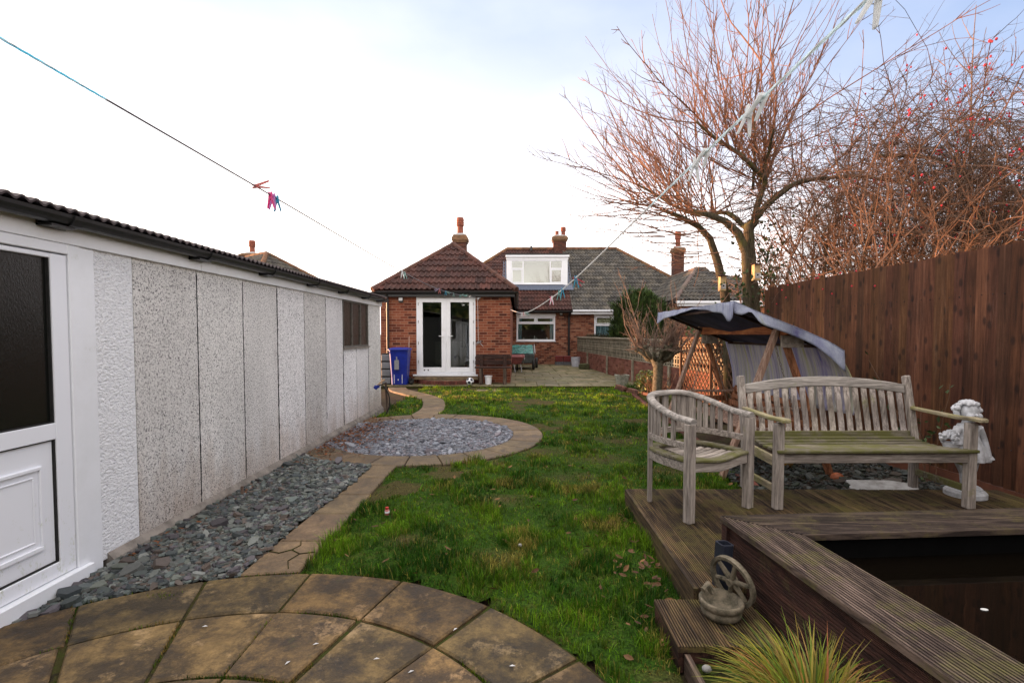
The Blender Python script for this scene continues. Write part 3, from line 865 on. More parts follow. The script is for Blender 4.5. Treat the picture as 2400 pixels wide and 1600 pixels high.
# ================================================================== GARAGE
GX = -2.58
garage = thing('garage', 'long low prefabricated garage with pebbledash wall, white fascia and black gutter', 'garage', (GX, 4.5, 0))
seams = [3.27, 3.93, 4.59, 5.25, 5.91, 6.575, 7.235]
tn = [(.92, .905, .885), (1.0, .99, .97), (1.0, .99, .975), (1.09, 1.09, 1.10), (.90, .89, .87), (1.09, 1.09, 1.10)]
w = MB()
for i in range(6):
    w.col = tn[i]; w.box(GX-.06, GX+rnd.uniform(-.004, .004), seams[i]+.005, seams[i+1]-.005, .07, 1.965)
w.col = (1.12, 1.13, 1.15)
w.box(GX-.06, GX+.002, 7.24, 7.825, .07, 1.235); w.box(GX-.06, GX-.001, 7.833, 8.455, .07, 1.235)
w.col = (.98, .98, .96); w.box(GX-.06, GX+.002, 8.463, 9.2, .07, 1.965)
w.build('wall_panels', Wt['dash'], garage, bevel=.004)
w = MB(); w.box(GX-2.55, GX-.065, 9.12, 9.19, .0, 2.08); w.box(GX-2.6, GX-2.54, -3, 9.2, 0, 2.29); w.box(GX-.10, GX-.062, 2.9, 9.19, .02, 1.97); w.box(GX-2.55, GX-.04, -3, -2.9, 0, 2.0); w.box(GX-.06, GX, -3, 1.72, 0, 2.0)
w.build('inner_wall', simple('dark_render_core', (.05, .048, .045), bump=.2, coord='World'), garage)
for i, ys_m in enumerate(seams+[7.829, 8.459]):
    if i == 0: continue
    w = MB(); zt_ = 1.23 if i == 7 else 1.962; z = .08; P = []
    while z < zt_: P.append((GX-.0015+rnd.uniform(-.0015, .0015), ys_m+rnd.gauss(0, .0016), z)); z += .035
    w.tube(P, [rnd.uniform(.0025, .0065) for _ in P], 5); w.build('joint_filler', Wt['rubber'], garage)
w = MB(); w.box(GX-.06, GX+.004, 2.965, 3.262, .04, 1.965); w.build('rendered_panel', Wt['render'], garage)
w = MB(); w.box(GX-.05, GX-.003, 9.200, 9.222, .05, 1.965); w.build('corner_trim', Wt['upvc'], garage)
w = MB()
w.add([(GX+.005, 3.0, -.03), (GX+.055, 3.0, -.03), (GX+.045, 3.0, .035), (GX+.005, 3.0, .075), (GX+.005, 9.22, -.03), (GX+.055, 9.22, -.03), (GX+.045, 9.22, .045), (GX+.005, 9.22, .10)],
      [(0, 1, 2, 3), (7, 6, 5, 4), (1, 5, 6, 2), (2, 6, 7, 3), (3, 7, 4, 0), (0, 4, 5, 1)])
w.box(GX-.06, GX+.004, 3.0, 9.22, -.03, .069)
w.build('plinth', Wt['concrete'], garage)
w = MB(); w.box(GX-.02, GX+.028, -3, 3.95, 1.958, 2.075); w.box(GX-.02, GX+.028, 3.953, 9.24, 1.958, 2.075); w.box(GX-.02, GX+.10, -3, 9.24, 2.078, 2.086)
w.build('fascia', Wt['upvc'], garage, bevel=.003)
# gutter: half-round channel
w = MB(); gx, gz, gr = GX+.095, 2.098, .056
prof = [(gr*math.cos(R(a)), gr*math.sin(R(a))) for a in range(180, 361, 20)] + [((gr-.005)*math.cos(R(a)), (gr-.005)*math.sin(R(a))) for a in range(360, 179, -20)]
w.prism(prof, (gx, 0, gz), (1, 0, 0), (0, 0, 1), (0, 1, 0), -3, 9.3)
gut = w.build('gutter', Wt['black'], garage)
for yb in (1.5, 2.72, 3.93, 4.96, 6.06, 7.1, 8.15, 9.0):
    w = MB()
    pr = [((gr+.009)*math.cos(R(a)), (gr+.009)*math.sin(R(a))) for a in range(178, 363, 18)] + [((gr+.001)*math.cos(R(a)), (gr+.001)*math.sin(R(a))) for a in range(360, 179, -18)]
    w.prism(pr, (gx, yb, gz), (1, 0, 0), (0, 0, 1), (0, 1, 0), -.035, .035)
    w.box(GX+.03, gx+.02, yb-.13, yb+.01, gz-.072, gz-.060); w.box(GX+.029, GX+.042, yb-.13, yb+.03, gz-.071, gz-.01)
    w.build('bracket', Wt['black'], gut)
# corrugated roof sheet
w = MB(); yr = np.arange(-3.0, 9.32, .0735/6); xr = [GX+.115, GX-.5, GX-1.3]; b0 = 0
for yv in yr:
    for xv in xr:
        zz = 2.135+(GX+.115-xv)*.16+.011*math.sin(2*PI*yv/.0735)
        w.v.append((xv, yv, zz))
    w.v.append((xr[0]-.002, yv, 2.135+.011*math.sin(2*PI*yv/.0735)-.012))
for i in range(len(yr)-1):
    for j in range(2):
        w.f.append((i*4+j, (i+1)*4+j, (i+1)*4+j+1, i*4+j+1)); w.c.append((1, 1, 1)); w.m.append(0)
    w.f.append((i*4, i*4+3, (i+1)*4+3, (i+1)*4)); w.c.append((1, 1, 1)); w.m.append(0)
w.box(GX-2.6, GX-1.29, -3, 9.3, 2.30, 2.345)
w.build('roof', Wt['corr'], garage)
# garage window: three grimy panes in a dark frame
w = MB()
w.box(GX-.03, GX+.006, 7.24, 8.455, 1.24, 1.268); w.box(GX-.03, GX+.006, 7.24, 8.455, 1.935, 1.96)
for yv in (7.24, 7.63, 8.04, 8.43): w.box(GX-.03, GX+.004, yv, yv+.022, 1.268, 1.935)
win = w.build('window', simple('rusty_frame', (.16, .15, .13), (.05, .04, .03), 30, .7, .3), garage)
w = MB(); w.box(GX-.022, GX-.015, 7.25, 8.45, 1.25, 1.95); w.build('pane', Wt['brown_glass'], win)
w = MB(); w.box(GX-.02, GX+.03, 7.22, 8.47, 1.218, 1.239); w.build('sill', Wt['concrete'], win)
# side door with dark obscured glass
w = MB()
w.box(GX-.05, GX+.012, 2.86, 2.962, .0, 1.957)          # outer post
w.box(GX-.05, GX+.022, 2.782, 2.858, .085, 1.957)
w.box(GX-.05, GX+.022, 1.80, 1.87, .085, 1.957)
w.box(GX-.05, GX+.022, 1.87, 2.782, 1.90, 1.957)
w.box(GX-.05, GX+.05, 1.78, 2.858, .0, .085)
frame = w.build('door_frame', Wt['upvc'], garage, bevel=.004)
w = MB()
w.box(GX-.05, GX+.012, 2.682, 2.778, .09, 1.893); w.box(GX-.05, GX+.012, 1.875, 1.98, .09, 1.893)
w.box(GX-.05, GX+.011, 1.98, 2.682, 1.868, 1.893); w.box(GX-.05, GX+.011, 1.98, 2.682, .865, .955); w.box(GX-.05, GX+.011, 1.98, 2.682, .09, .172)
w.box(GX-.03, GX-.006, 1.99, 2.672, .18, .858)
for (y0, y1, z0, z1) in ((2.10, 2.60, .715, .735), (2.10, 2.60, .275, .30), (2.585, 2.60, .30, .715), (2.10, 2.115, .30, .715)):
    w.box(GX-.006, GX+.008, y0, y1, z0, z1)
for (y0, y1, z0, z1) in ((2.14, 2.56, .675, .685), (2.14, 2.56, .325, .335), (2.55, 2.56, .335, .675)):
    w.box(GX-.006, GX+.0, y0, y1, z0, z1)
door = w.build('door', Wt['upvc_dirty'], garage, bevel=.004)
w = MB(); w.box(GX-.02, GX-.012, 1.98, 2.682, .955, 1.868); w.build('pane', Wt['obscure'], door)
w = MB()
for (y0, y1, z0, z1) in ((2.674, 2.681, .173, .864), (1.981, 2.674, .173, .179), (1.981, 2.674, .858, .864), (2.674, 2.681, .956, 1.867), (1.981, 2.674, .956, .962)):
    w.box(GX-.03, GX+.004, y0, y1, z0, z1)
w.build('gasket', Wt['rubber'], door)

# ================================================================== HOUSES
def clip_poly(bm, pts, nrm):
    nrm = Vector(nrm); c = sum((Vector(p) for p in pts), Vector())/len(pts)
    for i in range(len(pts)):
        a = Vector(pts[i]); b = Vector(pts[(i+1) % len(pts)])
        no = (b-a).cross(nrm).normalized()
        if (c-a).dot(no) > 0: no = -no
        bmesh.ops.bisect_plane(bm, geom=bm.verts[:]+bm.edges[:]+bm.faces[:], plane_co=a, plane_no=no, clear_outer=True)
def roof_face(pts, mat, parent, name='roof', roll=.15, gauge=.32, amp=.042, step=.032, tints=((1, 1, 1),), detail=6, back=.03):
    """tiled roof slope: real rolls and courses, clipped to the outline pts (first edge = eave)"""
    P = [Vector(p) for p in pts]
    ex = (P[1]-P[0]).normalized(); nrm = (P[1]-P[0]).cross(P[2]-P[1]).normalized()
    if nrm.z < 0: nrm = -nrm
    ey = nrm.cross(ex).normalized()
    if ey.z < 0: ey = -ey
    us = [(p-P[0]).dot(ex) for p in P]; vs_ = [(p-P[0]).dot(ey) for p in P]
    u0, u1, v1 = min(us), max(us), max(vs_)
    nu = int((u1-u0)/roll*detail)+2
    U = [u0+i*roll/detail for i in range(nu)]
    def prof(i):
        ph = (i % detail)/detail
        return amp*(max(0, math.sin(PI*min(1, ph/.55)))**.8 if ph < .55 else 0)
    me_v, me_f, cols = [], [], []
    nr = int(v1/gauge)+1
    for r_ in range(nr):
        va, vb = r_*gauge, (r_+1)*gauge
        for (v, h) in ((va, -.004), (va, step+.012), (vb, .012)):
            for i, u in enumerate(U):
                j = rnd.uniform(-.003, .003)
                me_v.append(P[0]+ex*u+ey*(v+(j if h > 0 else j))+nrm*(h+prof(i)*(1 if h > 0 else .9)))
        b = r_*3*nu; tl = {}
        for q in range(2):
            for i in range(nu-1):
                key = int((i+ (r_ % 2)*detail)//(2*detail))
                if key not in tl:
                    kk = rnd.uniform(.72, 1.25); tl[key] = tuple(c*kk for c in rnd.choice(tints))
                me_f.append((b+q*nu+i, b+q*nu+i+1, b+(q+1)*nu+i+1, b+(q+1)*nu+i)); cols.append(tl[key])
    me = bpy.data.meshes.new(name); me.from_pydata([tuple(v) for v in me_v], [], me_f)
    ca = me.attributes.new('col', 'FLOAT_COLOR', 'FACE'); arr = np.ones((len(me_f), 4), dtype=np.float32); arr[:, :3] = cols; ca.data.foreach_set('color', arr.ravel())
    bm = bmesh.new(); bm.from_mesh(me); clip_poly(bm, P, nrm)
    # underlay sheet
    vv = [bm.verts.new(p-nrm*back) for p in P]; bm.faces.new(vv)
    M_ = parent_matrix(parent).inverted()
    for v in bm.verts: v.co = M_ @ v.co
    bm.to_mesh(me); bm.free()
    me.materials.append(mat)
    o = bpy.data.objects.new(name, me); C.objects.link(o); o.parent = parent
    return o
def ridge(mb, a, b, r=.10, seg=.42, lift=.02, n_=8):
    a, b = Vector(a), Vector(b); L = (b-a).length; k = max(1, int(L/seg)); d = (b-a)/k
    for i in range(k):
        v = rnd.uniform(.75, 1.15); mb.col = (v, v*rnd.uniform(.9, 1.05), v)
        mb.tube([a+d*i+Vector((0, 0, lift)), a+d*(i+1.04)+Vector((0, 0, lift))], [r*1.04, r*.96], n_)
    mb.col = (1, 1, 1)
def window(parent, x0, x1, z0, z1, y, hbars=(), vbars=(), fr=.055, name='window', glass=None, sill=True, casements=(), mat=None):
    w = MB(); m = mat or Wt['upvc']
    w.box(x0, x1, y-.02, y+.05, z0, z0+fr); w.box(x0, x1, y-.02, y+.05, z1-fr, z1)
    w.box(x0, x0+fr, y-.019, y+.05, z0+fr, z1-fr); w.box(x1-fr, x1, y-.019, y+.05, z0+fr, z1-fr)
    for (z, a, b) in hbars: w.box(a, b, y-.018, y+.05, z-fr*.5, z+fr*.5)
    for (x, a, b) in vbars: w.box(x-fr*.5, x+fr*.5, y-.017, y+.05, a, b)
    for (a, b, c, d) in casements:
        f2 = .042
        w.box(a, b, y-.034, y-.005, c, c+f2); w.box(a, b, y-.034, y-.005, d-f2, d); w.box(a, a+f2, y-.033, y-.005, c+f2, d-f2); w.box(b-f2, b, y-.033, y-.005, c+f2, d-f2)
    o = w.build(name, m, parent, bevel=.004)
    g = MB(); g.box(x0+fr*.5, x1-fr*.5, y+.012, y+.018, z0+fr*.5, z1-fr*.5); g.build('pane', glass or Wt['glass'], o)
    if sill:
        s_ = MB(); s_.box(x0-.03, x1+.03, y-.07, y-.022, z0-.035, z0-.001); s_.build('sill', m, o, bevel=.004)
    return o
def wall_with_holes(mb, x0, x1, z0, z1, y0, y1, holes):
    """vertical wall along X with rectangular openings (a,b,c,d)"""
    xs_ = sorted(set([x0, x1]+[h[0] for h in holes]+[h[1] for h in holes]))
    for a, b in zip(xs_[:-1], xs_[1:]):
        hz = sorted([(h[2], h[3]) for h in holes if h[0] <= a+1e-6 and h[1] >= b-1e-6])
        z = z0
        for c, d in hz:
            if c > z: mb.box(a, b, y0, y1, z, c)
            z = d
        if z < z1: mb.box(a, b, y0, y1, z, z1)

# ---- the house with the rear extension -----------------------------------
house = thing('semi_detached_house', 'red brick bungalow with brown tiled hipped extension, white French doors and dormer', 'house', (-2.0, 18, 0))
EX0, EX1, EY = -3.88, -.195, 13.9
D0, D1, DZ0, DZ1 = -2.86, -1.18, .30, 2.52
w = MB(); wall_with_holes(w, EX0, EX1, .0, 2.54, EY, EY+.22, [(D0, D1, DZ0, DZ1)])
w.box(EX1-.22, EX1, EY+.22, 22.7, 0, 2.54); w.box(EX0, EX0+.22, EY+.22, 22.7, 0, 2.54)
w.build('extension_wall', Wt['brick_ext'], house)
MY = 22.6; MX0, MXS, MX1 = -4.7, 2.45, 9.5
W0, W1, WZ0, WZ1 = -.03, 1.755, 1.12, 2.37
w = MB(); wall_with_holes(w, EX1, MXS, .0, 2.5, MY, MY+.25, [(W0, W1, WZ0, WZ1)])
w.build('house_wall', Wt['brick_house'], house)
w = MB(); w.box(MX0, EX0, MY, MY+.25, 0, 2.5); w.box(MX0, MX0+.25, MY+.25, 30.9, 0, 2.5); w.box(MX0, MXS, 30.7, 30.95, 0, 2.5)
w.build('side_wall', Wt['brick_house'], house)
tb = ((1, 1, 1), (1.0, .92, .9), (.82, .8, .85), (1.15, 1.0, .95))
ax, ay, az = -2.04, 15.75, 4.28; ez = 2.66; e0, e1, ef = -4.06, -.02, 13.72
roof_face([(e0, ef, ez), (e1, ef, ez), (ax, ay, az)], Wt['tile_brown'], house, 'extension_roof', tints=tb)
yb = 24.4
roof_face([(e1, ef, ez), (e1, yb, ez), (ax, yb, az), (ax, ay, az)], Wt['tile_brown'], house, 'extension_roof', tints=tb, detail=4)
roof_face([(e0, yb, ez), (e0, ef, ez), (ax, ay, az), (ax, yb, az)], Wt['tile_brown'], house, 'extension_roof', tints=tb, detail=4)
w = MB(); ridge(w, (e0, ef, ez), (ax, ay, az), .085); ridge(w, (e1, ef, ez), (ax, ay, az), .085); ridge(w, (ax, ay, az), (ax, yb, az), .1)
w.build('hip_tiles', simple('brown_hip_tiles', (.11, .042, .027), (.05, .024, .018), 7, .8, .3, coord='World'), house)
w = MB(); w.box(e0+.05, e1-.05, ef+.03, ef+.055, 2.49, 2.655); w.box(e1-.07, e1-.045, ef+.06, 22.2, 2.49, 2.655); w.box(e0+.045, e0+.07, ef+.06, 22.2, 2.49, 2.655)
w.box(e0+.05, e1-.05, ef+.055, EY-.004, 2.50, 2.515)
fas = w.build('fascia', Wt['black'], house)
w = MB()
prof2 = [(.055*math.cos(R(a)), .055*math.sin(R(a))) for a in range(180, 361, 20)] + [(.050*math.cos(R(a)), .050*math.sin(R(a))) for a in range(360, 179, -20)]
w.prism(prof2, (0, ef-.025, 2.62), (0, 1, 0), (0, 0, 1), (1, 0, 0), e0-.03, e1+.05)
w.prism(prof2, (e1+.01, 0, 2.62), (1, 0, 0), (0, 0, 1), (0, 1, 0), ef, 22.3)
w.build('gutter', Wt['black'], house)
w = MB(); dx = -3.66; w.tube([(dx, 13.72, 2.58), (dx, 13.78, 2.45), (dx, 13.83, 2.38), (dx, 13.83, .95), (dx, 13.83, .1)], .036, 10)
for z in (2.1, 1.3, .5): w.tube([(dx, 13.83, z), (dx, 13.83, z+.05)], .045, 10)
w.build('downpipe', Wt['black'], house)
# French doors
fd = MB(); y = EY-.01
f_ = .06
fd.box(D0, D1, y, y+.07, DZ1-f_, DZ1); fd.box(D0, D0+f_, y+.001, y+.07, DZ0, DZ1-f_); fd.box(D1-f_, D1, y+.001, y+.07, DZ0, DZ1-f_); fd.box(D0+f_, D1-f_, y, y+.07, DZ0, DZ0+.05)
dfr = fd.build('door_frame', Wt['upvc'], house, bevel=.005)
w = MB(); w.box(D0-.09, D1+.07, EY-.13, EY-.012, DZ0-.045, DZ0-.002); w.build('sill', Wt['upvc'], dfr, bevel=.004)
cxm = (D0+D1)/2
for s_ in (0, 1):
    a, b = (D0+f_+.003, cxm-.012) if s_ == 0 else (cxm+.012, D1-f_-.003)
    z0, z1 = DZ0+.055, DZ1-f_-.004; st_ = .115
    w = MB(); yy0, yy1 = y-.016, y+.045
    w.box(a, a+st_, yy0, yy1, z0, z1); w.box(b-st_, b, yy0, yy1, z0, z1); w.box(a+st_, b-st_, yy0, yy1, z0, z0+.14); w.box(a+st_, b-st_, yy0, yy1, z1-.115, z1)
    d = w.build('door', Wt['upvc'], house, bevel=.005)
    g = MB(); g.box(a+st_-.01, b-st_+.01, y+.01, y+.016, z0+.13, z1-.105); g.build('pane', Wt['glass'], d)
    h_ = MB(); hx = (b-.055) if s_ == 0 else (a+.055); dr = -1 if s_ == 0 else 1
    h_.box(hx-.014, hx+.014, yy0-.010, yy0-.001, 1.24, 1.46); h_.tube([(hx, yy0-.045, 1.385), (hx+dr*.13, yy0-.045, 1.385)], .010, 8); h_.tube([(hx, yy0-.005, 1.385), (hx, yy0-.045, 1.385)], .009, 8)
    h_.build('handle', Wt['upvc'], d)
    for z in (.62, 1.15, 1.75, 2.25):
        hg = MB(); ex_ = a-.004 if s_ == 0 else b+.004
        hg.tube([(ex_, yy0-.008, z), (ex_, yy0-.008, z+.08)], .010, 8); hg.build('hinge', Wt['steel'], d)
    if s_ == 0:
        for vx in (a+.16, a+.27):
            v_ = MB(); v_.box(vx-.018, vx+.018, yy0-.004, yy0-.001, z0+.045, z0+.08); v_.build('vent', Wt['black'], d)
w = MB(); w.box(cxm-.012, cxm+.012, y-.02, y+.04, DZ0+.056, DZ1-f_-.005); w.build('centre_strip', Wt['upvc'], house)
# kitchen seen through the doors
n = NT('inside_wall'); Wt['room'] = n.fin((.22, .20, .17), .9, None, .2)
n = NT('inside_floor'); Wt['room_floor'] = n.fin((.06, .05, .045), .4, None, .3)
def room(parent, x0, x1, y0, y1, z0, z1, m1, m2):
    w = MB(); t = .05
    w.mi = 0; w.box(x0, x1, y1, y1+t, z0, z1); w.box(x0, x0+t, y0, y1, z0, z1); w.box(x1-t, x1, y0, y1, z0, z1); w.box(x0+t, x1-t, y0, y1, z1-t, z1)
    w.mi = 1; w.box(x0+t, x1-t, y0, y1, z0-t, z0)
    return w.build('room', [m1, m2], parent)
room(house, EX0+.24, EX1-.24, EY+.24, 18.5, .28, 2.48, Wt['room'], Wt['room_floor'])
w = MB(); w.col = (1, 1, 1)
w.box(-3.0, -.6, 17.9, 18.45, .28, 1.15)
for x in (-2.4, -1.8, -1.2): w.box(x-.29, x+.29, 17.87, 17.895, .40, 1.0)
w.box(-1.75, -.6, 18.1, 18.45, 1.5, 2.15)
w.build('kitchen_unit', simple('cream_units', (.30, .28, .23), (.25, .23, .19), 5, .5, 0), house)
w = MB(); w.box(-1.62, -1.28, 15.6, 15.65, .70, 1.32); w.box(-1.62, -1.28, 15.2, 15.65, .66, .70)
for (a, b) in ((-1.6, 15.22), (-1.3, 15.22), (-1.6, 15.62), (-1.3, 15.62)): w.box(a-.02, a+.02, b-.02, b+.02, .28, .66)
tag(w.build('dining_chair', Wt['rubber']), 'dark high-backed dining chair seen behind the right French door glass', 'chair')
w = MB(); w.box(-2.02, -1.68, 17.8, 17.84, .95, 2.0); w.mi = 1; w.box(-1.97, -1.73, 17.79, 17.799, 1.0, 1.95)
tag(w.build('wall_mirror', [Wt['rubber'], simple('dim_mirror', (.05, .045, .04), rough=.3, bump=0)]), 'tall dark framed panel on the kitchen wall behind the French doors', 'mirror')
w = MB(); w.box(-1.55, -1.0, 17.55, 17.85, 1.151, 1.47); w.mi = 1; w.box(-1.50, -1.12, 17.54, 17.549, 1.19, 1.43)
tag(w.build('microwave', [simple('dull_silver', (.30, .28, .24), bump=0, rough=.4), Wt['rubber']]), 'silver microwave oven on the kitchen worktop behind the French doors', 'microwave')
# semicircular brick step
stp = thing('door_step', 'half-round brick doorstep topped with crazed stone below the French doors', 'step', (-2.0, EY, 0))
w = MB(); cxs, rx, ry = -2.0, .82, .62
nb_ = 34
for i in range(nb_):
    a0 = PI+PI*i/nb_+.006; a1 = PI+PI*(i+1)/nb_-.006
    v = rnd.uniform(.7, 1.25); w.col = (v, v*rnd.uniform(.85, 1.1), v)
    P = [(cxs+rx*math.cos(a0), EY-.005+ry*math.sin(a0)), (cxs+rx*math.cos(a1), EY-.005+ry*math.sin(a1)), (cxs+(rx-.11)*math.cos(a1), EY-.005+(ry-.11)*math.sin(a1)), (cxs+(rx-.11)*math.cos(a0), EY-.005+(ry-.11)*math.sin(a0))]
    w.prism(P, (0, 0, 0), (1, 0, 0), (0, 1, 0), (0, 0, 1), pz, .158+rnd.uniform(-.003, .003))
w.build('brick_edge', Wt['brick_loose'], stp, bevel=.004)
w = MB(); P = [(cxs+(rx-.115)*math.cos(PI+PI*i/24), EY-.005+(ry-.115)*math.sin(PI+PI*i/24)) for i in range(25)]
w.prism(P, (0, 0, 0), (1, 0, 0), (0, 1, 0), (0, 0, 1), pz, .165); w.build('tread', Wt['slab_path'], stp)
w = MB(); w.box(D0-.02, D1+.1, EY-.30, EY-.004, .166, .235); w.build('upper_step', Wt['slab_path'], stp, bevel=.01)

# main roof, brown half
RY, RZ, RX0, RX1 = 26.7, 6.0, -.55, 5.35
MEY, MEZ = 22.3, 2.52; ML, MR = -4.9, 9.75
sl_ = (RZ-MEZ)/(RY-MEY)
XS_e, XS_r = 2.5, 2.42
roof_face([(ML, MEY, MEZ), (XS_e, MEY, MEZ), (XS_r, RY, RZ), (RX0, RY, RZ)], Wt['tile_brown'], house, 'main_roof', tints=tb, detail=5)
cut_ = bpy.data.objects['main_roof']; bm = bmesh.new(); bm.from_mesh(cut_.data); oy = house.location
bmesh.ops.triangulate(bm, faces=[f for f in bm.faces if len(f.verts) > 4 or f.calc_area() > 2])
for q_, n_q in (((-.45, 0, 0), (1, 0, 0)), ((2.37, 0, 0), (1, 0, 0)), ((0, 23.93, 0), (0, 1, 0)), ((0, 25.55, 0), (0, 1, 0))):
    bmesh.ops.bisect_plane(bm, geom=bm.verts[:]+bm.edges[:]+bm.faces[:], plane_co=Vector(q_)-Vector((oy.x, oy.y, 0)), plane_no=n_q)
dead = [f for f in bm.faces if -.451 < f.calc_center_median().x+oy.x < 2.371 and 23.929 < f.calc_center_median().y+oy.y < 25.551]
bmesh.ops.delete(bm, geom=dead, context='FACES'); bm.to_mesh(cut_.data); bm.free()
roof_face([(ML, 31.1, MEZ), (ML, MEY, MEZ), (RX0, RY, RZ)], Wt['tile_brown'], house, 'main_roof', tints=tb, detail=4)
w = MB(); w.add([(ML, 31.1, MEZ), (XS_e, 31.1, MEZ), (XS_r, RY, RZ), (RX0, RY, RZ)], [(0, 1, 2, 3)]); w.build('main_roof', Wt['tile_brown'], house)
w = MB(); ridge(w, (ML, MEY, MEZ), (RX0, RY, RZ), .10); ridge(w, (RX0, RY, RZ), (XS_r, RY, RZ), .11); w.build('ridge_tiles', Wt['tile_lichen'], house)
w = MB(); w.box(EX1+.03, XS_e-.02, MEY+.02, MEY+.05, 2.40, 2.50); w.box(EX1+.03, XS_e-.02, MEY+.05, MY, 2.41, 2.42)
w.prism(prof2, (0, MEY-.04, 2.475), (0, 1, 0), (0, 0, 1), (1, 0, 0), EX1+.1, XS_e+.02); w.tube([(2.40, MEY-.04, 2.43), (2.38, MEY+.1, 2.3), (2.38, MY-.05, 2.2), (2.38, MY-.05, .1)], .05, 8)
w.build('gutter', Wt['black'], house)
wd = window(house, W0, W1, WZ0, WZ1-.10, MY+.03, hbars=((1.93, W0+.05, W1-.05),), vbars=(((W0+W1)/2, 1.95, WZ1-.155),), fr=.07, casements=((W0+.08, (W0+W1)/2-.04, 1.97, WZ1-.18), ((W0+W1)/2+.04, W1-.08, 1.97, WZ1-.18)))
w = MB(); w.box(W0-.02, W1+.02, MY-.012, MY+.06, WZ1-.098, WZ1+.02); w.build('lintel', Wt['upvc'], wd)
n = NT('blue_curtain'); co = n.coord('World', scale=(1, 1, .02)); Wt['curtain'] = n.fin(n.ramp(n.noise(co, 28, 3), [(.35, (.14, .24, .30)), (.65, (.45, .58, .66))]), .9, None, .1)
def curtain(x0, x1, z0, z1, y, parent, mat):
    w = MB(); k = max(4, int((x1-x0)/.03))
    for i in range(k+1):
        x = x0+(x1-x0)*i/k; yy_ = y+.025*math.sin(i*1.7); w.v += [(x, yy_, z0), (x, yy_, z1)]
    for i in range(k): w.f.append((2*i, 2*i+2, 2*i+3, 2*i+1)); w.c.append((1, 1, 1)); w.m.append(0)
    return w.build('curtain', mat, parent)
curtain(W0+.06, W0+.24, WZ0+.05, WZ1-.15, MY+.14, wd, Wt['curtain']); curtain(W1-.24, W1-.06, WZ0+.05, WZ1-.15, MY+.14, wd, Wt['curtain'])
room(house, EX1+.06, MXS-.1, MY+.26, 25.5, .3, 2.45, Wt['room'], Wt['room_floor'])
for i, (x, hh) in enumerate(((.30, .10), (.80, .18), (.90, .12), (1.38, .11))):
    w = MB(); w.lathe([(.001, 0), (.05, 0), (.045, hh*.5), (.015, hh*.62), (.022, hh*.8), (.001, hh)], (x, MY+.09, WZ0+.071), 10)
    lab = ('small white ornament at the left end of the kitchen window sill', 'tallest white ornament in the middle of the kitchen window sill', 'shorter white ornament beside the tallest one in the kitchen window', 'small white ornament at the right end of the kitchen window sill')[i]
    tag(w.build('ornament', simple('white_china', (.6, .6, .58), bump=0, rough=.3), smooth=True), lab, 'ornament', 'ornaments on the kitchen window sill')
# dormer
DX0, DX1, DY, DB, DT = -.50, 2.43, 23.8, 3.78, 5.16
dm = MB()
wall_with_holes(dm, DX0, DX1, DB, DT, DY, DY+.12, [(-.31, 2.20, 3.86, 5.01)])
yt = MEY+(DT-MEZ)/sl_
for x in (DX0, DX1-.06):
    dm.prism([(DY+.12, DB), (MEY+(DB-MEZ)/sl_+.02, DB), (yt, DT), (DY+.12, DT)], (x, 0, 0), (0, 1, 0), (0, 0, 1), (1, 0, 0), 0, .06)
dorm = dm.build('dormer', Wt['upvc'], house)
w = MB()
for k in range(11): w.box(DX1-.20, DX1+.006, DY-.012-(k % 2)*.0, DY-.002, DB+.02+k*.118, DB+.02+k*.118+.112)
for k in range(11): w.box(DX0-.012, DX0-.002, DY, yt-.25-(10-k)*.12*.9, DB+.02+k*.118, DB+.02+k*.118+.112)
w.build('cladding', Wt['upvc'], dorm, bevel=.003)
w = MB(); w.box(DX0-.06, DX1+.08, DY-.10, DY-.002, DT-.02, DT+.07); w.box(DX0-.03, DX1+.03, DY-.02, DY-.0, DT-.14, DT-.021); w.build('dormer_fascia', Wt['upvc'], dorm, bevel=.004)
w = MB(); w.box(DX0-.05, DX1+.06, DY-.09, yt+.2, DT+.072, DT+.14); w.build('dormer_roof', Wt['black'], dorm)
w = MB(); w.add([(DX0-.1, DY-.35, 3.50+.04), (DX1+.28, DY-.35, 3.50+.04), (DX1+.22, DY-.02, DB+.03), (DX0-.1, DY-.02, DB+.03)], [(0, 1, 2, 3)])
for (xa, xb) in ((DX1+.005, DX1+.24), (DX0-.22, DX0-.013)):
    z = lambda yy: MEZ+(yy-MEY)*sl_+.07
    w.add([(xa, DY-.1, z(DY-.1)), (xb, DY-.1, z(DY-.1)), (xb, yt, z(yt)), (xa, yt, z(yt))], [(0, 1, 2, 3)])
w.build('flashing', Wt['lead'], dorm)
window(dorm, -.31, 2.20, 3.86, 5.01, DY+.01, hbars=((4.60, -.27, .27), (4.60, 1.62, 2.16)), vbars=((.29, 3.9, 4.97), (1.60, 3.9, 4.97)), fr=.055, glass=Wt['glass_bright'], casements=((-.26, .25, 3.91, 4.56), (1.64, 2.15, 3.91, 4.56)))
n = NT('pale_bedroom'); Wt['room_pale'] = n.fin((.72, .72, .66), .9, None, .2)
room(dorm, DX0+.08, DX1-.08, DY+.13, 25.9, 3.70, 5.12, Wt['room_pale'], Wt['room_pale'])
def pot(mb, x, y, z0, z1, r, ribs=True):
    h = z1-z0
    pr = [(r*.95, 0), (r*.9, h*.06), (r*.86, h*.50)]
    if ribs: pr += [(r*1.12, h*.55), (r*1.12, h*.62), (r*1.0, h*.64), (r*1.12, h*.68), (r*1.12, h*.74), (r*1.0, h*.76), (r*1.1, h*.80), (r*1.1, h*.88), (r*1.0, h*.95), (r*.95, h)]
    else: pr += [(r*.82, h*.9), (r*.95, h*.94), (r*.95, h)]
    pr += [(r*.7, h), (r*.7, h*.7)]
    mb.lathe(pr, (x, y, z0), 14)
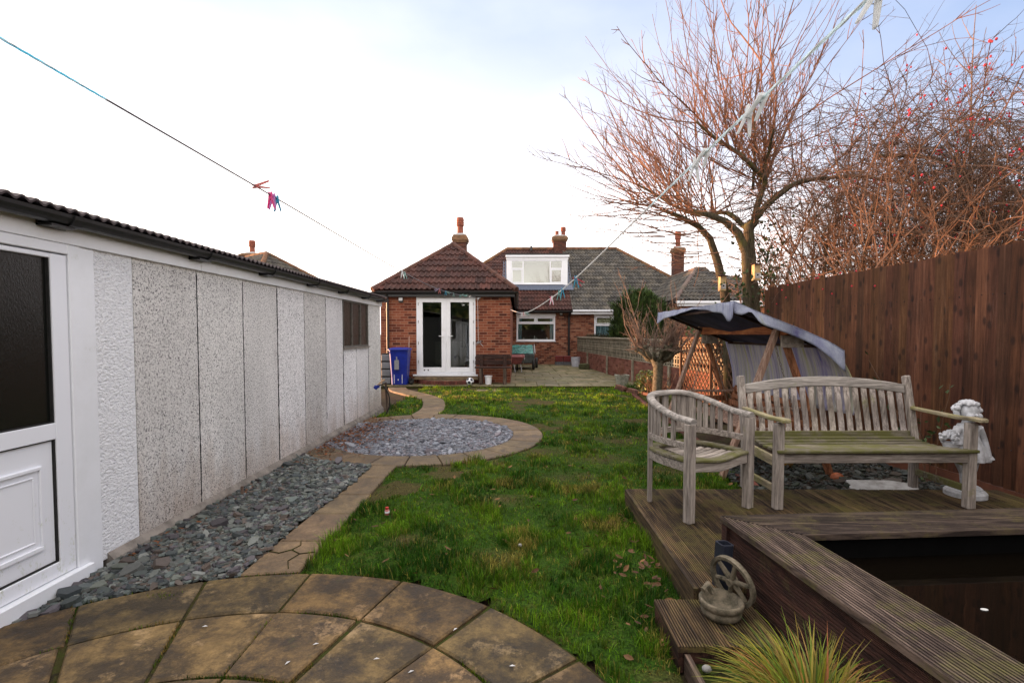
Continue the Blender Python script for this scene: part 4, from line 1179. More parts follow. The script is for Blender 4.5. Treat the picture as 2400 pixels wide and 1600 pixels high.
def chimney(parent, x0, x1, y0, y1, zb, zc, zt, pots, cap=.07):
    w = MB(); w.box(x0, x1, y0, y1, zb, zc)
    o = w.build('chimney', Wt['brick_dark'], parent)
    w = MB(); h = (zt-zc)
    w.box(x0-cap*.5, x1+cap*.5, y0-cap*.5, y1+cap*.5, zc+.001, zc+h*.25); w.box(x0-cap, x1+cap, y0-cap, y1+cap, zc+h*.25+.001, zc+h*.75); w.box(x0-cap*.4, x1+cap*.4, y0-cap*.4, y1+cap*.4, zc+h*.75+.001, zt)
    cx, cy = (x0+x1)/2, (y0+y1)/2
    w.build('chimney_cap', simple('lichened_brick_cap', (.24, .13, .07), (.09, .065, .035), 9, .9, .5, 30, coord='World', bdist=.01), o, bevel=.01)
    w = MB(); w.add([(x0-.02, y0-.02, zt+.001), (x1+.02, y0-.02, zt+.001), (x1+.02, y1+.02, zt+.001), (x0-.02, y1+.02, zt+.001), (cx-.1, cy-.1, zt+.1), (cx+.1, cy-.1, zt+.1), (cx+.1, cy+.1, zt+.1), (cx-.1, cy+.1, zt+.1)], [(0, 1, 5, 4), (1, 2, 6, 5), (2, 3, 7, 6), (3, 0, 4, 7), (4, 5, 6, 7)])
    w.build('flaunching', Wt['concrete_pale'], o)
    for (px, py, r, h, rb) in pots:
        p = MB(); pot(p, px, py, zt+.02, zt+h, r, rb); p.build('chimney_pot', Wt['terracotta'], o, smooth=False)
    return o
# chimney of the extension side, then the shared one on the ridge
chimney(house, -2.43, -1.96, 18.8, 19.3, 3.6, 4.93, 5.22, [(-2.20, 19.05, .135, .70, True)])
chimney(house, 1.96, 2.64, 26.5, 27.1, 5.6, 6.42, 6.70, [(2.16, 26.8, .115, .30, False), (2.50, 26.8, .13, .52, True)], .09)
w = MB(); ax_ = 1.87
w.tube([(ax_, 26.5, 6.25), (ax_, 26.5, 7.15)], .018, 6)
for z in (7.10, 6.86, 6.60):
    w.tube([(ax_-.75, 26.45, z), (ax_+.05, 26.45, z)], .009, 5)
    for k in range(6): w.tube([(ax_-.7+k*.13, 26.3, z), (ax_-.7+k*.13, 26.6, z)], .006, 4)
w.build('tv_aerial', Wt['steel'], house)
w = MB(); w.tube([(.75, 26.4, 5.9), (.75, 26.4, 6.14)], .06, 8); w.build('vent_pipe', Wt['black'], house)
# wall lights
def wall_light(x, y, z, lab):
    t = thing('security_light', lab, 'wall light', (x, y, z), group='lights on the house walls')
    w = MB(); w.box(x-.06, x+.06, y-.06, y-.001, z-.075, z+.075); w.build('housing', Wt['black'], t, bevel=.01)
    w = MB(); w.box(x-.055, x+.055, y-.085, y-.062, z-.03, z+.06); w.build('lens', simple('frosted_lens', (.65, .66, .66), bump=0, rough=.3), t, bevel=.008)
wall_light(-3.29, EY, 2.41, 'small square black and white security light left of the French doors')
wall_light(2.02, MY, 2.35, 'small security light under the gutter right of the kitchen window')

# ---- the attached neighbour ------------------------------------------------
nb = thing('attached_house', 'neighbouring half of the bungalow with grey lichened roof and white gutter', 'house', (6, 24, 0))
NW = (3.55, 5.3, 1.05, 2.35)
w = MB(); wall_with_holes(w, MXS+.003, MX1, 0, 2.5, MY+.003, MY+.25, [NW]); w.box(MX1-.25, MX1, MY+.25, 30.9, 0, 2.5); w.box(MXS+.003, MX1, 30.7, 30.95, 0, 2.5)
w.build('house_wall', Wt['brick_house'], nb)
tg = ((1, 1, 1), (1.15, 1.12, 1.05), (.8, .82, .85))
roof_face([(XS_e, MEY, MEZ), (MR, MEY, MEZ), (RX1, RY, RZ), (XS_r, RY, RZ)], Wt['tile_grey'], nb, 'roof', tints=tg, detail=5)
roof_face([(MR, MEY, MEZ), (MR, 31.1, MEZ), (RX1, RY, RZ)], Wt['tile_grey'], nb, 'roof', tints=tg, detail=4)
w = MB(); w.add([(XS_e, 31.1, MEZ), (MR, 31.1, MEZ), (RX1, RY, RZ), (XS_r, RY, RZ)], [(0, 1, 2, 3)]); w.build('roof', Wt['tile_grey'], nb)
w = MB(); ridge(w, (MR, MEY, MEZ), (RX1, RY, RZ), .10); ridge(w, (XS_r, RY, RZ), (RX1, RY, RZ), .11); w.build('ridge_tiles', Wt['tile_lichen'], nb)
w = MB(); w.box(XS_e+.03, MR-.1, MEY-.09, MEY+.0, 2.46, 2.54); w.box(XS_e-.03, MR-.1, MEY+.03, MEY+.06, 2.34, 2.45); w.box(XS_e, MR-.1, MEY+.06, MY, 2.35, 2.36)
w.build('gutter', Wt['upvc'], nb)
wn_ = window(nb, NW[0], NW[1], NW[2], NW[3]-.08, MY+.03, hbars=((1.85, NW[0]+.05, NW[1]-.05),), vbars=((4.42, 1.87, 2.2),), fr=.07, casements=((NW[0]+.08, 4.38, 1.90, 2.22),))
w = MB(); w.box(NW[0]-.02, NW[1]+.02, MY-.012, MY+.06, NW[3]-.078, NW[3]+.03); w.build('lintel', Wt['upvc'], wn_)
n = NT('cream_blind'); co = n.coord('World', scale=(1, 1, .02)); Wt['blind'] = n.fin(n.ramp(n.noise(co, 40, 2), [(.4, (.50, .42, .28)), (.6, (.75, .68, .5))]), .8, None, .1)
curtain(NW[0]+.05, NW[1]-.05, NW[2]+.02, 1.84, MY+.12, wn_, Wt['curtain']); curtain(NW[0]+.05, NW[1]-.05, 1.84, NW[3]-.1, MY+.16, wn_, Wt['blind'])
room(nb, MXS+.2, 7.5, MY+.26, 25.5, .3, 2.45, Wt['room'], Wt['room_floor'])

# ---- further house on the right ---------------------------------------------
n2 = thing('hipped_roof_house', 'grey tiled hipped bungalow beyond the garden wall behind the tree', 'house', (8, 22, 0))
hx0, hx1, hy, hz = 5.75, 9.6, 17.9, 2.66; apx, apy, apz = 7.45, 20.6, 4.12
roof_face([(hx0, hy, hz), (hx1, hy, hz), (apx+.4, apy, apz), (apx, apy, apz)], Wt['tile_grey'], n2, 'roof', tints=tg, detail=5)
roof_face([(hx0, 27, hz), (hx0, hy, hz), (apx, apy, apz), (apx, 27, apz)], Wt['tile_grey'], n2, 'roof', tints=tg, detail=4)
w = MB(); ridge(w, (hx0, hy, hz), (apx, apy, apz), .09); ridge(w, (apx, apy, apz), (apx, 27, apz), .1); ridge(w, (apx, apy, apz), (apx+.4, apy, apz), .1); w.build('ridge_tiles', simple('grey_ridge_tiles', (.16, .12, .09), (.08, .06, .05), 7, .85, .3, coord='World'), n2)
w = MB(); w.box(hx0+.15, hx1, hy+.15, hy+.4, 0, 2.6); w.box(hx0+.15, hx0+.4, hy+.4, 27, 0, 2.6); w.build('house_wall', Wt['brick_house'], n2)
w = MB(); w.box(hx0+.02, hx1, hy-.05, hy+.02, hz-.10, hz-.01); w.box(hx0+.06, hx1, hy+.03, hy+.06, hz-.2, hz-.09); w.build('gutter', Wt['upvc'], n2)
# the tall chimney belongs to a house of its own further back
n3 = thing('chimney_house', 'house with a tall brown brick chimney and red pot behind the bare tree', 'house', (9, 27, 0))
w = MB(); w.box(8.2, 14, 25, 31, 0, 2.6); w.build('house_wall', Wt['brick_house'], n3)
roof_face([(7.9, 24.7, 2.6), (14.3, 24.7, 2.6), (12.5, 28, 4.7), (9.6, 28, 4.7)], Wt['tile_grey'], n3, 'roof', tints=tg, detail=4)
roof_face([(7.9, 31.3, 2.6), (7.9, 24.7, 2.6), (9.6, 28, 4.7)], Wt['tile_grey'], n3, 'roof', tints=tg, detail=4)
chimney(n3, 7.95, 8.45, 25.0, 25.5, 2.6, 5.55, 5.80, [(8.2, 25.25, .14, .85, True)])
# ---- house on the left beyond the garage -------------------------------------
n4 = thing('left_neighbour_house', 'bungalow roof with stubby brick chimney showing above the garage', 'house', (-12, 24, 0))
A_, B_, C_, D_, E_, F_ = (-10.74, 21.0, 4.86), (-27.5, 32.5, 4.86), (-6.9, 23.0, 2.7), (-9.05, 16.5, 2.7), (-26.0, 28.2, 2.7), (-22, 36.0, 2.7)  # ridge stretched far left, out of view, to block the low sun
roof_face([D_, C_, A_], Wt['tile_grey'], n4, 'roof', tints=tg, detail=4)
roof_face([E_, D_, A_, B_], Wt['tile_grey'], n4, 'roof', tints=tg, detail=4)
w = MB(); w.add([C_, F_, B_, A_], [(0, 1, 2, 3)]); w.build('roof', Wt['tile_grey'], n4)
w = MB(); ridge(w, D_, A_, .1); ridge(w, C_, A_, .1); ridge(w, A_, B_, .1); w.build('ridge_tiles', Wt['tile_lichen'], n4)
w = MB(); cc_ = Vector((-16, 26, 0)); Q = [cc_+(Vector((p[0], p[1], 0))-cc_)*.94 for p in (D_, C_, F_, E_)]
w.prism([(q.x, q.y) for q in Q], (0, 0, 0), (1, 0, 0), (0, 1, 0), (0, 0, 1), 0, 2.68); w.build('house_wall', Wt['brick_house'], n4)
chimney(n4, -12.35, -11.75, 22.0, 22.6, 3.4, 4.90, 5.06, [(-12.05, 22.3, .13, .62, True)], .12)

# ---- the far end of the garden behind the camera (seen mirrored in the doors and windows)
rf = thing('rear_fence', 'brown board fence closing the garden behind the viewer', 'fence', (0, -4.5, 0))
w = MB(); x = -2.4
while x < 4.1:
    v = rnd.uniform(.7, 1.2); w.col = (v, v, v); w.box(x, x+.11, -4.5+rnd.uniform(0, .006), -4.48, 0, 1.85); x += .112
w.build('boards', Wt['dark_wood'], rf)
n5 = thing('added_rear_hedge', 'unseen tall dark hedge added beyond the rear fence to darken window reflections', 'hedge', (0, -8, 0))  # added out of view so the glass mirrors something dark
w = MB()
for i in range(7000):
    x = rnd.uniform(-11, 11); z = rnd.uniform(.2, 3.9+.8*fbm(x*.6, 0, 3)); y = -8+rnd.uniform(-.5, .35); s_ = rnd.uniform(.12, .3); k = rnd.uniform(.5, 1.3); w.col = (k, k, k)
    u_ = Vector((rnd.gauss(0, 1), rnd.gauss(0, .5), rnd.gauss(0, 1))).normalized()*s_; v_ = Vector((rnd.gauss(0, 1), rnd.gauss(0, .5), rnd.gauss(0, 1))).normalized()*s_
    c_ = Vector((x, y, z)); w.add([c_-u_, c_+v_, c_+u_, c_-v_], [(0, 1, 2, 3)])
w.col = (.4, .4, .4); w.box(-11, 11, -8.9, -8.5, 0, 3.5)
w.build('foliage', Wt['conifer'], n5)

# ---- unseen garage-shaped block added beyond ours to keep low sun off the fence
n6 = thing('unseen_sun_blocker', 'unseen garage-shaped sun blocker with shallow pitched roof added behind the long garage', 'garage', (-7.2, 5, 0))
w = MB(); w.box(-8.6, -5.8, -3.0, 12.0, 0, 2.3); w.build('wall', Wt['dash'], n6)
w = MB(); w.prism([(-8.8, 2.32), (-5.6, 2.32), (-7.2, 2.90)], (0, 0, 0), (1, 0, 0), (0, 0, 1), (0, 1, 0), -3.1, 12.1); w.build('roof', Wt['corr'], n6)
# ================================================================== WALL, FENCE, TRELLIS
WA, WB = Vector((2.72, 22.3, 0)), Vector((3.93, 7.9, 0))
wd_ = (WB-WA).normalized(); WL = (WB-WA).length; wn2 = Vector((-wd_.y, wd_.x, 0))   # wn2 points away from the garden
if wn2.x < 0: wn2 = -wn2
gw = thing('garden_wall', 'low red brick garden wall topped with pierced concrete screen blocks and flat coping', 'garden wall', tuple(WA))
Z3 = Vector((0, 0, 1))
def wbox(mb, s0, s1, t0, t1, z0, z1, reveal_shade=None):
    P = []
    for z in (z0, z1):
        for s_, t in ((s0, t0), (s1, t0), (s1, t1), (s0, t1)): P.append(WA+wd_*s_+wn2*t+Z3*z)
    mb.add(P, [(0, 3, 2, 1), (4, 5, 6, 7), (0, 1, 5, 4), (1, 2, 6, 5), (2, 3, 7, 6), (3, 0, 4, 7)])
    if reveal_shade:
        for i in (1, 2, 3, 5, 6): mb.c[-i] = tuple(q*reveal_shade for q in mb.col)  # all but the front face darkened: shade of the holes painted in
w = MB(); wbox(w, 0, WL, 0, .11, -.05, .665); w.build('brick_base', Wt['brick_garden'], gw, recalc=True)
Wt['screen'] = simple('screen_block_concrete', (.30, .265, .20), (.13, .115, .075), 6, .9, .5, 60, coord='World', bdist=.005)
w = MB(); bw_ = .292; nbk = int(WL/bw_)
for i in range(nbk):
    s0 = i*bw_
    tilt = 0
    v = rnd.uniform(.8, 1.15); w.col = (v, v, v*.97)
    for r_ in range(2):
        z0 = .672+r_*.297; 
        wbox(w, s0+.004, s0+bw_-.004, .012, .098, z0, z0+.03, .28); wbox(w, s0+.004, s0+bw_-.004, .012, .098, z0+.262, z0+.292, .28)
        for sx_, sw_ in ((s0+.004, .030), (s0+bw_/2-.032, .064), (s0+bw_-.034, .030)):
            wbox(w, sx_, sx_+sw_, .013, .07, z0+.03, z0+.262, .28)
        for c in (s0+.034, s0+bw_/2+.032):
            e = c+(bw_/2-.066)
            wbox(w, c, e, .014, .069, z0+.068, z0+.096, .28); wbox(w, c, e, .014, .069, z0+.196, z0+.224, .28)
w.col = (1, 1, 1)
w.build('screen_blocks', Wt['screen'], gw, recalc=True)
w = MB(); s0 = 0
while s0 < WL-.1:
    L_ = .9; wbox(w, s0+.004, min(WL, s0+L_-.004), -.02, .13, 1.266+(.045 if s0 < 7.3 else 0)*0, 1.318+rnd.uniform(-.006, .006)); s0 += L_
w.build('coping', Wt['screen'], gw, bevel=.008, recalc=True)
w = MB()
for s_ in (2.2, 5.2, 8.0, 10.7, 12.9): wbox(w, s_, s_+.10, -.055, -.004, 0, .70)
w.build('concrete_post', Wt['screen'], gw, bevel=.008, recalc=True)
# hidden low wall section closing the corner towards the fence
FX = 4.1
fence = thing('timber_fence', 'tall red-brown close-board timber fence running along the right side', 'fence', (FX, 4, 0))
w = MB(); yv = 8.02; k = 0; NY = []
while yv > -1.6:
    bwid = rnd.uniform(.098, .118); y0 = yv-bwid
    v = rnd.uniform(.62, 1.35); w.col = (v, v*rnd.uniform(.92, 1.1), v*rnd.uniform(.88, 1.15)); NY.append(yv-bwid*.35)
    tp = 2.195+rnd.uniform(-.010, .012)
    # feather edge: thick edge proud of the next board
    a = Vector((FX+rnd.uniform(-.003, .003), yv, 0)); th0, th1 = .027, .006
    P = [(FX, yv+.012, .16), (FX-th0+rnd.uniform(-.003, .003), yv+.012, .16), (FX-th1, y0, .16), (FX, y0, .16)]
    P2 = [(p[0], p[1], tp) for p in P]
    w.add(P+P2, [(0, 1, 2, 3), (7, 6, 5, 4), (0, 4, 5, 1), (1, 5, 6, 2), (2, 6, 7, 3), (3, 7, 4, 0)])
    yv = y0; k += 1
w.build('boards', Wt['fence'], fence, recalc=True)
w = MB()
for yn in NY:
    for z in (.49, 1.79): w.tube([(FX-.02, yn, z+rnd.uniform(-.01, .01)), (FX-.0235, yn, z)], .0045, 6)
tag(w.build('nails', Wt['rubber'], fence), kind=None)
w = MB()
w.box(FX+.003, FX+.05, -1.6, 8.02, .45, .52); w.box(FX+.003, FX+.05, -1.6, 8.02, 1.75, 1.82)
w.build('rail', Wt['fence'], fence)
w = MB(); w.box(FX-.022, FX+.012, -1.6, 8.02, 0.0, .155); w.build('gravel_board', simple('orange_brown_board', (.17, .06, .03), (.08, .03, .018), 5, .8, .3, coord='World'), fence)
for yv in (8.09, 5.2, 2.3):
    w = MB(); w.box(FX+.055, FX+.14, yv-.04, yv+.04, 0, 2.1)
    if yv > 8: w = MB(); w.box(FX-.03, FX+.07, 8.035, 8.12, 0, 2.16)
    w.build('post', Wt['fence'], fence)

tr_ = thing('trellis_panel', 'brown diamond lattice trellis leaning on the wall behind the swing seat', 'trellis', tuple(WA+wd_*12.2-wn2*.06))
def wpt(s_, t, z): return WA+wd_*s_+wn2*t+Z3*z
w = MB(); S0, S1, TZ0, TZ1 = 11.55, 14.3, .12, 1.36
for (a, b) in ((( S0, TZ0), (S0, TZ1)), ((S1, TZ0), (S1, TZ1)), ((S0, TZ0), (S1, TZ0)), ((S0, TZ1), (S1, TZ1)), (((S0+S1)/2, TZ0), ((S0+S1)/2, TZ1))):
    w.bar(wpt(a[0], -.085, a[1]), wpt(b[0], -.085, b[1]), .04, .045, up=wn2)
w.build('frame', Wt['trellis'], tr_)
w = MB(); H_ = TZ1-TZ0
for sgn, off in ((1, -.05), (-1, -.065)):
    s_ = S0-H_
    while s_ < S1:
        a = max(s_, S0); b = min(s_+H_, S1)
        if sgn > 0: za, zb_ = TZ0+(a-s_), TZ0+(b-s_)
        else: za, zb_ = TZ1-(a-s_), TZ1-(b-s_)
        if b-a > .05: w.bar(wpt(a, off, za), wpt(b, off, zb_), .013, .024, up=wn2 if False else (0, 0, 1))
        s_ += .155
w.build('lattice', Wt['trellis'], tr_)

# ================================================================== DECK, STEP, POND
def dboard(mb, a, b, width, z, thick=.028, grooves=9, depth=.006):
    """grooved board from a to b (2D), centred, top at z"""
    a, b = Vector((*a, 0)), Vector((*b, 0)); d = (b-a).normalized(); sd = Vector((d.y, -d.x, 0))
    n_ = grooves; P = []; e = .004
    P.append((-width/2, -thick)); P.append((-width/2, -e)); P.append((-width/2+e, 0))
    pitch = (width-.012)/n_; x = -width/2+.006
    for i in range(n_):
        x0 = x+i*pitch
        P += [(x0+pitch*.08, 0), (x0+pitch*.22, -depth), (x0+pitch*.42, -depth), (x0+pitch*.56, 0)]
    P += [(width/2-e, 0), (width/2, -e), (width/2, -thick)]
    f0 = len(mb.f); c_ = mb.col; mb.prism(P, Vector((a.x, a.y, z)), sd, (0, 0, 1), d, 0, (b-a).length)
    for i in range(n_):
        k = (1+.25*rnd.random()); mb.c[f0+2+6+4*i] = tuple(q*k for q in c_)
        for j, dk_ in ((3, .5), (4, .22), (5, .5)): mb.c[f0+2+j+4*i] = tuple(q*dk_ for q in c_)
def board_tint(mb, lo=.75, hi=1.25):
    v = rnd.uniform(lo, hi); mb.col = (v, v*rnd.uniform(.95, 1.05), v*rnd.uniform(.9, 1.05))
DZ = .15
deck = thing('timber_deck', 'low grooved timber deck, green with algae, carrying the bench and chair', 'decking', (2.4, 3.3, 0))
w = MB(); x = .985
DA = R(0.0)
while x < 4.07:
    board_tint(w); y_near = 2.47 if x < 1.25 else 2.6
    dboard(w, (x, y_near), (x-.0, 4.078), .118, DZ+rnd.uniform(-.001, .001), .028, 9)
    x += .1235
w.build('boards', Wt['deck'], deck)
w = MB(); w.box(.905, .924, 2.47, 4.07, -.02, DZ-.003); 
for z in (.03, .06, .09, .12): pass
w.build('fascia_board', Wt['deck'], deck)
w = MB(); w.box(.93, 4.05, 4.03, 4.055, -.02, DZ-.032); w.box(.93, 1.3, 2.48, 2.50, -.02, DZ-.032)
for x in (1.0, 1.8, 2.6, 3.4, 4.0): w.box(x, x+.045, 2.52, 4.02, 0, DZ-.033)
w.build('joist', Wt['deck'], deck)

step = thing('timber_step', 'small lower step of grooved boards carrying the wheel planter', 'step', (.95, 2.25, 0))
w = MB(); SZ = .10; y = 2.12
for i in range(3):
    board_tint(w); 
    y += 0
x = .755
w = MB()
while x < 1.17:
    board_tint(w, .8, 1.3); dboard(w, (x, 2.075), (x, 2.452), .114, SZ, .028, 8); x += .119
w.build('boards', Wt['deck'], step)
w = MB(); w.box(.70, .72, 2.08, 2.44, -.02, SZ-.004); w.box(.721, 1.15, 2.085, 2.105, -.02, SZ-.031); w.build('frame', Wt['pondside'], step)
pbx = thing('planter_frame', 'open timber edging frame around mossy soil in front of the pond', 'planter', (.9, 1.7, 0))
w = MB()
w.prism([(0, 0), (.024, 0), (.024, .09), (0, .09)], (.722, 1.2, -.02), (1, 0, 0), (0, 0, 1), (0, 1, 0), 0, .868)
w.build('edging', Wt['cope'], pbx)
n = NT('mossy_soil'); co = n.coord('World'); f = n.noise(co, 14, 6, .75)
Wt['mossoil'] = n.fin(n.ramp(f, [(.35, (.012, .010, .006)), (.5, (.03, .04, .008)), (.65, (.05, .075, .012))]), .95, n.bump(f, 1, .02), .1)
w = MB(); w.box(.746, 1.3, 1.2, 2.08, -.02, .018); w.build('soil', Wt['mossoil'], pbx)

# pond: a raised timber box turned about 6 degrees
PZ = .44
pond = thing('raised_pond', 'raised timber pond with wide grooved mitred coping and dark water', 'pond', (1.12, 2.70, 0))
c0 = Vector((1.128, 2.70)); dn = Vector((.114, -1.0)).normalized(); dr = Vector((1.0, .078)).normalized()
cw = .285
def pp(a, b): v = c0+dr*a+dn*b; return (v.x, v.y)
Ln, Lr = 2.6, 2.93
pdep = 1.9
cut = cw
w = MB()
# near (left) arm: boards parallel to dn with mitred start; rear arm parallel to dr
def cope_board(mb, o0, o1, inner0, inner1, z, th, grooves):
    """quad strip board between outer line o0->o1 and inner line inner0->inner1 with lengthwise grooves"""
    o0, o1, i0, i1 = [Vector((*p, 0)) for p in (o0, o1, inner0, inner1)]
    P0, P1 = [], []; prof_ = []
    n_ = grooves; pitch = 1.0/n_; prof_.append((0, -th)); prof_.append((0, -.004)); prof_.append((.02, 0))
    for i in range(n_):
        x0 = i*pitch*.96+.02
        prof_ += [(x0+pitch*.10, 0), (x0+pitch*.24, -.006), (x0+pitch*.46, -.006), (x0+pitch*.60, 0)]
    prof_ += [(.985, 0), (1, -.004), (1, -th)]
    for t, h in prof_:
        a = o0.lerp(i0, t); b = o1.lerp(i1, t)
        P0.append((a.x, a.y, z+h)); P1.append((b.x, b.y, z+h))
    k = len(P0); f0 = len(mb.f); c_ = mb.col
    mb.add(P0+P1, [tuple(range(k)), tuple(reversed(range(k, 2*k)))]+[(i, k+i, k+(i+1) % k, (i+1) % k) for i in range(k)])
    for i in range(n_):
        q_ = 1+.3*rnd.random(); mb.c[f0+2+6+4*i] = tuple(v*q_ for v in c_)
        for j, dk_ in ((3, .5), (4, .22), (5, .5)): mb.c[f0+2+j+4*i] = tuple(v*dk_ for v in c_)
for j in range(2):
    a, b = j*(cw/2+.002), (j+1)*(cw/2)-.001
    board_tint(w, .9, 1.2)
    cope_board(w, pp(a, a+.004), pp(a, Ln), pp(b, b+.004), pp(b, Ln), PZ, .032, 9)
w.build('side_coping', Wt['cope'], pond, recalc=True)
w = MB()
for j in range(2):
    a, b = j*(cw/2+.002), (j+1)*(cw/2)-.001
    board_tint(w, .8, 1.05)
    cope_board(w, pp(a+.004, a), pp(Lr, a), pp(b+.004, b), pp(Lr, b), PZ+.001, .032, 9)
w.build('rear_coping', Wt['cope_x'], pond, recalc=True)
w = MB()
for z0 in (.0, .118, .236, .354):
    v = rnd.uniform(.85, 1.15); w.col = (v, v, v)
    # ribbed boards on the outer side
    z1 = min(z0+.116, PZ-.034); prf = [(0, z0), (.022, z0)]
    k = 7; h = (z1-z0)/k
    for i in range(k): prf += [(.022, z0+h*(i+.05)), (.022, z0+h*(i+.6)), (.015, z0+h*(i+.68)), (.015, z0+h*(i+.95))]
    prf += [(.022, z1), (0, z1)]
    o = Vector((*pp(.045, .03), 0))
    w.prism(prf, o, Vector((-dr.x, -dr.y, 0)), (0, 0, 1), Vector((dn.x, dn.y, 0)), 0, Ln-.03)
    o = Vector((*pp(.03, .045), 0))
    w.prism(prf, o, Vector((-dn.x, -dn.y, 0)), (0, 0, 1), Vector((dr.x, dr.y, 0)), 0, Lr-.03)
w.build('side_boards', Wt['pondside'], pond, recalc=True)
w = MB(); ob = Matrix.Rotation(math.atan2(dr.y, dr.x), 3, 'Z')
cx_, cy_ = pp(.035, .035); w.obox((cx_, cy_, .2), (.055, .055, .40), ob); w.build('corner_post', Wt['pondside'], pond)
w = MB()
q = [pp(cw-.03, cw-.03), pp(cw-.03, Ln), pp(Lr, Ln), pp(Lr, cw-.03)]
for i in (0, 3):
    a, b = q[i], q[(i+1) % 4]
    w.add([(*a, -.2), (*b, -.2), (*b, PZ-.034), (*a, PZ-.034)], [(0, 1, 2, 3)])
w.build('liner', simple('black_pond_liner', (.004, .004, .004), bump=.2, rough=.95, coord='World', spec=.05), pond)
n = NT('dark_pond_water'); co = n.coord('World')
wt = n.fin((.004, .003, .002), .025, n.bump(n.noise(co, 5, 2), .05, .01), .20)
w = MB(); w.add([(*p, .30) for p in q], [(0, 1, 2, 3)])
tag(w.build('pond_water', wt, recalc=True), kind='structure')
w = MB()
for (px, py) in ((2050, 1329), (2222, 1415), (2101, 1355), (2268, 1435)): pass
for (x, y, s_) in ((1.95, 2.02, .016), (1.98, 1.78, .010), (1.93, 1.66, .010)):
    w.sphere((x, y, .302), s_, 8, 5, (1, .6, .2))
tag(w.build('floating_fluff', simple('white_fluff', (.7, .7, .68), bump=0)), 'small white flecks of fluff floating on the dark pond water', 'fluff')

# ornaments on the step --------------------------------------------------------
tb_ = thing('plastic_tube', 'short black square plastic tube standing on the deck against the pond', 'tube', (1.07, 2.53, DZ))
M_ = Matrix.Rotation(R(12), 3, 'Z') @ Matrix.Rotation(R(4), 3, 'Y')
w = MB(); s_, t_, hh = .036, .008, .27; base = Vector((1.055, 2.50, .10))
cs = [(-s_, -s_*.7), (-s_*.7, -s_), (s_*.7, -s_), (s_, -s_*.7), (s_, s_*.7), (s_*.7, s_), (-s_*.7, s_), (-s_, s_*.7)]
V = []
for (k, z) in ((1, 0), (1, hh), (.74, hh), (.74, .05)):
    V += [base + M_ @ Vector((a*k, b*k, z)) for a, b in cs]
F = []
for r_ in range(3): F += [(r_*8+i, r_*8+(i+1) % 8, (r_+1)*8+(i+1) % 8, (r_+1)*8+i) for i in range(8)]
F.append(tuple(range(24, 32)))
w.add(V, F); w.build('tube_body', simple('navy_black_plastic', (.020, .024, .038), (.012, .014, .022), 20, .45, .3, 200), tb_, recalc=True)
w = MB(); w.add([base + M_ @ Vector((a*1.12, b*1.12, z)) for z in (-.02, .02) for a, b in cs], [(i, (i+1) % 8, 8+(i+1) % 8, 8+i) for i in range(8)]+[tuple(range(8, 16))])
w.build('collar', Wt['rubber'], tb_)

stonem = simple('mossy_cast_stone', (.20, .165, .115), (.045, .042, .026), 22, .9, .6, 120, bdist=.006)
wh = thing('wheel_planter', 'weathered stone cartwheel planter with round bowl on the lower step', 'planter', (.93, 2.22, SZ))
bc = Vector((.935, 2.205, SZ))
w = MB(); w.lathe([(.001, .0), (.095, .0), (.112, .02), (.118, .045), (.112, .052), (.112, .062), (.125, .07), (.128, .10), (.118, .108), (.106, .10), (.095, .075), (.06, .055), (.001, .05)], bc, 28)
w.build('bowl', stonem, wh, smooth=True)
# wheel standing behind, turned to face front-left
Mw = Matrix.Rotation(R(-64), 3, 'Z') @ Matrix.Rotation(R(12), 3, 'X')
wc = bc + Vector((.085, .05, .185)); RW = .155
def wp(a, b, c): return wc + Mw @ Vector((a, b, c))
w = MB(); N_ = 32; prw = [(RW, -.015), (RW, .015), (RW-.020, .015), (RW-.026, .008), (RW-.026, -.008), (RW-.020, -.015)]
V = [wp(r*math.cos(2*PI*k/N_), y, r*math.sin(2*PI*k/N_)) for k in range(N_) for r, y in prw]
F = [(k*6+j, k*6+(j+1) % 6, ((k+1) % N_)*6+(j+1) % 6, ((k+1) % N_)*6+j) for k in range(N_) for j in range(6)]
w.add(V, F); w.build('wheel_rim', stonem, wh, recalc=True)
for k in range(6):
    a = 2*PI*k/6+.2; w = MB(); w.tube([wp(.02*math.cos(a), 0, .02*math.sin(a)), wp((RW-.03)*math.cos(a), 0, (RW-.03)*math.sin(a))], [.018, .012], 8); w.build('spoke', stonem, wh)
w = MB(); w.tube([wp(0, -.032, 0), wp(0, .028, 0)], [.022, .026], 12); w.build('hub', stonem, wh)
w = MB(); w.tube([bc+Vector((-.03, .05, .11)), bc+Vector((-.06, .06, .16)), bc+Vector((-.10, .03, .14))], [.018, .022, .016], 8); w.build('bird', stonem, wh)

for ch in children(wh):
    for v in ch.data.vertices: v.co = Vector(v.co)*.80
wh.location = (.975, 2.32, SZ)
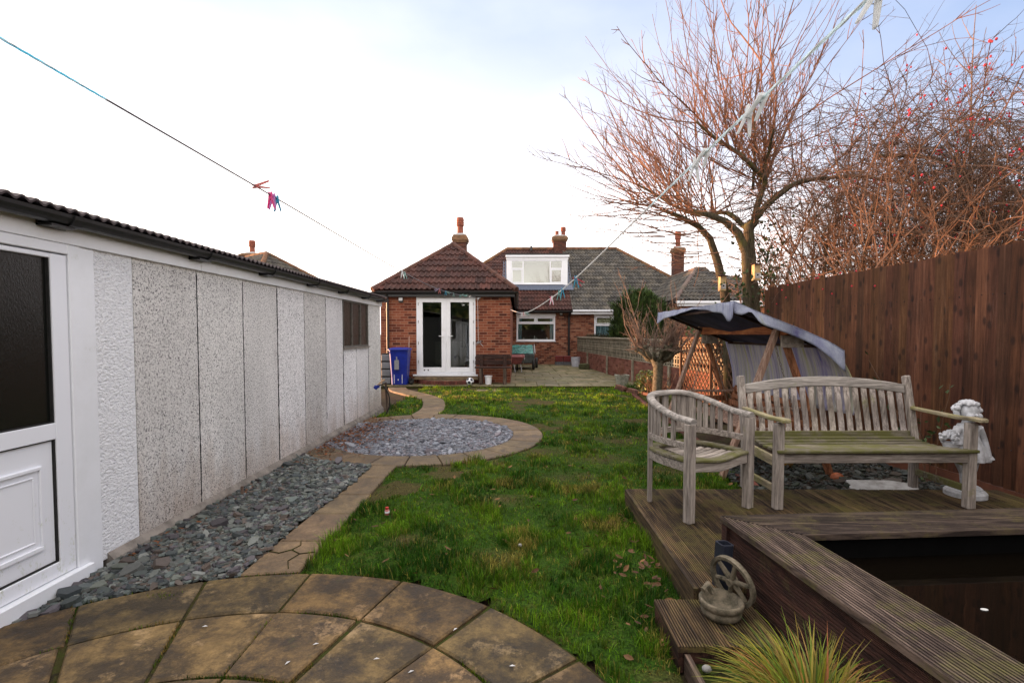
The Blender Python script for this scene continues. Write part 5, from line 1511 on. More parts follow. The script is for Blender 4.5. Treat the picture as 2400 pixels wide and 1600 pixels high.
# ornamental grass in the planter
def clump(name, cx, cy, z, n_, hmin, hmax, spread, cols, wdt, label, cat, bias=(0, 0)):
    mb = MB()
    for i in range(n_):
        a = rnd.random()*6.28; r = rnd.random()**.7*spread*.35
        x, y = cx+r*math.cos(a), cy+r*math.sin(a)
        a2 = a+rnd.gauss(0, .5); L = rnd.uniform(hmin, hmax); out = rnd.uniform(.15, 1.0)
        dxv, dyv = math.cos(a2)*out+bias[0], math.sin(a2)*out+bias[1]
        pts_ = []; p = Vector((x, y, z)); dvec = Vector((dxv*.35, dyv*.35, 1)).normalized()
        for k in range(8):
            pts_.append(p.copy()); p = p+dvec*L/7; dvec = (dvec+Vector((dxv*.14, dyv*.14, -.16-.16*rnd.random()))).normalized()
        sd = Vector((-dyv, dxv, 0)).normalized() if abs(dxv)+abs(dyv) > .01 else Vector((1, 0, 0))
        sd = (sd+Vector((rnd.gauss(0, .3), rnd.gauss(0, .3), 0))).normalized()
        mb.col = tuple(c*rnd.uniform(.7, 1.3) for c in rnd.choice(cols)); ww = wdt*rnd.uniform(.7, 1.3)
        V = []
        for k, q_ in enumerate(pts_):
            h = ww*.5*(1-(k/7)**2.2)+.0003; V += [q_-sd*h, q_+sd*h]
        mb.add(V, [(2*k, 2*k+1, 2*k+3, 2*k+2) for k in range(7)])
    return tag(mb.build(name, Wt['grass']), label, cat)
clump('ornamental_grass', 1.02, 1.66, .0, 1000, .22, .44, .26, [(.26, .25, .03), (.17, .22, .025), (.34, .27, .06), (.10, .16, .02), (.38, .20, .07), (.28, .26, .04)], .0075, 'arching yellow-green ornamental grass clump beside the pond wall', 'ornamental grass', (-.12, .0))

# ================================================================== BENCH AND CHAIR
def local_thing(name, label, cat, loc, rz, group=None): return thing(name, label, cat, loc, rz, group)
bench = local_thing('garden_bench', 'wide weathered teak garden bench with curved slatted back and algae-green seat', 'bench', (2.655, 3.60, DZ), R(1.3))
BWd = 1.50; hb = BWd/2; lg = .062
yb0 = .50                                  # back legs at y=.50, front legs at y=0
for s_ in (-1, 1):
    x = s_*(hb-lg/2)
    w = MB(); w.box(x-lg/2, x+lg/2, -.0, lg, 0, .64); w.build('leg', Wt['teak_z'], bench, local=True, bevel=.006, label=None)
    # rear leg with raked back post, thickness along y
    P = [(yb0, 0), (yb0+.062, 0), (yb0+.062, .40), (yb0+.165, .93), (yb0+.115, .945), (yb0+.045, .62), (yb0, .40)]
    w = MB(); w.prism(P, (x-lg/2*.85, 0, 0), (0, 1, 0), (0, 0, 1), (1, 0, 0), 0, lg*.85)
    w.build('leg', Wt['teak_z'], bench, local=True, bevel=.008, recalc=True)
    w = MB(); w.bar((x, lg, .14), (x, yb0, .14), .028, .05); w.build('stretcher', Wt['teak_green'] if s_ > 0 else Wt['teak_arm'], bench, local=True, bevel=.004)
    w = MB(); w.bar((x, lg, .345), (x, yb0, .36), .028, .075); w.build('side_rail', Wt['teak_arm'], bench, local=True, bevel=.004)
    # arm: slightly curved, wide at the front
    pf = [(-.07, .668, .052), (-.05, .672, .060), (.03, .672, .064), (.12, .662, .055), (.28, .665, .045), (.44, .668, .040), (.56, .672, .036)]
    w = MB(); V = []
    for (yy, z, hw) in pf:
        V += [(x-hw*.62, yy, z-.013), (x+hw*.62, yy, z-.013), (x+hw*.62, yy, z+.013), (x-hw*.62, yy, z+.013)]
    k = len(pf); F = [(4*i+j, 4*i+(j+1) % 4, 4*i+4+(j+1) % 4, 4*i+4+j) for i in range(k-1) for j in range(4)]+[(0, 1, 2, 3), tuple(4*(k-1)+j for j in (3, 2, 1, 0))]
    w.add(V, F); w.build('armrest', Wt['teak_arm'], bench, local=True, bevel=.005, recalc=True)
xi = hb-lg
w = MB(); w.box(-xi, xi, .012, .040, .345, .415); w.build('front_rail', Wt['teak_x'], bench, local=True, bevel=.004)
w = MB(); w.box(-xi, xi, yb0+.01, yb0+.04, .35, .41); w.build('rear_rail', Wt['teak_x'], bench, local=True, bevel=.004)
sy = [-.022+i*.0715 for i in range(8)]
for i, yy in enumerate(sy):
    z = .432-.028*math.sin(PI*min(1, max(0, yy/.52)))
    x1 = hb-.004 if yy < -.01 else xi-.002
    if yy > -.01 and yy < .07: x1 = xi-.002
    w = MB(); v = rnd.uniform(.8, 1.2); w.col = (v, v, v)
    w.obox((0, yy+.027, z+.003), (2*x1, .050, .022), Matrix.Rotation(R(2-i*.8), 3, 'X'))
    w.build('seat_slat', Wt['teak_green'], bench, local=True, bevel=.004)
# back: lower rail, arched top rail, wavy vertical slats
def backy(z): return yb0+.035+max(0, (z-.40))*.205
nseg = 24; V = []
w = MB()
for i in range(nseg+1):
    x = -xi+2*xi*i/nseg; t = 1-(x/xi)**2
    zb_, zt_ = .79+.062*t, .865+.068*t
    for (dy, z) in ((-.016, zb_), (.016, zb_), (.016, zt_), (-.016, zt_)): V.append((x, backy(z)+dy, z))
F = [(4*i+j, 4*i+(j+1) % 4, 4*i+4+(j+1) % 4, 4*i+4+j) for i in range(nseg) for j in range(4)]+[(0, 1, 2, 3), (4*nseg+3, 4*nseg+2, 4*nseg+1, 4*nseg)]
w.add(V, F); w.build('top_rail', Wt['teak_rail'], bench, local=True, bevel=.005, recalc=True)
w = MB(); w.bar((-xi, backy(.47)-.0, .455), (xi, backy(.47), .455), .028, .05); w.build('lower_rail', Wt['teak_green'], bench, local=True, bevel=.004)
nsl = 18
for k in range(nsl):
    x = -xi+.045+(2*xi-.09)*k/(nsl-1); t = 1-(x/xi)**2; ztop = .795+.062*t
    w = MB(); v = rnd.uniform(.85, 1.15); w.col = (v, v, v*rnd.uniform(.97, 1.05)); V = []; m_ = 10
    lean = .0
    for i in range(m_+1):
        u_ = i/m_; z = .475+(ztop-.475)*u_; off = -.020*math.sin(2*PI*u_*1.0)*(-1); yy = backy(z)+off*.9
        xo = x + .014*math.sin(2*PI*u_)
        for (dx_, dy) in ((-.0235, -.006), (.0235, -.006), (.0235, .006), (-.0235, .006)): V.append((xo+dx_, yy+dy, z))
    F = [(4*i+j, 4*i+(j+1) % 4, 4*i+4+(j+1) % 4, 4*i+4+j) for i in range(m_) for j in range(4)]+[(0, 1, 2, 3), (4*m_+3, 4*m_+2, 4*m_+1, 4*m_)]
    w.add(V, F); w.build('back_slat', Wt['teak_z'], bench, local=True, bevel=.002, recalc=True)

# tub chair, local frame: x across the front, y towards the back
fl, frp = Vector((1.186, 3.337)), Vector((1.724, 3.639)); mid = (fl+frp)/2
chair = local_thing('garden_chair', 'weathered teak tub armchair with a curved horseshoe back rail', 'chair', (mid.x, mid.y, DZ), math.atan2(frp.y-fl.y, frp.x-fl.x))
cwid = (frp-fl).length/2-.002
def upath(t, z0=0, z1=0, r=1.0, hx=None, dep=.50):
    """t in -1..1 around the back: -1 = left front, 1 = right front"""
    hx = hx or cwid
    a = PI/2*(1-t)            # right front 0 .. left front pi
    c, s_ = math.cos(a), math.sin(a)
    e = .62
    x = hx*math.copysign(abs(c)**e, c); y = dep*abs(s_)**e
    return Vector((x*r, y*r+.028, 0))
def rail_z(t): return .700+.125*(1-abs(t)**2.2)
# hand rail: half-round moulding
w = MB(); V = []; m_ = 44; pr = [(-.026, -.016), (.026, -.016), (.031, .0), (.026, .013), (.012, .021), (-.012, .021), (-.026, .013), (-.031, .0)]
ts = [-1+2*i/m_ for i in range(m_+1)]
for i, t in enumerate(ts):
    p = upath(t); q0 = upath(max(-1, t-.02)); q1 = upath(min(1, t+.02)); d = (q1-q0).normalized(); nr = Vector((d.y, -d.x, 0))
    ext = Vector((0, 0, 0))
    if i == 0 or i == m_: ext = Vector((0, -.055, 0))
    for a, b in pr: V.append(tuple(p+ext+nr*a+Vector((0, 0, rail_z(t)+b))))
k = len(pr); F = [(k*i+j, k*i+(j+1) % k, k*i+k+(j+1) % k, k*i+k+j) for i in range(m_) for j in range(k)]+[tuple(range(k)), tuple(reversed(range(k*m_, k*m_+k)))]
w.add(V, F); o = w.build('hand_rail', Wt['teak_rail'], chair, local=True, recalc=True); smooth_by_angle(o, 40)
# mid rail and seat apron following the same U
def uband(name, z0f, z1f, thick, mat, r=1.0, tr_=1.0):
    w = MB(); V = []
    for t in ts:
        t = t*tr_
        p = upath(t, r=r); q0 = upath(max(-1, t-.02), r=r); q1 = upath(min(1, t+.02), r=r); d = (q1-q0).normalized(); nr = Vector((d.y, -d.x, 0))
        for a, z in ((-thick/2, z0f(t)), (thick/2, z0f(t)), (thick/2, z1f(t)), (-thick/2, z1f(t))): V.append(tuple(p+nr*a+Vector((0, 0, z))))
    F = [(4*i+j, 4*i+(j+1) % 4, 4*i+4+(j+1) % 4, 4*i+4+j) for i in range(m_) for j in range(4)]+[(0, 1, 2, 3), (4*m_+3, 4*m_+2, 4*m_+1, 4*m_)]
    w.add(V, F); return w.build(name, mat, chair, local=True, bevel=.003, recalc=True)
uband('mid_rail', lambda t: .50, lambda t: .545, .026, Wt['teak_x'])
uband('seat_apron', lambda t: .345, lambda t: .405, .030, Wt['teak_x'], .985)
uband('seat_edge', lambda t: .412, lambda t: .434, .075, Wt['teak_green'], .94)
# back slats between mid rail and hand rail
for k in range(21):
    t = -.93+1.86*k/20
    if abs(t) < .03 or abs(abs(t)-.44) < .04: continue
    p = upath(t); q0 = upath(t-.02); q1 = upath(t+.02); ang = math.atan2(q1.y-q0.y, q1.x-q0.x)
    w = MB(); v = rnd.uniform(.85, 1.15); w.col = (v, v, v)
    z0, z1 = .546, rail_z(t)-.015
    w.obox((p.x, p.y, (z0+z1)/2), (.040, .012, z1-z0), Matrix.Rotation(ang, 3, 'Z')); w.build('back_slat', Wt['teak_z'], chair, local=True, bevel=.002)
for t in (-.44, .44, 0):
    p = upath(t); q0 = upath(t-.02); q1 = upath(t+.02); ang = math.atan2(q1.y-q0.y, q1.x-q0.x)
    if t != 0:
        w = MB(); w.obox((p.x, p.y, (rail_z(t)-.015)/2), (.052, .034, rail_z(t)-.016), Matrix.Rotation(ang, 3, 'Z')); w.build('leg', Wt['teak_z'], chair, local=True, bevel=.004)
    else:
        w = MB(); z0, z1 = .546, rail_z(0)-.015; w.obox((p.x, p.y, (z0+z1)/2), (.062, .016, z1-z0), Matrix.Rotation(ang, 3, 'Z')); w.build('centre_splat', Wt['teak_z'], chair, local=True, bevel=.003)
for s_ in (-1, 1):
    x = s_*(cwid+.006)
    w = MB(); w.box(x-.030, x+.030, -.030, .030, 0, .684); w.build('leg', Wt['teak_z'], chair, local=True, bevel=.005)
xi2 = cwid-.026; V = []; w = MB(); m2 = 16
for i in range(m2+1):
    x = -xi2+2*xi2*i/m2; dz = -.026*math.cos(PI*.5*x/xi2)**2
    for (y, z) in ((-.014, .345+dz), (.012, .345+dz), (.012, .410+dz), (-.014, .410+dz)): V.append((x, y, z))
F = [(4*i+j, 4*i+(j+1) % 4, 4*i+4+(j+1) % 4, 4*i+4+j) for i in range(m2) for j in range(4)]+[(0, 1, 2, 3), (4*m2+3, 4*m2+2, 4*m2+1, 4*m2)]
w.add(V, F); w.build('front_apron', Wt['teak_x'], chair, local=True, bevel=.003, recalc=True)
w = MB(); V = []
for i in range(m2+1):
    x = -xi2+2*xi2*i/m2; dz = -.026*math.cos(PI*.5*x/xi2)**2
    for (y, z) in ((-.028, .412+dz), (.055, .414+dz), (.055, .434+dz), (-.028, .434+dz)): V.append((x, y, z))
w.add(V, F); w.build('seat_edge', Wt['teak_green'], chair, local=True, bevel=.005, recalc=True)
for i in range(8):
    yy = .085+i*.052; 
    c = (max(0, 1-((yy)/.48)**(1/.62)))**.62 if yy < .48 else .2
    hw = max(.12, (cwid-.075)*c)
    if yy > .44: break
    w = MB(); V = []; v = rnd.uniform(.85, 1.2); w.col = (v, v, v)
    for j in range(9):
        x = -hw+2*hw*j/8; dz = -.024*math.cos(PI*.5*x/xi2)**2
        for (y, z) in ((yy-.020, .405+dz), (yy+.020, .405+dz), (yy+.020, .425+dz), (yy-.020, .425+dz)): V.append((x, y, z))
    F2 = [(4*a+j, 4*a+(j+1) % 4, 4*a+4+(j+1) % 4, 4*a+4+j) for a in range(8) for j in range(4)]+[(0, 1, 2, 3), (35, 34, 33, 32)]
    w.add(V, F2); w.build('seat_slat', Wt['teak_x'], chair, local=True, bevel=.003, recalc=True)

# ================================================================== SWING SEAT
swing = thing('swing_seat', 'wooden garden swing seat on A-frame legs under a faded blue-grey canopy', 'swing seat', (2.6, 5.8, 0))
SA, SBk = (2.60, 4.86), (2.575, 6.85)
TOPZ = 1.52
for (x, y) in (SA, SBk):
    w = MB(); w.bar((x-.56, y, 0), (x-.02, y, TOPZ+.03), .042, .085, up=(0, 1, 0)); w.build('leg', Wt['swing_pale'], swing, recalc=True, bevel=.004)
    w = MB(); w.bar((x+.56, y+.045, 0), (x+.02, y+.045, TOPZ-.01), .042, .085, up=(0, 1, 0)); w.build('leg', Wt['swing_wood'], swing, recalc=True, bevel=.004)
    w = MB(); w.bar((x-.37, y+.04, .55), (x+.37, y+.04, .55), .035, .07); w.build('cross_brace', Wt['swing_wood'], swing, bevel=.004)
    w = MB(); w.bar((x-.02, y-.045, 1.375), (x+.20, y-.045, 1.375), .03, .12); w.build('gusset', simple('bleached_board', (.42, .36, .30), (.16, .13, .11), 18, .85, .4), swing, bevel=.004)
w = MB(); w.bar((2.60, 4.70, TOPZ-.03), (2.575, 7.0, TOPZ-.03), .05, .10); w.build('top_beam', Wt['swing_beam'], swing, bevel=.004)
w = MB(); w.bar((2.08, 4.78, 1.69), (2.08, 6.95, 1.69), .03, .03); w.bar((2.99, 4.78, 1.325), (2.99, 6.95, 1.325), .03, .03)
for y in (4.9, 6.8): w.bar((2.06, y, 1.70), (2.98, y, 1.325), .03, .03)
w.build('canopy_frame', Wt['dark_wood'], swing, bevel=.004)
n = NT('canopy_fabric'); co = n.coord('World'); f = n.noise(n.coord('World', scale=(1, 5, .55)), 3.2, 6, .75, .6)
col = n.ramp(f, [(.3, (.13, .13, .26)), (.45, (.25, .27, .37)), (.6, (.34, .37, .45)), (.72, (.30, .32, .20))])
col = n.mix(.35, col, n.ramp(n.noise(co, 5, 5, .7), [(.35, .5), (.6, 1.05)]), 'MULTIPLY')
fold = n.noise(n.coord('World', scale=(6, 3, 2)), 3, 4, .6, .8)
Wt['canopy'] = n.fin(n.mix(1.0, col, n.attr(), 'MULTIPLY'), .7, n.bump(fold, .5, .03), .3)
n = NT('hanging_fabric'); co = n.coord('World', scale=(1, 3.0, .06)); f = n.noise(co, 3.1, 5, .7)
col = n.ramp(f, [(.34, (.12, .11, .28)), (.44, (.28, .26, .36)), (.54, (.38, .37, .36)), (.66, (.33, .33, .15))])
gf = n.noise(n.coord('World', scale=(1, 6, .3)), 3, 5, .7)
col = n.mix(n.math('MULTIPLY', n.ramp(gf, [(.5, 0.0), (.7, .8)]), .8), col, (.12, .12, .07))
Wt['hang'] = n.fin(col, .8, None, .2)
Wt['underside_shade'] = simple('navy_canopy_shade', (.045, .045, .11), (.02, .02, .05), 5, .8, .2, 30, attr=False)  # dark navy underside paints in the shade beneath the canopy
# canopy sheet with sag and valances
def sheet(name, fn, nu, nv, mat, thick=.004, parent=swing, flip=False, **k):
    w = MB()
    for i in range(nu+1):
        for j in range(nv+1): w.v.append(tuple(fn(i/nu, j/nv)))
    for i in range(nu):
        for j in range(nv):
            w.f.append((i*(nv+1)+j, (i+1)*(nv+1)+j, (i+1)*(nv+1)+j+1, i*(nv+1)+j+1)); w.c.append((1, 1, 1)); w.m.append(0)
    if flip: w.f = [tuple(reversed(q)) for q in w.f]
    o = w.build(name, mat, parent, smooth=True, **k)
    s_ = o.modifiers.new('cloth_thickness', 'SOLIDIFY'); s_.thickness = thick
    if name != 'back_curtain': o.data.materials.append(Wt['underside_shade']); s_.material_offset = 1; s_.offset = -1
    return o
CY0, CY1 = 4.60, 7.06
def roofz(x): 
    return 1.755-(x-2.03)*.415 if x < 3.05 else 1.33
def cf(u_, v):
    x = 2.03+u_*1.04; y = CY0+v*(CY1-CY0)
    z = roofz(x)+.012*math.sin(v*9)*math.sin(u_*PI)-.035*math.sin(v*PI)**2*math.sin(u_*PI)+.003*math.sin(y*17+x*9)
    if u_ > .8: z -= (u_-.8)**2*.8
    return Vector((x+(.012*math.sin(y*5)), y, z))
sheet('canopy', cf, 26, 40, Wt['canopy'])
def near_val(u_, v):   # valance on the near side
    p = cf(u_, 0); dpt = .105+.012*math.sin(u_*7+1)-.075*math.exp(-((u_-.14)/.06)**2)
    if u_ > .72: dpt += (u_-.72)*.30
    return Vector((p.x+.01*v, p.y-.02*v*math.sin(u_*9)+.004, p.z-v*dpt))
sheet('valance', near_val, 34, 5, Wt['canopy'], flip=True)
def front_val(u_, v):
    p = cf(0, u_); dpt = .10+.015*math.sin(u_*5+.6)+(.09*math.exp(-((u_-0.03)/.04)**2))+(.07*math.exp(-((u_-1.0)/.10)**2))
    dpt *= (1-.75*math.exp(-((u_-.42)/.22)**2))
    return Vector((p.x-.012*v+.015*v*math.sin(u_*6), p.y+.008*v*math.sin(u_*21), p.z-v*dpt))
sheet('valance', front_val, 44, 5, Wt['canopy'])
def flap(u_, v):
    return Vector((2.05+.16*u_+.02*math.sin(v*3), CY0+.03-.02*v, 1.73-.06*u_-v*(.17-.04*u_)))
def backc(u_, v):      # curtain hanging behind the seat
    y = 4.66+u_*2.40; z = 1.345-v*.66
    sway = .10*math.exp(-((u_-.0)/.16)**2)*math.sin(v*PI*.8)
    return Vector((2.985+.022*math.sin(u_*26+v*1.2)*(.1+v)+.10*math.sin(v*PI*.55)+sway, y-.05*v*(1-u_), z))
sheet('back_curtain', backc, 60, 14, Wt['hang'])
# seat
w = MB(); SYA, SYB = 5.06, 6.62
for i in range(7): w.box(2.36+i*.072, 2.36+i*.072+.06, SYA, SYB, .44, .462)
for yv in (SYA+.05, 5.84, SYB-.10): w.box(2.36, 2.86, yv, yv+.05, .395, .439)
w.build('seat', Wt['swing_pale'], swing, bevel=.004)
w = MB()
for i in range(3): w.bar((2.88+i*.028, SYA, .54+i*.085), (2.88+i*.028, SYB, .54+i*.085), .02, .06)
for yv in (SYA+.05, SYB-.05): w.bar((2.87, yv, .42), (2.95, yv, .76), .03, .05)
w.build('backrest', Wt['swing_wood'], swing, bevel=.004)
for yv in (SYA-.02, SYB+.02):
    w = MB(); w.bar((2.32, yv, .68), (2.95, yv, .68), .05, .03); w.bar((2.36, yv, .40), (2.36, yv, .67), .04, .04)
    w.build('armrest', Wt['swing_pale'], swing, bevel=.004)
for yv in (SYA-.05, SYB+.05):
    for x1 in (2.36, 2.86):
        w = MB(); a = Vector((2.59, yv, 1.46)); b = Vector((x1, yv, .55)); L_ = (b-a).length; k = int(L_/.034); d = (b-a).normalized()
        s1 = d.cross(Vector((0, 1, 0))).normalized(); s2 = Vector((0, 1, 0))
        for i in range(k):
            c = a+d*(i+.5)*L_/k; sd = s1 if i % 2 else s2
            ring = [c+d*.022*math.cos(2*PI*j/8)+sd*.009*math.sin(2*PI*j/8) for j in range(8)]
            w.tube(ring, .0028, 4, closed=True)
        w.build('chain', simple('rusty_chain', (.28, .24, .20), (.14, .10, .07), 40, .5, 0, metal=.5) if 'chain' not in Wt else Wt['chain'], swing)
        Wt['chain'] = bpy.data.materials.get('rusty_chain')
# dark garden light on a post behind the swing
w = MB()

# ================================================================== STATUE
st_ = thing('cherub_statue', 'white cast stone statue of a curly-haired child holding a flower basket', 'statue', (3.605, 3.93, DZ))
w = MB(); bx = Vector((3.605, 3.93, DZ+.002)); sc = .96
def sp(x, y, z, r, s3=(1, 1, 1)): w.sphere(bx+Vector((x, y, z))*sc, r*sc, 14, 10, s3)
def tb2(p, r): w.tube([bx+Vector(q_)*sc for q_ in p], [a*sc for a in r], 12)
# legs and feet, crossing at the ankle
tb2([(-.03, .0, .42), (-.04, -.01, .28), (-.02, -.015, .20), (-.01, -.01, .10), (0, -.02, .07)], [.06, .055, .040, .034, .028]); tb2([(.045, .0, .42), (.04, .0, .28), (.045, .01, .20), (.05, .01, .07)], [.06, .055, .042, .030])
tb2([(0, -.01, .075), (-.03, -.06, .06), (-.04, -.09, .055)], [.030, .028, .018]); tb2([(.05, .01, .075), (.07, -.04, .06), (.075, -.07, .055)], [.030, .028, .018])
# dress: pleated skirt and bodice
N_ = 40; V = []
rows = [(.60, .072), (.55, .088), (.50, .082), (.47, .095), (.40, .125), (.34, .145), (.30, .150), (.295, .10)]
for (z, r) in rows:
    for k in range(N_):
        a = 2*PI*k/N_; pl = (1+.05*math.sin(a*13)*(1 if z < .46 else .15)); V.append(bx+Vector((r*pl*math.cos(a), r*.8*pl*math.sin(a), z))*sc)
F = [(i*N_+k, i*N_+(k+1) % N_, (i+1)*N_+(k+1) % N_, (i+1)*N_+k) for i in range(len(rows)-1) for k in range(N_)]+[tuple(range(N_)), tuple(reversed(range((len(rows)-1)*N_, len(rows)*N_)))]
w.add(V, F)
tb2([(0, 0, .58), (0, -.005, .64)], [.05, .035])                       # neck
sp(0, -.01, .70, .068, (.95, 1, 1.1)); sp(0, -.082, .685, .012); w.sphere(bx+Vector((0, 0, 0)), .001, 4, 3); sp(-.035, -.06, .675, .026); sp(.035, -.06, .675, .026); sp(0, -.062, .648, .022)
sp(0, -.074, .662, .010, (1.6, .8, .6))
for k in range(110):                                                       # curls, fuller at the sides
    a = rnd.random()*2*PI; e_ = rnd.uniform(.05, 1.45)
    if math.sin(a) < -.3 and e_ < .75: e_ = rnd.uniform(.8, 1.4)
    rr = .082 if e_ > .5 else .092
    sp(rr*math.cos(a)*math.cos(e_)*1.15, rr*math.sin(a)*math.cos(e_), .705+.088*math.sin(e_), rnd.uniform(.011, .017))
for s_ in (-1, 1):
    for q_ in range(5): sp(s_*(.085+.012*rnd.random()), -.01+.03*rnd.random(), .66+.018*q_, .022)
sp(0, 0, .545, .085, (1.05, .75, .7))
tb2([(-.08, -.01, .575), (-.125, -.02, .50), (-.12, -.075, .45)], [.033, .028, .022]); tb2([(-.12, -.075, .45), (-.14, -.10, .455)], [.020, .016])
tb2([(.08, -.01, .575), (.135, .0, .47), (.155, -.02, .37), (.158, -.03, .33)], [.033, .028, .022, .020])
for k in range(5): tb2([(.150+.006*k, -.035, .335), (.146+.009*k, -.043-.003*k, .300+.003*k)], [.008, .006])
sp(.16, -.03, .30, .02)
body = w.build('body', simple('white_cast_stone', (.56, .57, .60), (.36, .37, .38), 24, .85, .4, 90, bdist=.004, attr=False), st_, recalc=True)
rm = body.modifiers.new('one_surface', 'REMESH'); rm.mode = 'VOXEL'; rm.voxel_size = .004; rm.use_smooth_shade = True
smm = body.modifiers.new('soften', 'SMOOTH'); smm.iterations = 1
w = MB(); 
for k in range(60):
    a = rnd.random()*6.28; e_ = rnd.uniform(-.5, 1.5); r = .055
    w.sphere(bx+Vector((-.205+r*1.2*math.cos(a)*math.cos(e_), -.08+r*math.sin(a)*math.cos(e_), .50+r*math.sin(e_)))*sc, rnd.uniform(.010, .017), 6, 4)
for k in range(10): w.sphere(bx+Vector((-.27+rnd.uniform(-.02, .02), -.08+rnd.uniform(-.02, .02), .51+rnd.uniform(-.02, .03)))*sc, .013, 6, 4)
w.lathe([(.001, .0), (.045, .0), (.06, .05), (.065, .055), (.001, .06)], bx+Vector((-.20, -.08, .405))*sc, 14)
w.build('flower_basket', body.data.materials[0], st_)
w = MB(); w.lathe([(.001, .0), (.135, .0), (.135, .035), (.12, .052), (.001, .055)], bx, 24); w.build('plinth', body.data.materials[0], st_)

# things on the ground behind the bench ----------------------------------------
def rock(name, c, size, mat, lab, cat, rot=(0, 0, 0), seed=0, group=None):
    w = MB(); w.sphere((0, 0, 0), 1, 14, 9)
    M_ = Matrix.Rotation(rot[2], 3, 'Z') @ Matrix.Rotation(rot[1], 3, 'Y') @ Matrix.Rotation(rot[0], 3, 'X')
    w.v = [tuple(Vector(c) + M_ @ Vector((v[0]*size[0]*(1+.25*fbm(v[0]*1.5+seed, v[1]*1.5, v[2]*1.5)), v[1]*size[1]*(1+.25*fbm(v[0]*1.5, v[1]*1.5+seed, v[2]*1.5)), v[2]*size[2]*(1+.2*fbm(v[0], v[1], v[2]*1.5+seed))))) for v in w.v]
    return tag(w.build(name, mat, smooth=True), lab, cat, group)
w = MB(); w.prism([(-.27, -.09), (.25, -.11), (.30, .05), (.1, .11), (-.25, .10)], (3.30, 4.42, .05), (.96, -.26, .05), (.2, .9, .25), Vector((-.1, -.25, .96)), -.03, .03)
tag(w.build('stone_slab', Wt['concrete_pale'], bevel=.012, seg=2), 'pale grey stone slab lying tilted behind the bench near the fence', 'stone slab')
org = simple('orange_skin', (.35, .09, .03), (.20, .06, .02), 12, .5, .1)
rock('pumpkin', (3.12, 4.75, .05), (.06, .06, .05), org, 'rotting orange pumpkin on the slate beneath the bench seat, nearer the grey slab', 'pumpkin', seed=2)
rock('gourd', (2.92, 5.25, .06), (.05, .05, .05), simple('yellow_skin', (.30, .16, .03), (.14, .09, .03), 12, .5, .1), 'small yellow-orange gourd in the shade behind the bench', 'gourd', seed=5)
w = MB()
for i, (x, y, a) in enumerate(((2.0, 4.30, 10), (2.16, 4.42, 60), (2.22, 4.62, 80), (1.30, 4.22, 2), (1.55, 4.20, -3), (1.78, 4.22, 5), (2.25, 4.85, 88))):
    v = rnd.uniform(.7, 1.2); w.col = (v, v, v); w.obox((x, y, .015), (.215, .10, .06), Matrix.Rotation(R(a), 3, 'Z'))
edg = w.build('brick_edging', Wt['brick_loose'], bevel=.006); tag(edg, 'row of red bricks set in the ground along the back edge of the deck', 'brick edging')
w = MB(); w.box(3.88, 4.06, 2.9, 4.6, .0, .02)

# ================================================================== BEDS BY THE WALL
w = MB(); bp = [(2.60, 12.85), (2.72, 12.0), (2.86, 11.2), (3.05, 10.6)]
for i in range(len(bp)-1):
    a, b = Vector((*bp[i], 0)), Vector((*bp[i+1], 0)); L_ = (b-a).length; k = int(L_/.22); d = (b-a).normalized(); an = math.atan2(d.y, d.x)
    for j in range(k):
        for r_ in range(2):
            c = a+d*(.11+j*.225+(.1 if r_ else 0)); v = rnd.uniform(.7, 1.3); w.col = (v, v*1.25, v*1.2)
            w.obox((c.x, c.y, .03+r_*.07), (.21, .10, .065), Matrix.Rotation(an, 3, 'Z'))
tag(w.build('bed_edging', Wt['brick_loose'], bevel=.006), 'low two-course brick edging round the flower bed by the wall', 'brick edging')
w = MB(); w.add([(2.45, 8.0, .02), (3.9, 8.0, .04), (3.5, 12.2, .10), (3.45, 13.0, .10), (2.70, 12.85, .08), (2.80, 11.6, .08), (2.62, 9.4, .02)], [tuple(range(7))]); w.build('flower_bed', Wt['mossoil'], kind='structure')
w = MB(); ep = [Vector((*p, .01)) for p in BED]
for i in range(len(ep)-1):
    a, b = ep[i], ep[i+1]; L_ = (b-a).length; k = int(L_/.225); d = (b-a).normalized(); an = math.atan2(d.y, d.x)
    for j in range(k):
        c = a+d*(.11+j*.225)+Vector((.09, 0, 0)); v = rnd.uniform(.5, 1.0); w.col = (v, v, v); w.obox((c.x, c.y, .0), (.215, .11, .05), Matrix.Rotation(an+rnd.uniform(-.05, .05), 3, 'Z'))
tag(w.build('mowing_strip', Wt['brick_loose'], bevel=.006), 'sunken strip of worn bricks edging the right side of the lawn', 'brick edging')
clump('bed_grass', 2.98, 12.2, .08, 500, .08, .20, .8, [(.05, .10, .015), (.08, .13, .02)], .012, 'low green tufts in the brick-edged bed', 'plant')
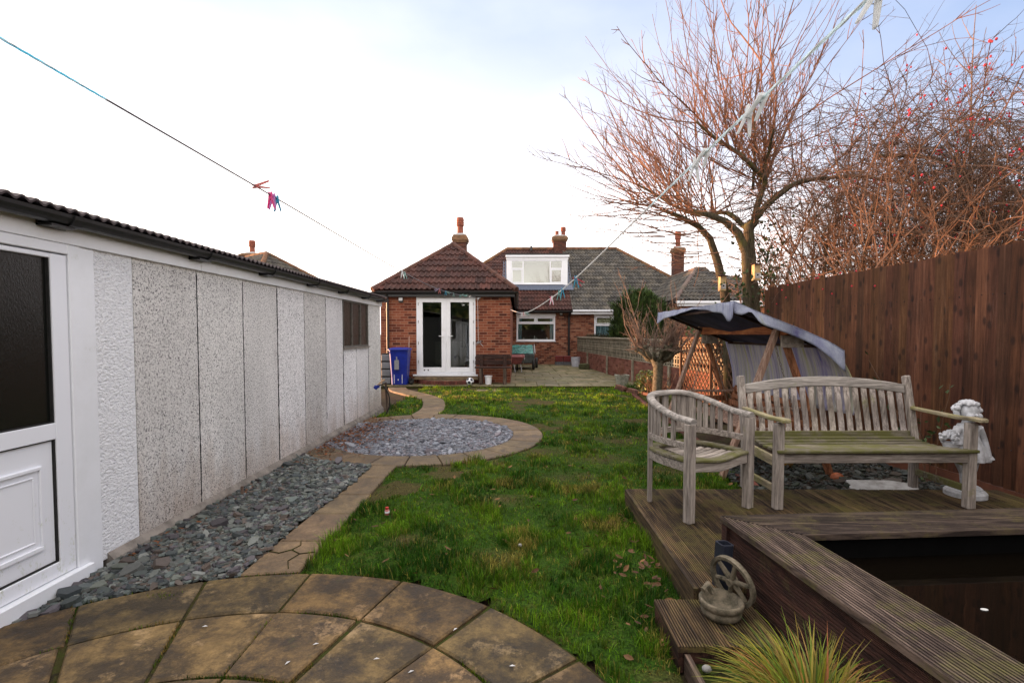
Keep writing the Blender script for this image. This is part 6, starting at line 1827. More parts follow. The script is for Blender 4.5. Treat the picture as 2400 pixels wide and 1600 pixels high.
# ================================================================== TREES AND SHRUBS
def curve(p, d, L, n_, up=0.0, wob=.12, grav=0.0):
    pts_ = [p.copy()]; d = d.normalized(); st_ = L/n_
    for i in range(n_):
        d = (d+Vector((rnd.gauss(0, wob), rnd.gauss(0, wob), rnd.gauss(0, wob)*.6+up-grav*(i/n_)))).normalized()
        p = p+d*st_; pts_.append(p.copy())
    return pts_
def taper(r0, r1, n_): return [r0+(r1-r0)*i/(n_-1) for i in range(n_)]
def twigs(mb, pts_, r, lvl, lenf, dens, up=.05, ang=(.5, .9), wob=.10, cen=None):
    """side shoots along pts_"""
    L = sum((pts_[i+1]-pts_[i]).length for i in range(len(pts_)-1))
    k = max(1, int(L*dens*rnd.uniform(.7, 1.3)))
    for i in range(k):
        t = rnd.uniform(.12, .98); q = t*(len(pts_)-1); a = int(q); f_ = q-a
        p = pts_[a].lerp(pts_[min(a+1, len(pts_)-1)], f_); d = (pts_[min(a+1, len(pts_)-1)]-pts_[max(a-1, 0)]).normalized()
        side = d.orthogonal().normalized(); side.rotate(Matrix.Rotation(rnd.random()*6.28, 3, d))
        an = rnd.uniform(*ang); dd = (d*math.cos(an)+side*math.sin(an)).normalized()
        l2 = lenf*rnd.uniform(.35, 1.15)*(1-.45*t)
        if l2 < .03: continue
        n2 = 5 if l2 > .25 else 3
        rr = max(.0016, r*(.55 if lvl > 0 else .5))
        ps = curve(p, dd, l2, n2, up, wob)
        mb.tube(ps, taper(rr, rr*.4, len(ps)), 3, cap=False)
        if lvl > 0: twigs(mb, ps, rr, lvl-1, lenf*.38, dens*1.25, up, ang, wob)
def resample(pts_, n_per):
    out = []
    P = [Vector(p) for p in pts_]
    for i in range(len(P)-1):
        p0 = P[max(i-1, 0)]; p1 = P[i]; p2 = P[i+1]; p3 = P[min(i+2, len(P)-1)]
        for k in range(n_per):
            t = k/n_per; out.append(.5*((2*p1)+(-p0+p2)*t+(2*p0-5*p1+4*p2-p3)*t*t+(-p0+3*p1-3*p2+p3)*t*t*t))
    out.append(P[-1]); return out
def limb(mb, pts_, r0, r1, n_=9, n_per=4, knob=.12):
    if r0 < .1: r0, r1 = r0*.8, r1*.8
    P = resample(pts_, n_per); rr = [x*(1+rnd.uniform(-knob, knob)) for x in taper(r0, r1, len(P))]
    P = [p+Vector((rnd.gauss(0, r0*.12), rnd.gauss(0, r0*.12), 0)) if 0 < i < len(P)-1 else p for i, p in enumerate(P)]
    mb.tube(P, rr, n_); return P

apple = thing('bare_fruit_tree', 'leafless fruit tree with upright red-brown shoots above the swing canopy', 'tree', (4.1, 8.6, 0))
tk = MB(); cw_ = MB()
def T(X, Y, z): return Vector((X, Y, z))
L_main = limb(tk, [(4.20, 8.62, 0), (4.16, 8.6, 1.0), (4.12, 8.58, 1.95), (4.02, 8.55, 2.6), (3.98, 8.5, 3.2), (4.05, 8.5, 3.4)], .120, .080, 12)
tk.tube([(4.0, 8.5, 0), (4.0, 8.5, 1.2), (3.96, 8.5, 2.2), (3.90, 8.45, 2.85), (3.74, 8.4, 3.15), (3.5, 8.35, 3.34), (3.25, 8.3, 3.42), (2.95, 8.3, 3.50)], [.09, .085, .08, .075, .07, .06, .05, .035], 9)
tk.tube([(3.86, 8.9, 0), (3.82, 8.9, 1.5), (3.74, 8.9, 2.2), (3.60, 8.9, 2.75), (3.46, 8.9, 3.16), (3.22, 8.8, 3.35), (2.90, 8.75, 3.50), (2.55, 8.7, 3.62)], [.10, .09, .08, .072, .06, .05, .042, .03], 9)
limbs = []
limbs.append((limb(tk, [(4.02, 8.5, 3.35), (4.28, 8.5, 3.66), (4.70, 8.6, 3.98), (5.05, 8.8, 4.14), (5.5, 8.9, 4.22), (6.0, 8.8, 4.22), (6.6, 8.6, 4.05)], .075, .03, 8), .9))
limbs.append((limb(tk, [(4.0, 8.5, 3.2), (4.10, 8.4, 3.75), (4.12, 8.3, 4.0), (3.94, 8.2, 4.12), (3.55, 8.0, 4.34), (3.15, 7.9, 4.52), (2.8, 7.8, 4.75)], .065, .025, 8), 1.5))
limbs.append((limb(tk, [(3.98, 8.5, 3.2), (3.68, 8.7, 3.56), (3.40, 9.0, 3.6), (3.05, 9.2, 3.75), (2.6, 9.3, 4.05), (2.2, 9.4, 4.3)], .055, .022, 8), 1.3))
limbs.append((limb(tk, [(4.10, 8.4, 3.75), (4.22, 8.5, 4.05), (4.4, 8.8, 4.3), (4.7, 9.2, 4.6), (4.9, 9.5, 5.0)], .05, .022, 8), 1.4))
limbs.append(([Vector(p) for p in ((3.5, 8.35, 3.34), (3.25, 8.3, 3.42), (2.95, 8.3, 3.50), (2.6, 8.2, 3.55), (2.2, 8.1, 3.7))], 1.3))
limbs.append(([Vector(p) for p in ((3.46, 8.9, 3.16), (3.22, 8.8, 3.35), (2.90, 8.75, 3.50), (2.55, 8.7, 3.62), (2.1, 8.7, 3.75))], 1.3))
limbs.append((limb(tk, [(4.1, 8.4, 4.0), (4.05, 8.1, 4.3), (3.95, 7.7, 4.6)], .045, .02, 8), 1.5))
limbs.append((limb(tk, [(4.0, 8.45, 3.9), (4.02, 8.45, 4.6), (3.98, 8.4, 5.3), (4.05, 8.35, 6.0)], .028, .012, 8), .35))
for (P, wgt) in limbs:
    L = sum((P[i+1]-P[i]).length for i in range(len(P)-1)); k = int(L*9.5*wgt)
    for i in range(k):
        t = rnd.uniform(.12, 1.0); q = t*(len(P)-1); a = min(int(q), len(P)-2)
        p = P[a].lerp(P[a+1], q-a)
        out = Vector((p.x-4.0, (p.y-8.5)*1.2, 0)); 
        d = Vector((out.x*.38+rnd.gauss(0, .32), out.y*.3+rnd.gauss(0, .5), 1.0))
        if rnd.random() < .22: d = Vector((out.x*.6-.3+rnd.gauss(0, .6), rnd.gauss(0, .7), .35))
        Ls = rnd.uniform(1.0, 2.9)*(1.0 if p.x > 2.4 else .8); r_ = .0055+.0032*Ls*rnd.uniform(.7, 1.2)
        ps = curve(p, d, Ls, 9, .028, .075)
        cw_.tube(ps, taper(r_, .0035, len(ps)), 4, cap=False)
        twigs(cw_, ps, r_, 1, .62, 4.2, .07, (.35, .8))
# the fan of long shoots rising from the crotch
for i in range(34):
    xx = rnd.uniform(2.7, 4.4); p = Vector((xx, 8.3+rnd.gauss(0, .3), 4.15+(4.0-xx)*.25+rnd.uniform(-.15, .15))); th = R(rnd.uniform(-58, 42))
    ps = curve(p, Vector((math.sin(th), rnd.gauss(0, .35), math.cos(th))), rnd.uniform(1.6, 3.3), 11, .02, .06); r_ = rnd.uniform(.006, .010)
    cw_.tube(ps, taper(r_, .0035, len(ps)), 4, cap=False); twigs(cw_, ps, r_*.6, 1, .75, 3.6, .06, (.3, .7))
for i in range(34):
    xx = rnd.uniform(2.1, 3.4); p = Vector((xx, 8.5+rnd.gauss(0, .35), 3.55+(3.4-xx)*.2+rnd.uniform(-.1, .7))); th = R(rnd.uniform(-64, -10))
    ps = curve(p, Vector((math.sin(th), rnd.gauss(0, .35), math.cos(th))), rnd.uniform(1.2, 2.7)*(.55+.45*min(1, (xx-1.9)/1.2)), 10, .03, .06); r_ = rnd.uniform(.006, .010)
    cw_.tube(ps, taper(r_, .0035, len(ps)), 4, cap=False); twigs(cw_, ps, r_*.6, 1, .7, 3.8, .06, (.3, .8))
dk_t = MB()
for i in range(130):
    P = rnd.choice(limbs)[0]; p = rnd.choice(P); d = Vector((rnd.gauss(-.2, 1), rnd.gauss(0, .8), rnd.gauss(.05, .45)))
    ps = curve(p, d, rnd.uniform(.5, 1.5), 7, .03, .16); dk_t.tube(ps, taper(.008, .003, len(ps)), 4, cap=False); twigs(dk_t, ps, .006, 1, .4, 4.5, .03, (.5, 1.2), .16)
# low drooping twigs to the left
for (x, z) in ((2.2, 3.7), (2.1, 3.75), (2.55, 3.6), (2.6, 3.5), (2.9, 3.3), (2.9, 3.0), (3.2, 2.9), (3.3, 3.2), (2.5, 3.3), (3.0, 3.6)):
    for k in range(3):
        ps = curve(T(x+rnd.uniform(-.1, .4), 8.5+rnd.gauss(0, .3), z-rnd.uniform(0, .3)), Vector((-1, rnd.gauss(0, .4), rnd.uniform(-.25, .1))), rnd.uniform(.7, 1.9), 8, .03, .08)
        cw_.tube(ps, taper(.010, .003, len(ps)), 4, cap=False); twigs(cw_, ps, .010, 1, .4, 4, .05)
tk.build('trunk', Wt['bark'], apple, smooth=True); cw_.build('crown', Wt['twig'], apple); dk_t.build('lower_twigs', Wt['twig_dark'], apple)

# berry hedge beyond the fence --------------------------------------------------
hedge = thing('berry_thicket', 'dense tangle of leafless arching briar stems with red hips above the fence', 'shrub', (6.5, 8, 0))
hb_ = MB(); bt = []
for i in range(900):
    x = rnd.uniform(4.7, 9.6); y = rnd.uniform(6.6, 10.0); z0 = rnd.uniform(.7, 3.3)
    p = Vector((x, y, z0)); d = Vector((rnd.gauss(-.05, .35), rnd.gauss(0, .3), 1))
    L = rnd.uniform(1.6, 3.4)*(1.0 if x > 5.2 else .8); r_ = rnd.uniform(.006, .014)
    ps = curve(p, d, L, 10, .06, .13, .42)
    hb_.tube(ps, taper(r_, .003, len(ps)), 4, cap=False); twigs(hb_, ps, r_*.8, 1, .75, 4.0, .01, (.5, 1.1), .16)
    if rnd.random() < .6: bt += [ps[-1], ps[-2], ps[-3]]
for i in range(1150):
    x = rnd.uniform(4.9, 9.2); y = rnd.uniform(6.8, 9.8); z0 = rnd.uniform(1.9, 5.0); th = rnd.random()*6.28
    ps = curve(Vector((x, y, z0)), Vector((math.cos(th), .6*math.sin(th), rnd.uniform(-.2, .6))), rnd.uniform(.6, 1.7), 7, .0, .2, .25)
    hb_.tube(ps, taper(.006, .0025, len(ps)), 3, cap=False); twigs(hb_, ps, .005, 0, .4, 6, .0, (.5, 1.2), .2)
    bt.append(ps[-1])
hb_.build('stems', Wt['twig_dark'], hedge)
hb2 = MB()
for i in range(16):
    x = rnd.uniform(4.9, 8.8); y = rnd.uniform(7.4, 9.6)
    P = curve(Vector((x, y, 0)), Vector((rnd.gauss(0, .1), 0, 1)), rnd.uniform(2.8, 4.0), 8, .05, .10); hb2.tube(P, taper(rnd.uniform(.03, .055), .012, len(P)), 7)
P = resample([(6.2, 8.6, 4.5), (6.9, 8.3, 4.35), (7.6, 8.2, 3.9), (8.3, 8.0, 3.7), (9.0, 7.9, 3.9)], 4); hb2.tube(P, taper(.035, .015, len(P)), 7)
P = resample([(7.0, 8.0, 1.8), (7.3, 8.0, 2.8), (7.7, 7.9, 3.3), (8.6, 7.8, 3.8), (9.4, 7.7, 4.6)], 4); hb2.tube(P, taper(.05, .015, len(P)), 7)
hb2.build('trunk', Wt['bark'], hedge, smooth=True)
bb = MB()
for i in range(900):
    c = rnd.choice(bt); n_ = rnd.choice((1, 1, 2, 3))
    if c.x < 5.0 or c.z < 2.7 or c.y > 8.6: continue
    for k in range(n_):
        q = c+Vector((rnd.gauss(0, .04), rnd.gauss(0, .04), rnd.gauss(0, .04))); bb.sphere(q, rnd.uniform(.010, .017), 6, 4, (1, 1, 1.3))
for i in range(14):
    q = Vector((4.04, rnd.uniform(5.5, 7.9), rnd.uniform(1.85, 2.25))); bb.sphere(q, .012, 6, 4)
tag(bb.build('berries', Wt['hip'], hedge), kind='stuff')
for i in range(9):
    hs = MB()
    y = rnd.uniform(4.8, 7.8); ps = curve(Vector((4.2, y, 2.5)), Vector((-.5, rnd.gauss(0, .3), -.2)), rnd.uniform(.4, .8), 6, 0, .15, .35); hs.tube(ps, taper(.005, .002, len(ps)), 3, cap=False); hs.build('trailing_stem', Wt['twig_grey'], hedge)

def leafmass(mb, n_, gen, size, col=None, elong=1.6):
    for i in range(n_):
        c, nrm = gen()
        s_ = size*rnd.uniform(.6, 1.3); u_ = nrm.orthogonal().normalized(); u_.rotate(Matrix.Rotation(rnd.random()*6.28, 3, nrm)); v_ = nrm.cross(u_)
        k = rnd.uniform(.6, 1.4); mb.col = (k, k, k)
        mb.add([c-u_*s_*elong*.5, c+v_*s_*.42+nrm*s_*.1, c+u_*s_*elong*.5, c-v_*s_*.42+nrm*s_*.1], [(0, 1, 2, 3)])
ivy = thing('ivy_growth', 'patch of dark green ivy leaves hanging between the tree and the thicket', 'ivy', (5.0, 8.9, 0))
iv = MB(); ist = MB()
for k in range(16):
    ps = curve(Vector((rnd.uniform(4.45, 5.5), rnd.uniform(8.7, 9.2), rnd.uniform(1.6, 2.2))), Vector((rnd.gauss(0, .2), 0, 1)), rnd.uniform(.8, 1.7), 8, .02, .18); ist.tube(ps, taper(.009, .003, len(ps)), 4, cap=False)
    for j in range(26):
        q = rnd.choice(ps)+Vector((rnd.gauss(0, .08), rnd.gauss(0, .07), rnd.gauss(0, .09)))
        leafmass(iv, 1, lambda: (q, Vector((rnd.gauss(0, .5), -1, rnd.gauss(0, .5))).normalized()), .062, elong=1.1)
for k in range(120):
    q = Vector((rnd.gauss(4.25, .14)+.0, 8.3+rnd.gauss(0, .2), rnd.uniform(1.7, 2.5))); q.x -= .55 if k % 2 else 0
    leafmass(iv, 1, lambda: (q, Vector((rnd.gauss(0, .5), -1, rnd.gauss(0, .5))).normalized()), .06, elong=1.1)
ist.build('stems', Wt['twig_dark'], ivy); iv.build('leaves', Wt['leaf'], ivy)

def sapling(x, y, h, lab, r=.035):
    t = thing('pale_sapling', lab, 'tree', (x, y, 0), group='pale bare saplings above the thicket')
    a = MB(); P = curve(Vector((x, y, 0)), Vector((0, 0, 1)), h, 12, .08, .03); a.tube(P, taper(r, .005, len(P)), 6); a.build('trunk', Wt['twig_grey'], t)
    b = MB()
    for k in range(26):
        i = rnd.randint(5, 11); d = Vector((rnd.gauss(0, .5), rnd.gauss(0, .5), .9)); ps = curve(P[i], d, rnd.uniform(.5, 1.5), 7, .07, .06); b.tube(ps, taper(.009, .003, len(ps)), 3, cap=False); twigs(b, ps, .006, 0, .35, 4, .05, (.3, .6))
    b.build('crown', Wt['twig_grey'], t)
sapling(8.25, 9.2, 7.4, 'pale slender bare sapling rising highest over the middle of the briar thicket', .04)
sapling(10.1, 9.8, 7.3, 'pale slender bare sapling at the right edge of the sky')

# distant bushes that fill the view under the thicket
far = thing('garden_hedge', 'dark evergreen hedge in the next garden low behind the bare tree trunks', 'hedge', (6.5, 13, 0))
fm = MB()
def gen_far():
    x = rnd.uniform(4.6, 12); y = rnd.uniform(12.2, 13.6); z = rnd.uniform(.1, 1.9+.35*fbm(x*1.3, 0, 1)); return Vector((x, y, z)), Vector((rnd.gauss(0, .6), -1, rnd.gauss(.3, .6))).normalized()
leafmass(fm, 6000, gen_far, .085); fm.build('foliage', Wt['conifer'], far)
fm = MB()
for x in np.arange(4.8, 12, .7): fm.tube([(x, 12.9, 0), (x+.05, 12.9, 1.3)], [.04, .02], 6)
fm.build('stems', Wt['bark'], far)

# clipped conifer in the neighbouring garden
con = thing('conifer_bush', 'rounded dark green conifer bush rising behind the screen-block wall', 'bush', (4.6, 18.2, 0))
cm_ = MB(); 
def gen_con():
    while True:
        a = rnd.random()*6.28; e_ = math.asin(rnd.uniform(-.8, 1)); r = 1.0*rnd.uniform(.72, 1.03)
        p = Vector((1.12*math.cos(a)*math.cos(e_), .95*math.sin(a)*math.cos(e_), 1.25*math.sin(e_)))
        k = 1+.38*fbm(p.x*2.0+3, p.y*2.0, p.z*2.0)+.18*fbm(p.x*6, p.y*6, p.z*6)
        p = p*k*r
        if p.y > .5: continue
        c = Vector((4.62, 18.3, 1.72))+p
        return c, Vector((math.cos(a)+rnd.gauss(0, .5), math.sin(a)+rnd.gauss(0, .5), rnd.gauss(.1, .4))).normalized()
def spray(mb, n_, gen, size):
    for i in range(n_):
        c, nrm = gen(); s_ = size*rnd.uniform(.6, 1.4); d = (Vector((0, 0, 1))*.8+nrm*.6+Vector((rnd.gauss(0, .3), rnd.gauss(0, .3), 0))).normalized(); v_ = d.cross(nrm).normalized()
        k = rnd.uniform(.5, 1.5); mb.col = (k, k, k*.9)
        mb.add([c-v_*s_*.18, c+v_*s_*.18, c+d*s_*.6+v_*s_*.14, c+d*s_*1.2, c+d*s_*.6-v_*s_*.14], [(0, 1, 2, 3, 4)])
spray(cm_, 15000, gen_con, .11); cm_.build('foliage', Wt['conifer'], con)
cm_ = MB(); cm_.tube([(4.62, 18.3, 0), (4.62, 18.3, 1.6)], [.09, .05], 8)
for k in range(22):
    a = rnd.random()*6.28; cm_.tube([(4.62, 18.3, rnd.uniform(.4, 1.5)), (4.62+.8*math.cos(a), 18.3+.7*math.sin(a), rnd.uniform(1.2, 2.5))], [.03, .01], 5)
cm_.build('trunk', Wt['bark'], con)
hth = thing('heather_plant', 'low purple-grey heather showing over the top of the screen wall near the house', 'plant', (3.6, 20.5, 0))
cm_ = MB()
def gen_h():
    s_ = rnd.uniform(0, 3.2); p = WA+wd_*(1.0+s_)+wn2*rnd.uniform(.15, .6); return Vector((p.x, p.y, rnd.uniform(.9, 1.38+.05*math.sin(s_*5)))), Vector((rnd.gauss(0, 1), -1, rnd.gauss(0, .5))).normalized()
spray(cm_, 2600, gen_h, .06); cm_.build('foliage', simple('purple_green_foliage', (.10, .085, .07), (.05, .07, .03), 8, .8, 0, coord='World'), hth)

# pollarded shrub in the bed
pol = thing('pollarded_shrub', 'small pollarded tree with a knobbly head and grey-brown twigs beside the wall', 'small tree', (2.70, 9.4, 0))
a = MB(); a.tube([(2.70, 9.4, 0), (2.69, 9.4, .4), (2.71, 9.4, .8), (2.66, 9.38, 1.0)], [.105, .092, .095, .12], 12)
heads = []
for k in range(24):
    an = rnd.random()*6.28; e_ = rnd.uniform(.0, 1.0); p0 = Vector((2.68, 9.4, .90)); p1 = p0+Vector(((.10+.14*e_)*math.cos(an)*1.4, .16*math.sin(an), .06+.15*rnd.random())); p2 = p1+Vector((.08*math.cos(an), .1*math.sin(an), .04+.12*rnd.random()))
    a.tube([p0, p1, p2], [.05, .036, .03], 8); a.sphere(p2, rnd.uniform(.035, .055), 8, 6); heads.append(p2)
a.build('trunk', simple('dark_knobbly_bark', (.14, .12, .08), (.05, .045, .03), 25, .95, .7, 50, bdist=.01), pol, smooth=True)
b = MB()
for hd in heads:
    for k in range(5):
        d = Vector(((hd.x-2.68)*.9+rnd.gauss(0, .28), rnd.gauss(0, .3), 1)); L = rnd.uniform(.25, .95)*(1.75 if rnd.random() < .25 else 1); ps = curve(hd, d, L, 8, .05, .13); r_ = .006+.004*L; b.tube(ps, taper(r_, .0028, len(ps)), 4, cap=False); twigs(b, ps, r_*.8, 1, .28, 5, .06, (.4, 1.0), .15)
    for k in range(5):
        d = Vector((rnd.gauss(0, 1), rnd.gauss(0, 1), rnd.uniform(-.1, .4))); ps = curve(hd, d, rnd.uniform(.12, .4), 5, .05, .22); b.tube(ps, taper(.008, .003, len(ps)), 4, cap=False); twigs(b, ps, .005, 0, .15, 8, .05)
b.build('crown', Wt['twig_grey'], pol)

def bush(name, lab, cx, cy, cz, rx, ry, rz, n_, size, mat, stems=14, cat='shrub'):
    t = thing(name, lab, cat, (cx, cy, 0)); m = MB()
    def g():
        a = rnd.random()*6.28; e_ = math.asin(rnd.uniform(-.9, 1)); r = rnd.uniform(.5, 1.05)*(1+.3*fbm(a, e_*2, cx)); return Vector((cx+rx*r*math.cos(a)*math.cos(e_), cy+ry*r*math.sin(a)*math.cos(e_), cz+rz*r*math.sin(e_))), Vector((rnd.gauss(0, 1), -.7+rnd.gauss(0, .6), rnd.gauss(.5, .6))).normalized()
    if n_: leafmass(m, n_, g, size); m.build('leaves', mat, t)
    s_ = MB()
    for k in range(stems):
        ps = curve(Vector((cx+rnd.gauss(0, rx*.25), cy+rnd.gauss(0, ry*.25), .02)), Vector((rnd.gauss(0, .5), rnd.gauss(0, .4), 1)), (cz+rz)*rnd.uniform(.7, 1.15), 7, .04, .13); s_.tube(ps, taper(.008, .003, len(ps)), 4, cap=False); twigs(s_, ps, .006, 0, .25, 7, .03)
    s_.build('stems', Wt['twig_dark'], t); return t
Wt['leaf_yellow'] = simple('yellow_green_leaves', (.14, .16, .03), (.06, .09, .015), 6, .5, 0, coord='World')
bush('bed_shrub', 'leafy yellow-green shrub in the bed between plant pot and pollarded tree', 3.0, 11.2, .35, .30, .3, .28, 420, .06, Wt['leaf_yellow'])
bush('bed_shrub', 'bare reddish-brown shrub in the bed by the red brick wall', 3.05, 10.7, .32, .35, .3, .3, 60, .03, Wt['leafdead'], 30)
bush('young_plant', 'small bright green leafy plant at the foot of the left swing leg', 2.62, 8.0, .30, .20, .1, .22, 110, .055, Wt['leaf_yellow'], 8)
cl_ = thing('climbing_rose', 'sparse green climbing rose against the fence between bench and statue', 'climber', (3.98, 4.75, 0))
m = MB(); s_ = MB()
for k in range(5):
    ps = curve(Vector((3.95, 4.75+rnd.gauss(0, .15), .05)), Vector((.03, rnd.gauss(0, .12), 1)), rnd.uniform(.7, 1.35), 9, .03, .10); ps = [Vector((min(p.x, 4.05), p.y, p.z)) for p in ps]; s_.tube(ps, taper(.006, .002, len(ps)), 4, cap=False)
    for j in range(14):
        q = rnd.choice(ps)+Vector((-.03, rnd.gauss(0, .06), rnd.gauss(0, .06))); leafmass(m, 1, lambda: (q, Vector((-1, rnd.gauss(0, .5), rnd.gauss(.3, .5))).normalized()), .045)
s_.build('stems', Wt['twig_dark'], cl_); m.build('leaves', Wt['leaf'], cl_)

# bird boxes
def birdbox(x, y, z, lab, hh=.26):
    t = thing('bird_box', lab, 'bird box', (x, y, z), group='bird boxes on the tree trunks')
    pale = Wt.get('pine') or simple('pale_pine', (.50, .36, .18), (.34, .24, .12), 12, .8, .2); Wt['pine'] = pale
    w = MB(); w.box(x-.052, x+.052, y-.10, y+.0, z, z+hh); w.build('box', pale, t, bevel=.003)
    w = MB(); w.obox((x, y-.06, z+hh+.014), (.13, .16, .014), Matrix.Rotation(R(10), 3, 'X')); w.build('lid', Wt['dark_wood'], t)
    w = MB(); w.box(x-.035, x+.045, y-.106, y-.101, z+.035, z+.12); w.build('hole_plate', Wt['steel'], t)
    w = MB(); w.tube([(x, y-.112, z+.085), (x, y-.108, z+.085)], .016, 12); w.build('entrance_hole', Wt['rubber'], t)
birdbox(3.995, 8.32, 2.34, 'tall pale wooden bird box on the main trunk of the bare tree')
birdbox(3.60, 8.72, 2.20, 'pale bird box with dark lid on the thinner left trunk')

# ================================================================== CLOTHES LINES AND PEGS
def plastic(name, c, sh=.5):
    n = NT(name); t = n.new('BsdfTranslucent'); t.inputs[0].default_value = (*c, 1); n.fin(c, .4, None, .4)
    m = n.new('MixShader'); m.inputs[0].default_value = sh; n.lk(n.b.outputs[0], m.inputs[1]); n.lk(t.outputs[0], m.inputs[2]); n.lk(m.outputs[0], n.out.inputs[0]); return n.m
Wt['rope'] = plastic('white_rope', (.85, .84, .82))
Wt['rope_p'] = plastic('pale_aqua_rope', (.90, .98, .99), .85)
Wt['rope_c'] = plastic('cyan_rope', (.40, .86, .98), .85)
k1 = [(-.6, 2.10), (1.05, 2.087), (2.1, 2.078), (4.78, 2.05), (6.9, 2.08), (9.9, 2.22), (13.82, 2.45)]
k2 = [(-.6, 1.93), (.66, 1.895), (1.2, 1.873), (2.96, 1.785), (4.2, 1.753), (6.4, 1.75), (8.2, 1.795), (11, 1.95), (13.8, 2.13)]
def interp(ks, y):
    for i in range(len(ks)-1):
        if y <= ks[i+1][0] or i == len(ks)-2:
            p0 = ks[max(i-1, 0)]; p1 = ks[i]; p2 = ks[i+1]; p3 = ks[min(i+2, len(ks)-1)]
            t = (y-p1[0])/(p2[0]-p1[0]); h = p2[0]-p1[0]
            m1 = (p2[1]-p0[1])/(p2[0]-p0[0]) if p2[0] != p0[0] else 0; m2 = (p3[1]-p1[1])/(p3[0]-p1[0])
            return (2*t**3-3*t*t+1)*p1[1]+(t**3-2*t*t+t)*h*m1+(-2*t**3+3*t*t)*p2[1]+(t**3-t*t)*h*m2
def l1(y): return Vector((-1.115, y, interp(k1, y)))
def l2(y): return Vector((.5-.05*y, y, interp(k2, y)))
Wt['rope_far'] = simple('grey_line', (.16, .15, .17), bump=0, coord='World')
def rope(fn, name, lab, cyan_to, y1, cm='rope_c', far='rope_far'):
    w = MB(); r = .0015; ph = 0
    for s_ in range(3):
        w.mi = 1 if s_ < 2 else 0; pts_ = []; y = -.5
        while y < cyan_to:
            an = y/.022*PI*.5+s_*2*PI/3; c = fn(y); pts_.append(c+Vector((math.cos(an)*r, 0, math.sin(an)*r))); y += .006
        w.tube(pts_, r*1.05, 5)
    w.mi = 2; n_ = 60; w.tube([fn(cyan_to-.01+(y1-cyan_to)*i/n_) for i in range(n_+1)], [.0028+.0040*i/n_ for i in range(n_+1)], 6)
    return tag(w.build(name, [Wt['rope'], Wt[cm], Wt[far]], smooth=True), lab, 'clothes line')
rope(l1, 'washing_line', 'left washing line, turquoise near the camera, running to a pulley beside the French doors', 1.35, 13.82)
rope(l2, 'washing_line', 'right washing line rising from the extension corner across the tree to the top right', 1.6, 13.8, 'rope_p', 'rope')
pc = {'pink': (.62, .13, .16), 'hot': (.85, .16, .42), 'violet': (.72, .36, .68), 'blue': (.10, .45, .60), 'teal': (.22, .52, .50), 'white': (.86, .87, .86), 'salmon': (.70, .30, .28), 'mint': (.42, .62, .58), 'lilac': (.50, .45, .58)}
pm = {k: plastic(k+'_plastic', v, .6) for k, v in pc.items()}
def peg(fn, y, phi, c, lab, grp, sz=1.0, yaw=0):
    o = fn(y); a = Vector((math.sin(R(phi)), 0, -math.cos(R(phi)))); s_ = Vector((a.z, 0, -a.x))
    if yaw: s_ = (s_*math.cos(R(yaw))+Vector((0, 1, 0))*math.sin(R(yaw))).normalized()
    nrm = a.cross(s_)
    t = thing('clothes_peg', lab, 'clothes peg', tuple(o), group=grp)
    for sg in (-1, 1):
        w = MB(); prs = [(-.014, .0055, .003), (-.006, .0045, .006), (.004, .0045, .006), (.018, .0055, .0075), (.035, .0095, .006), (.060, .0150, .0035)]
        V = []
        for (l_, off, th) in prs:
            c0_ = o+a*l_*sz+s_*sg*off*sz
            for (i, j) in ((-1, -1), (1, -1), (1, 1), (-1, 1)): V.append(c0_+s_*(i*th*.5*sz)+nrm*(j*.0048*sz))
        k = len(prs); w.add(V, [(4*i+j, 4*i+(j+1) % 4, 4*i+4+(j+1) % 4, 4*i+4+j) for i in range(k-1) for j in range(4)]+[(0, 1, 2, 3), (4*k-1, 4*k-2, 4*k-3, 4*k-4)])
        w.build('leg', pm[c], t, recalc=True)
    w = MB(); w.tube([o+a*.020*sz+s_*.007*math.cos(q)+nrm*.0055*math.sin(q) for q in [i*.785 for i in range(8)]], .0009, 4, closed=True); w.build('spring', Wt['steel'], t)
g1 = 'pegs clipped along the left washing line'; g2 = 'pegs clipped along the right washing line'
for y, phi, c, lab in (
    (2.10, 97, 'salmon', 'pale pink peg lying sideways on the left line, nearest to the garage door'),
    (2.225, 2, 'hot', 'hot pink peg hanging in the close trio on the left line'),
    (2.25, -4, 'violet', 'violet-pink peg in the middle of the close trio on the left line'),
    (2.285, 3, 'blue', 'light blue peg at the right of the close trio on the left line'),
    (4.76, 3, 'white', 'white peg hanging alone in front of the left hip of the tiled roof'),
    (4.86, 10, 'mint', 'small mint peg touching the white one at the left roof hip'),
    (6.95, -68, 'lilac', 'lilac peg sticking out left above the coral one under the roof tiles'),
    (7.05, 0, 'salmon', 'coral peg hanging straight down under the roof tiles'),
    (7.65, 2, 'blue', 'blue peg hanging beside the coral one at the eaves'),
    (7.8, 60, 'mint', 'mint peg slanting right at the eaves next to the blue one'),
    (8.6, 4, 'mint', 'pale peg hanging alone above the French door frame'),
    (9.6, 5, 'teal', 'teal peg hanging at the start of the bunch above the right French door'),
    (9.8, 115, 'mint', 'first mint peg tilted up in the bunch above the right French door'),
    (10.3, 100, 'teal', 'teal peg lying flat in the bunch above the right French door'),
    (10.6, 128, 'mint', 'second mint peg tilted up in the bunch above the right French door'),
    (11.3, 105, 'white', 'white peg at the far end of the bunch near the pulley')):
    peg(l1, y, phi, c, lab, g1)
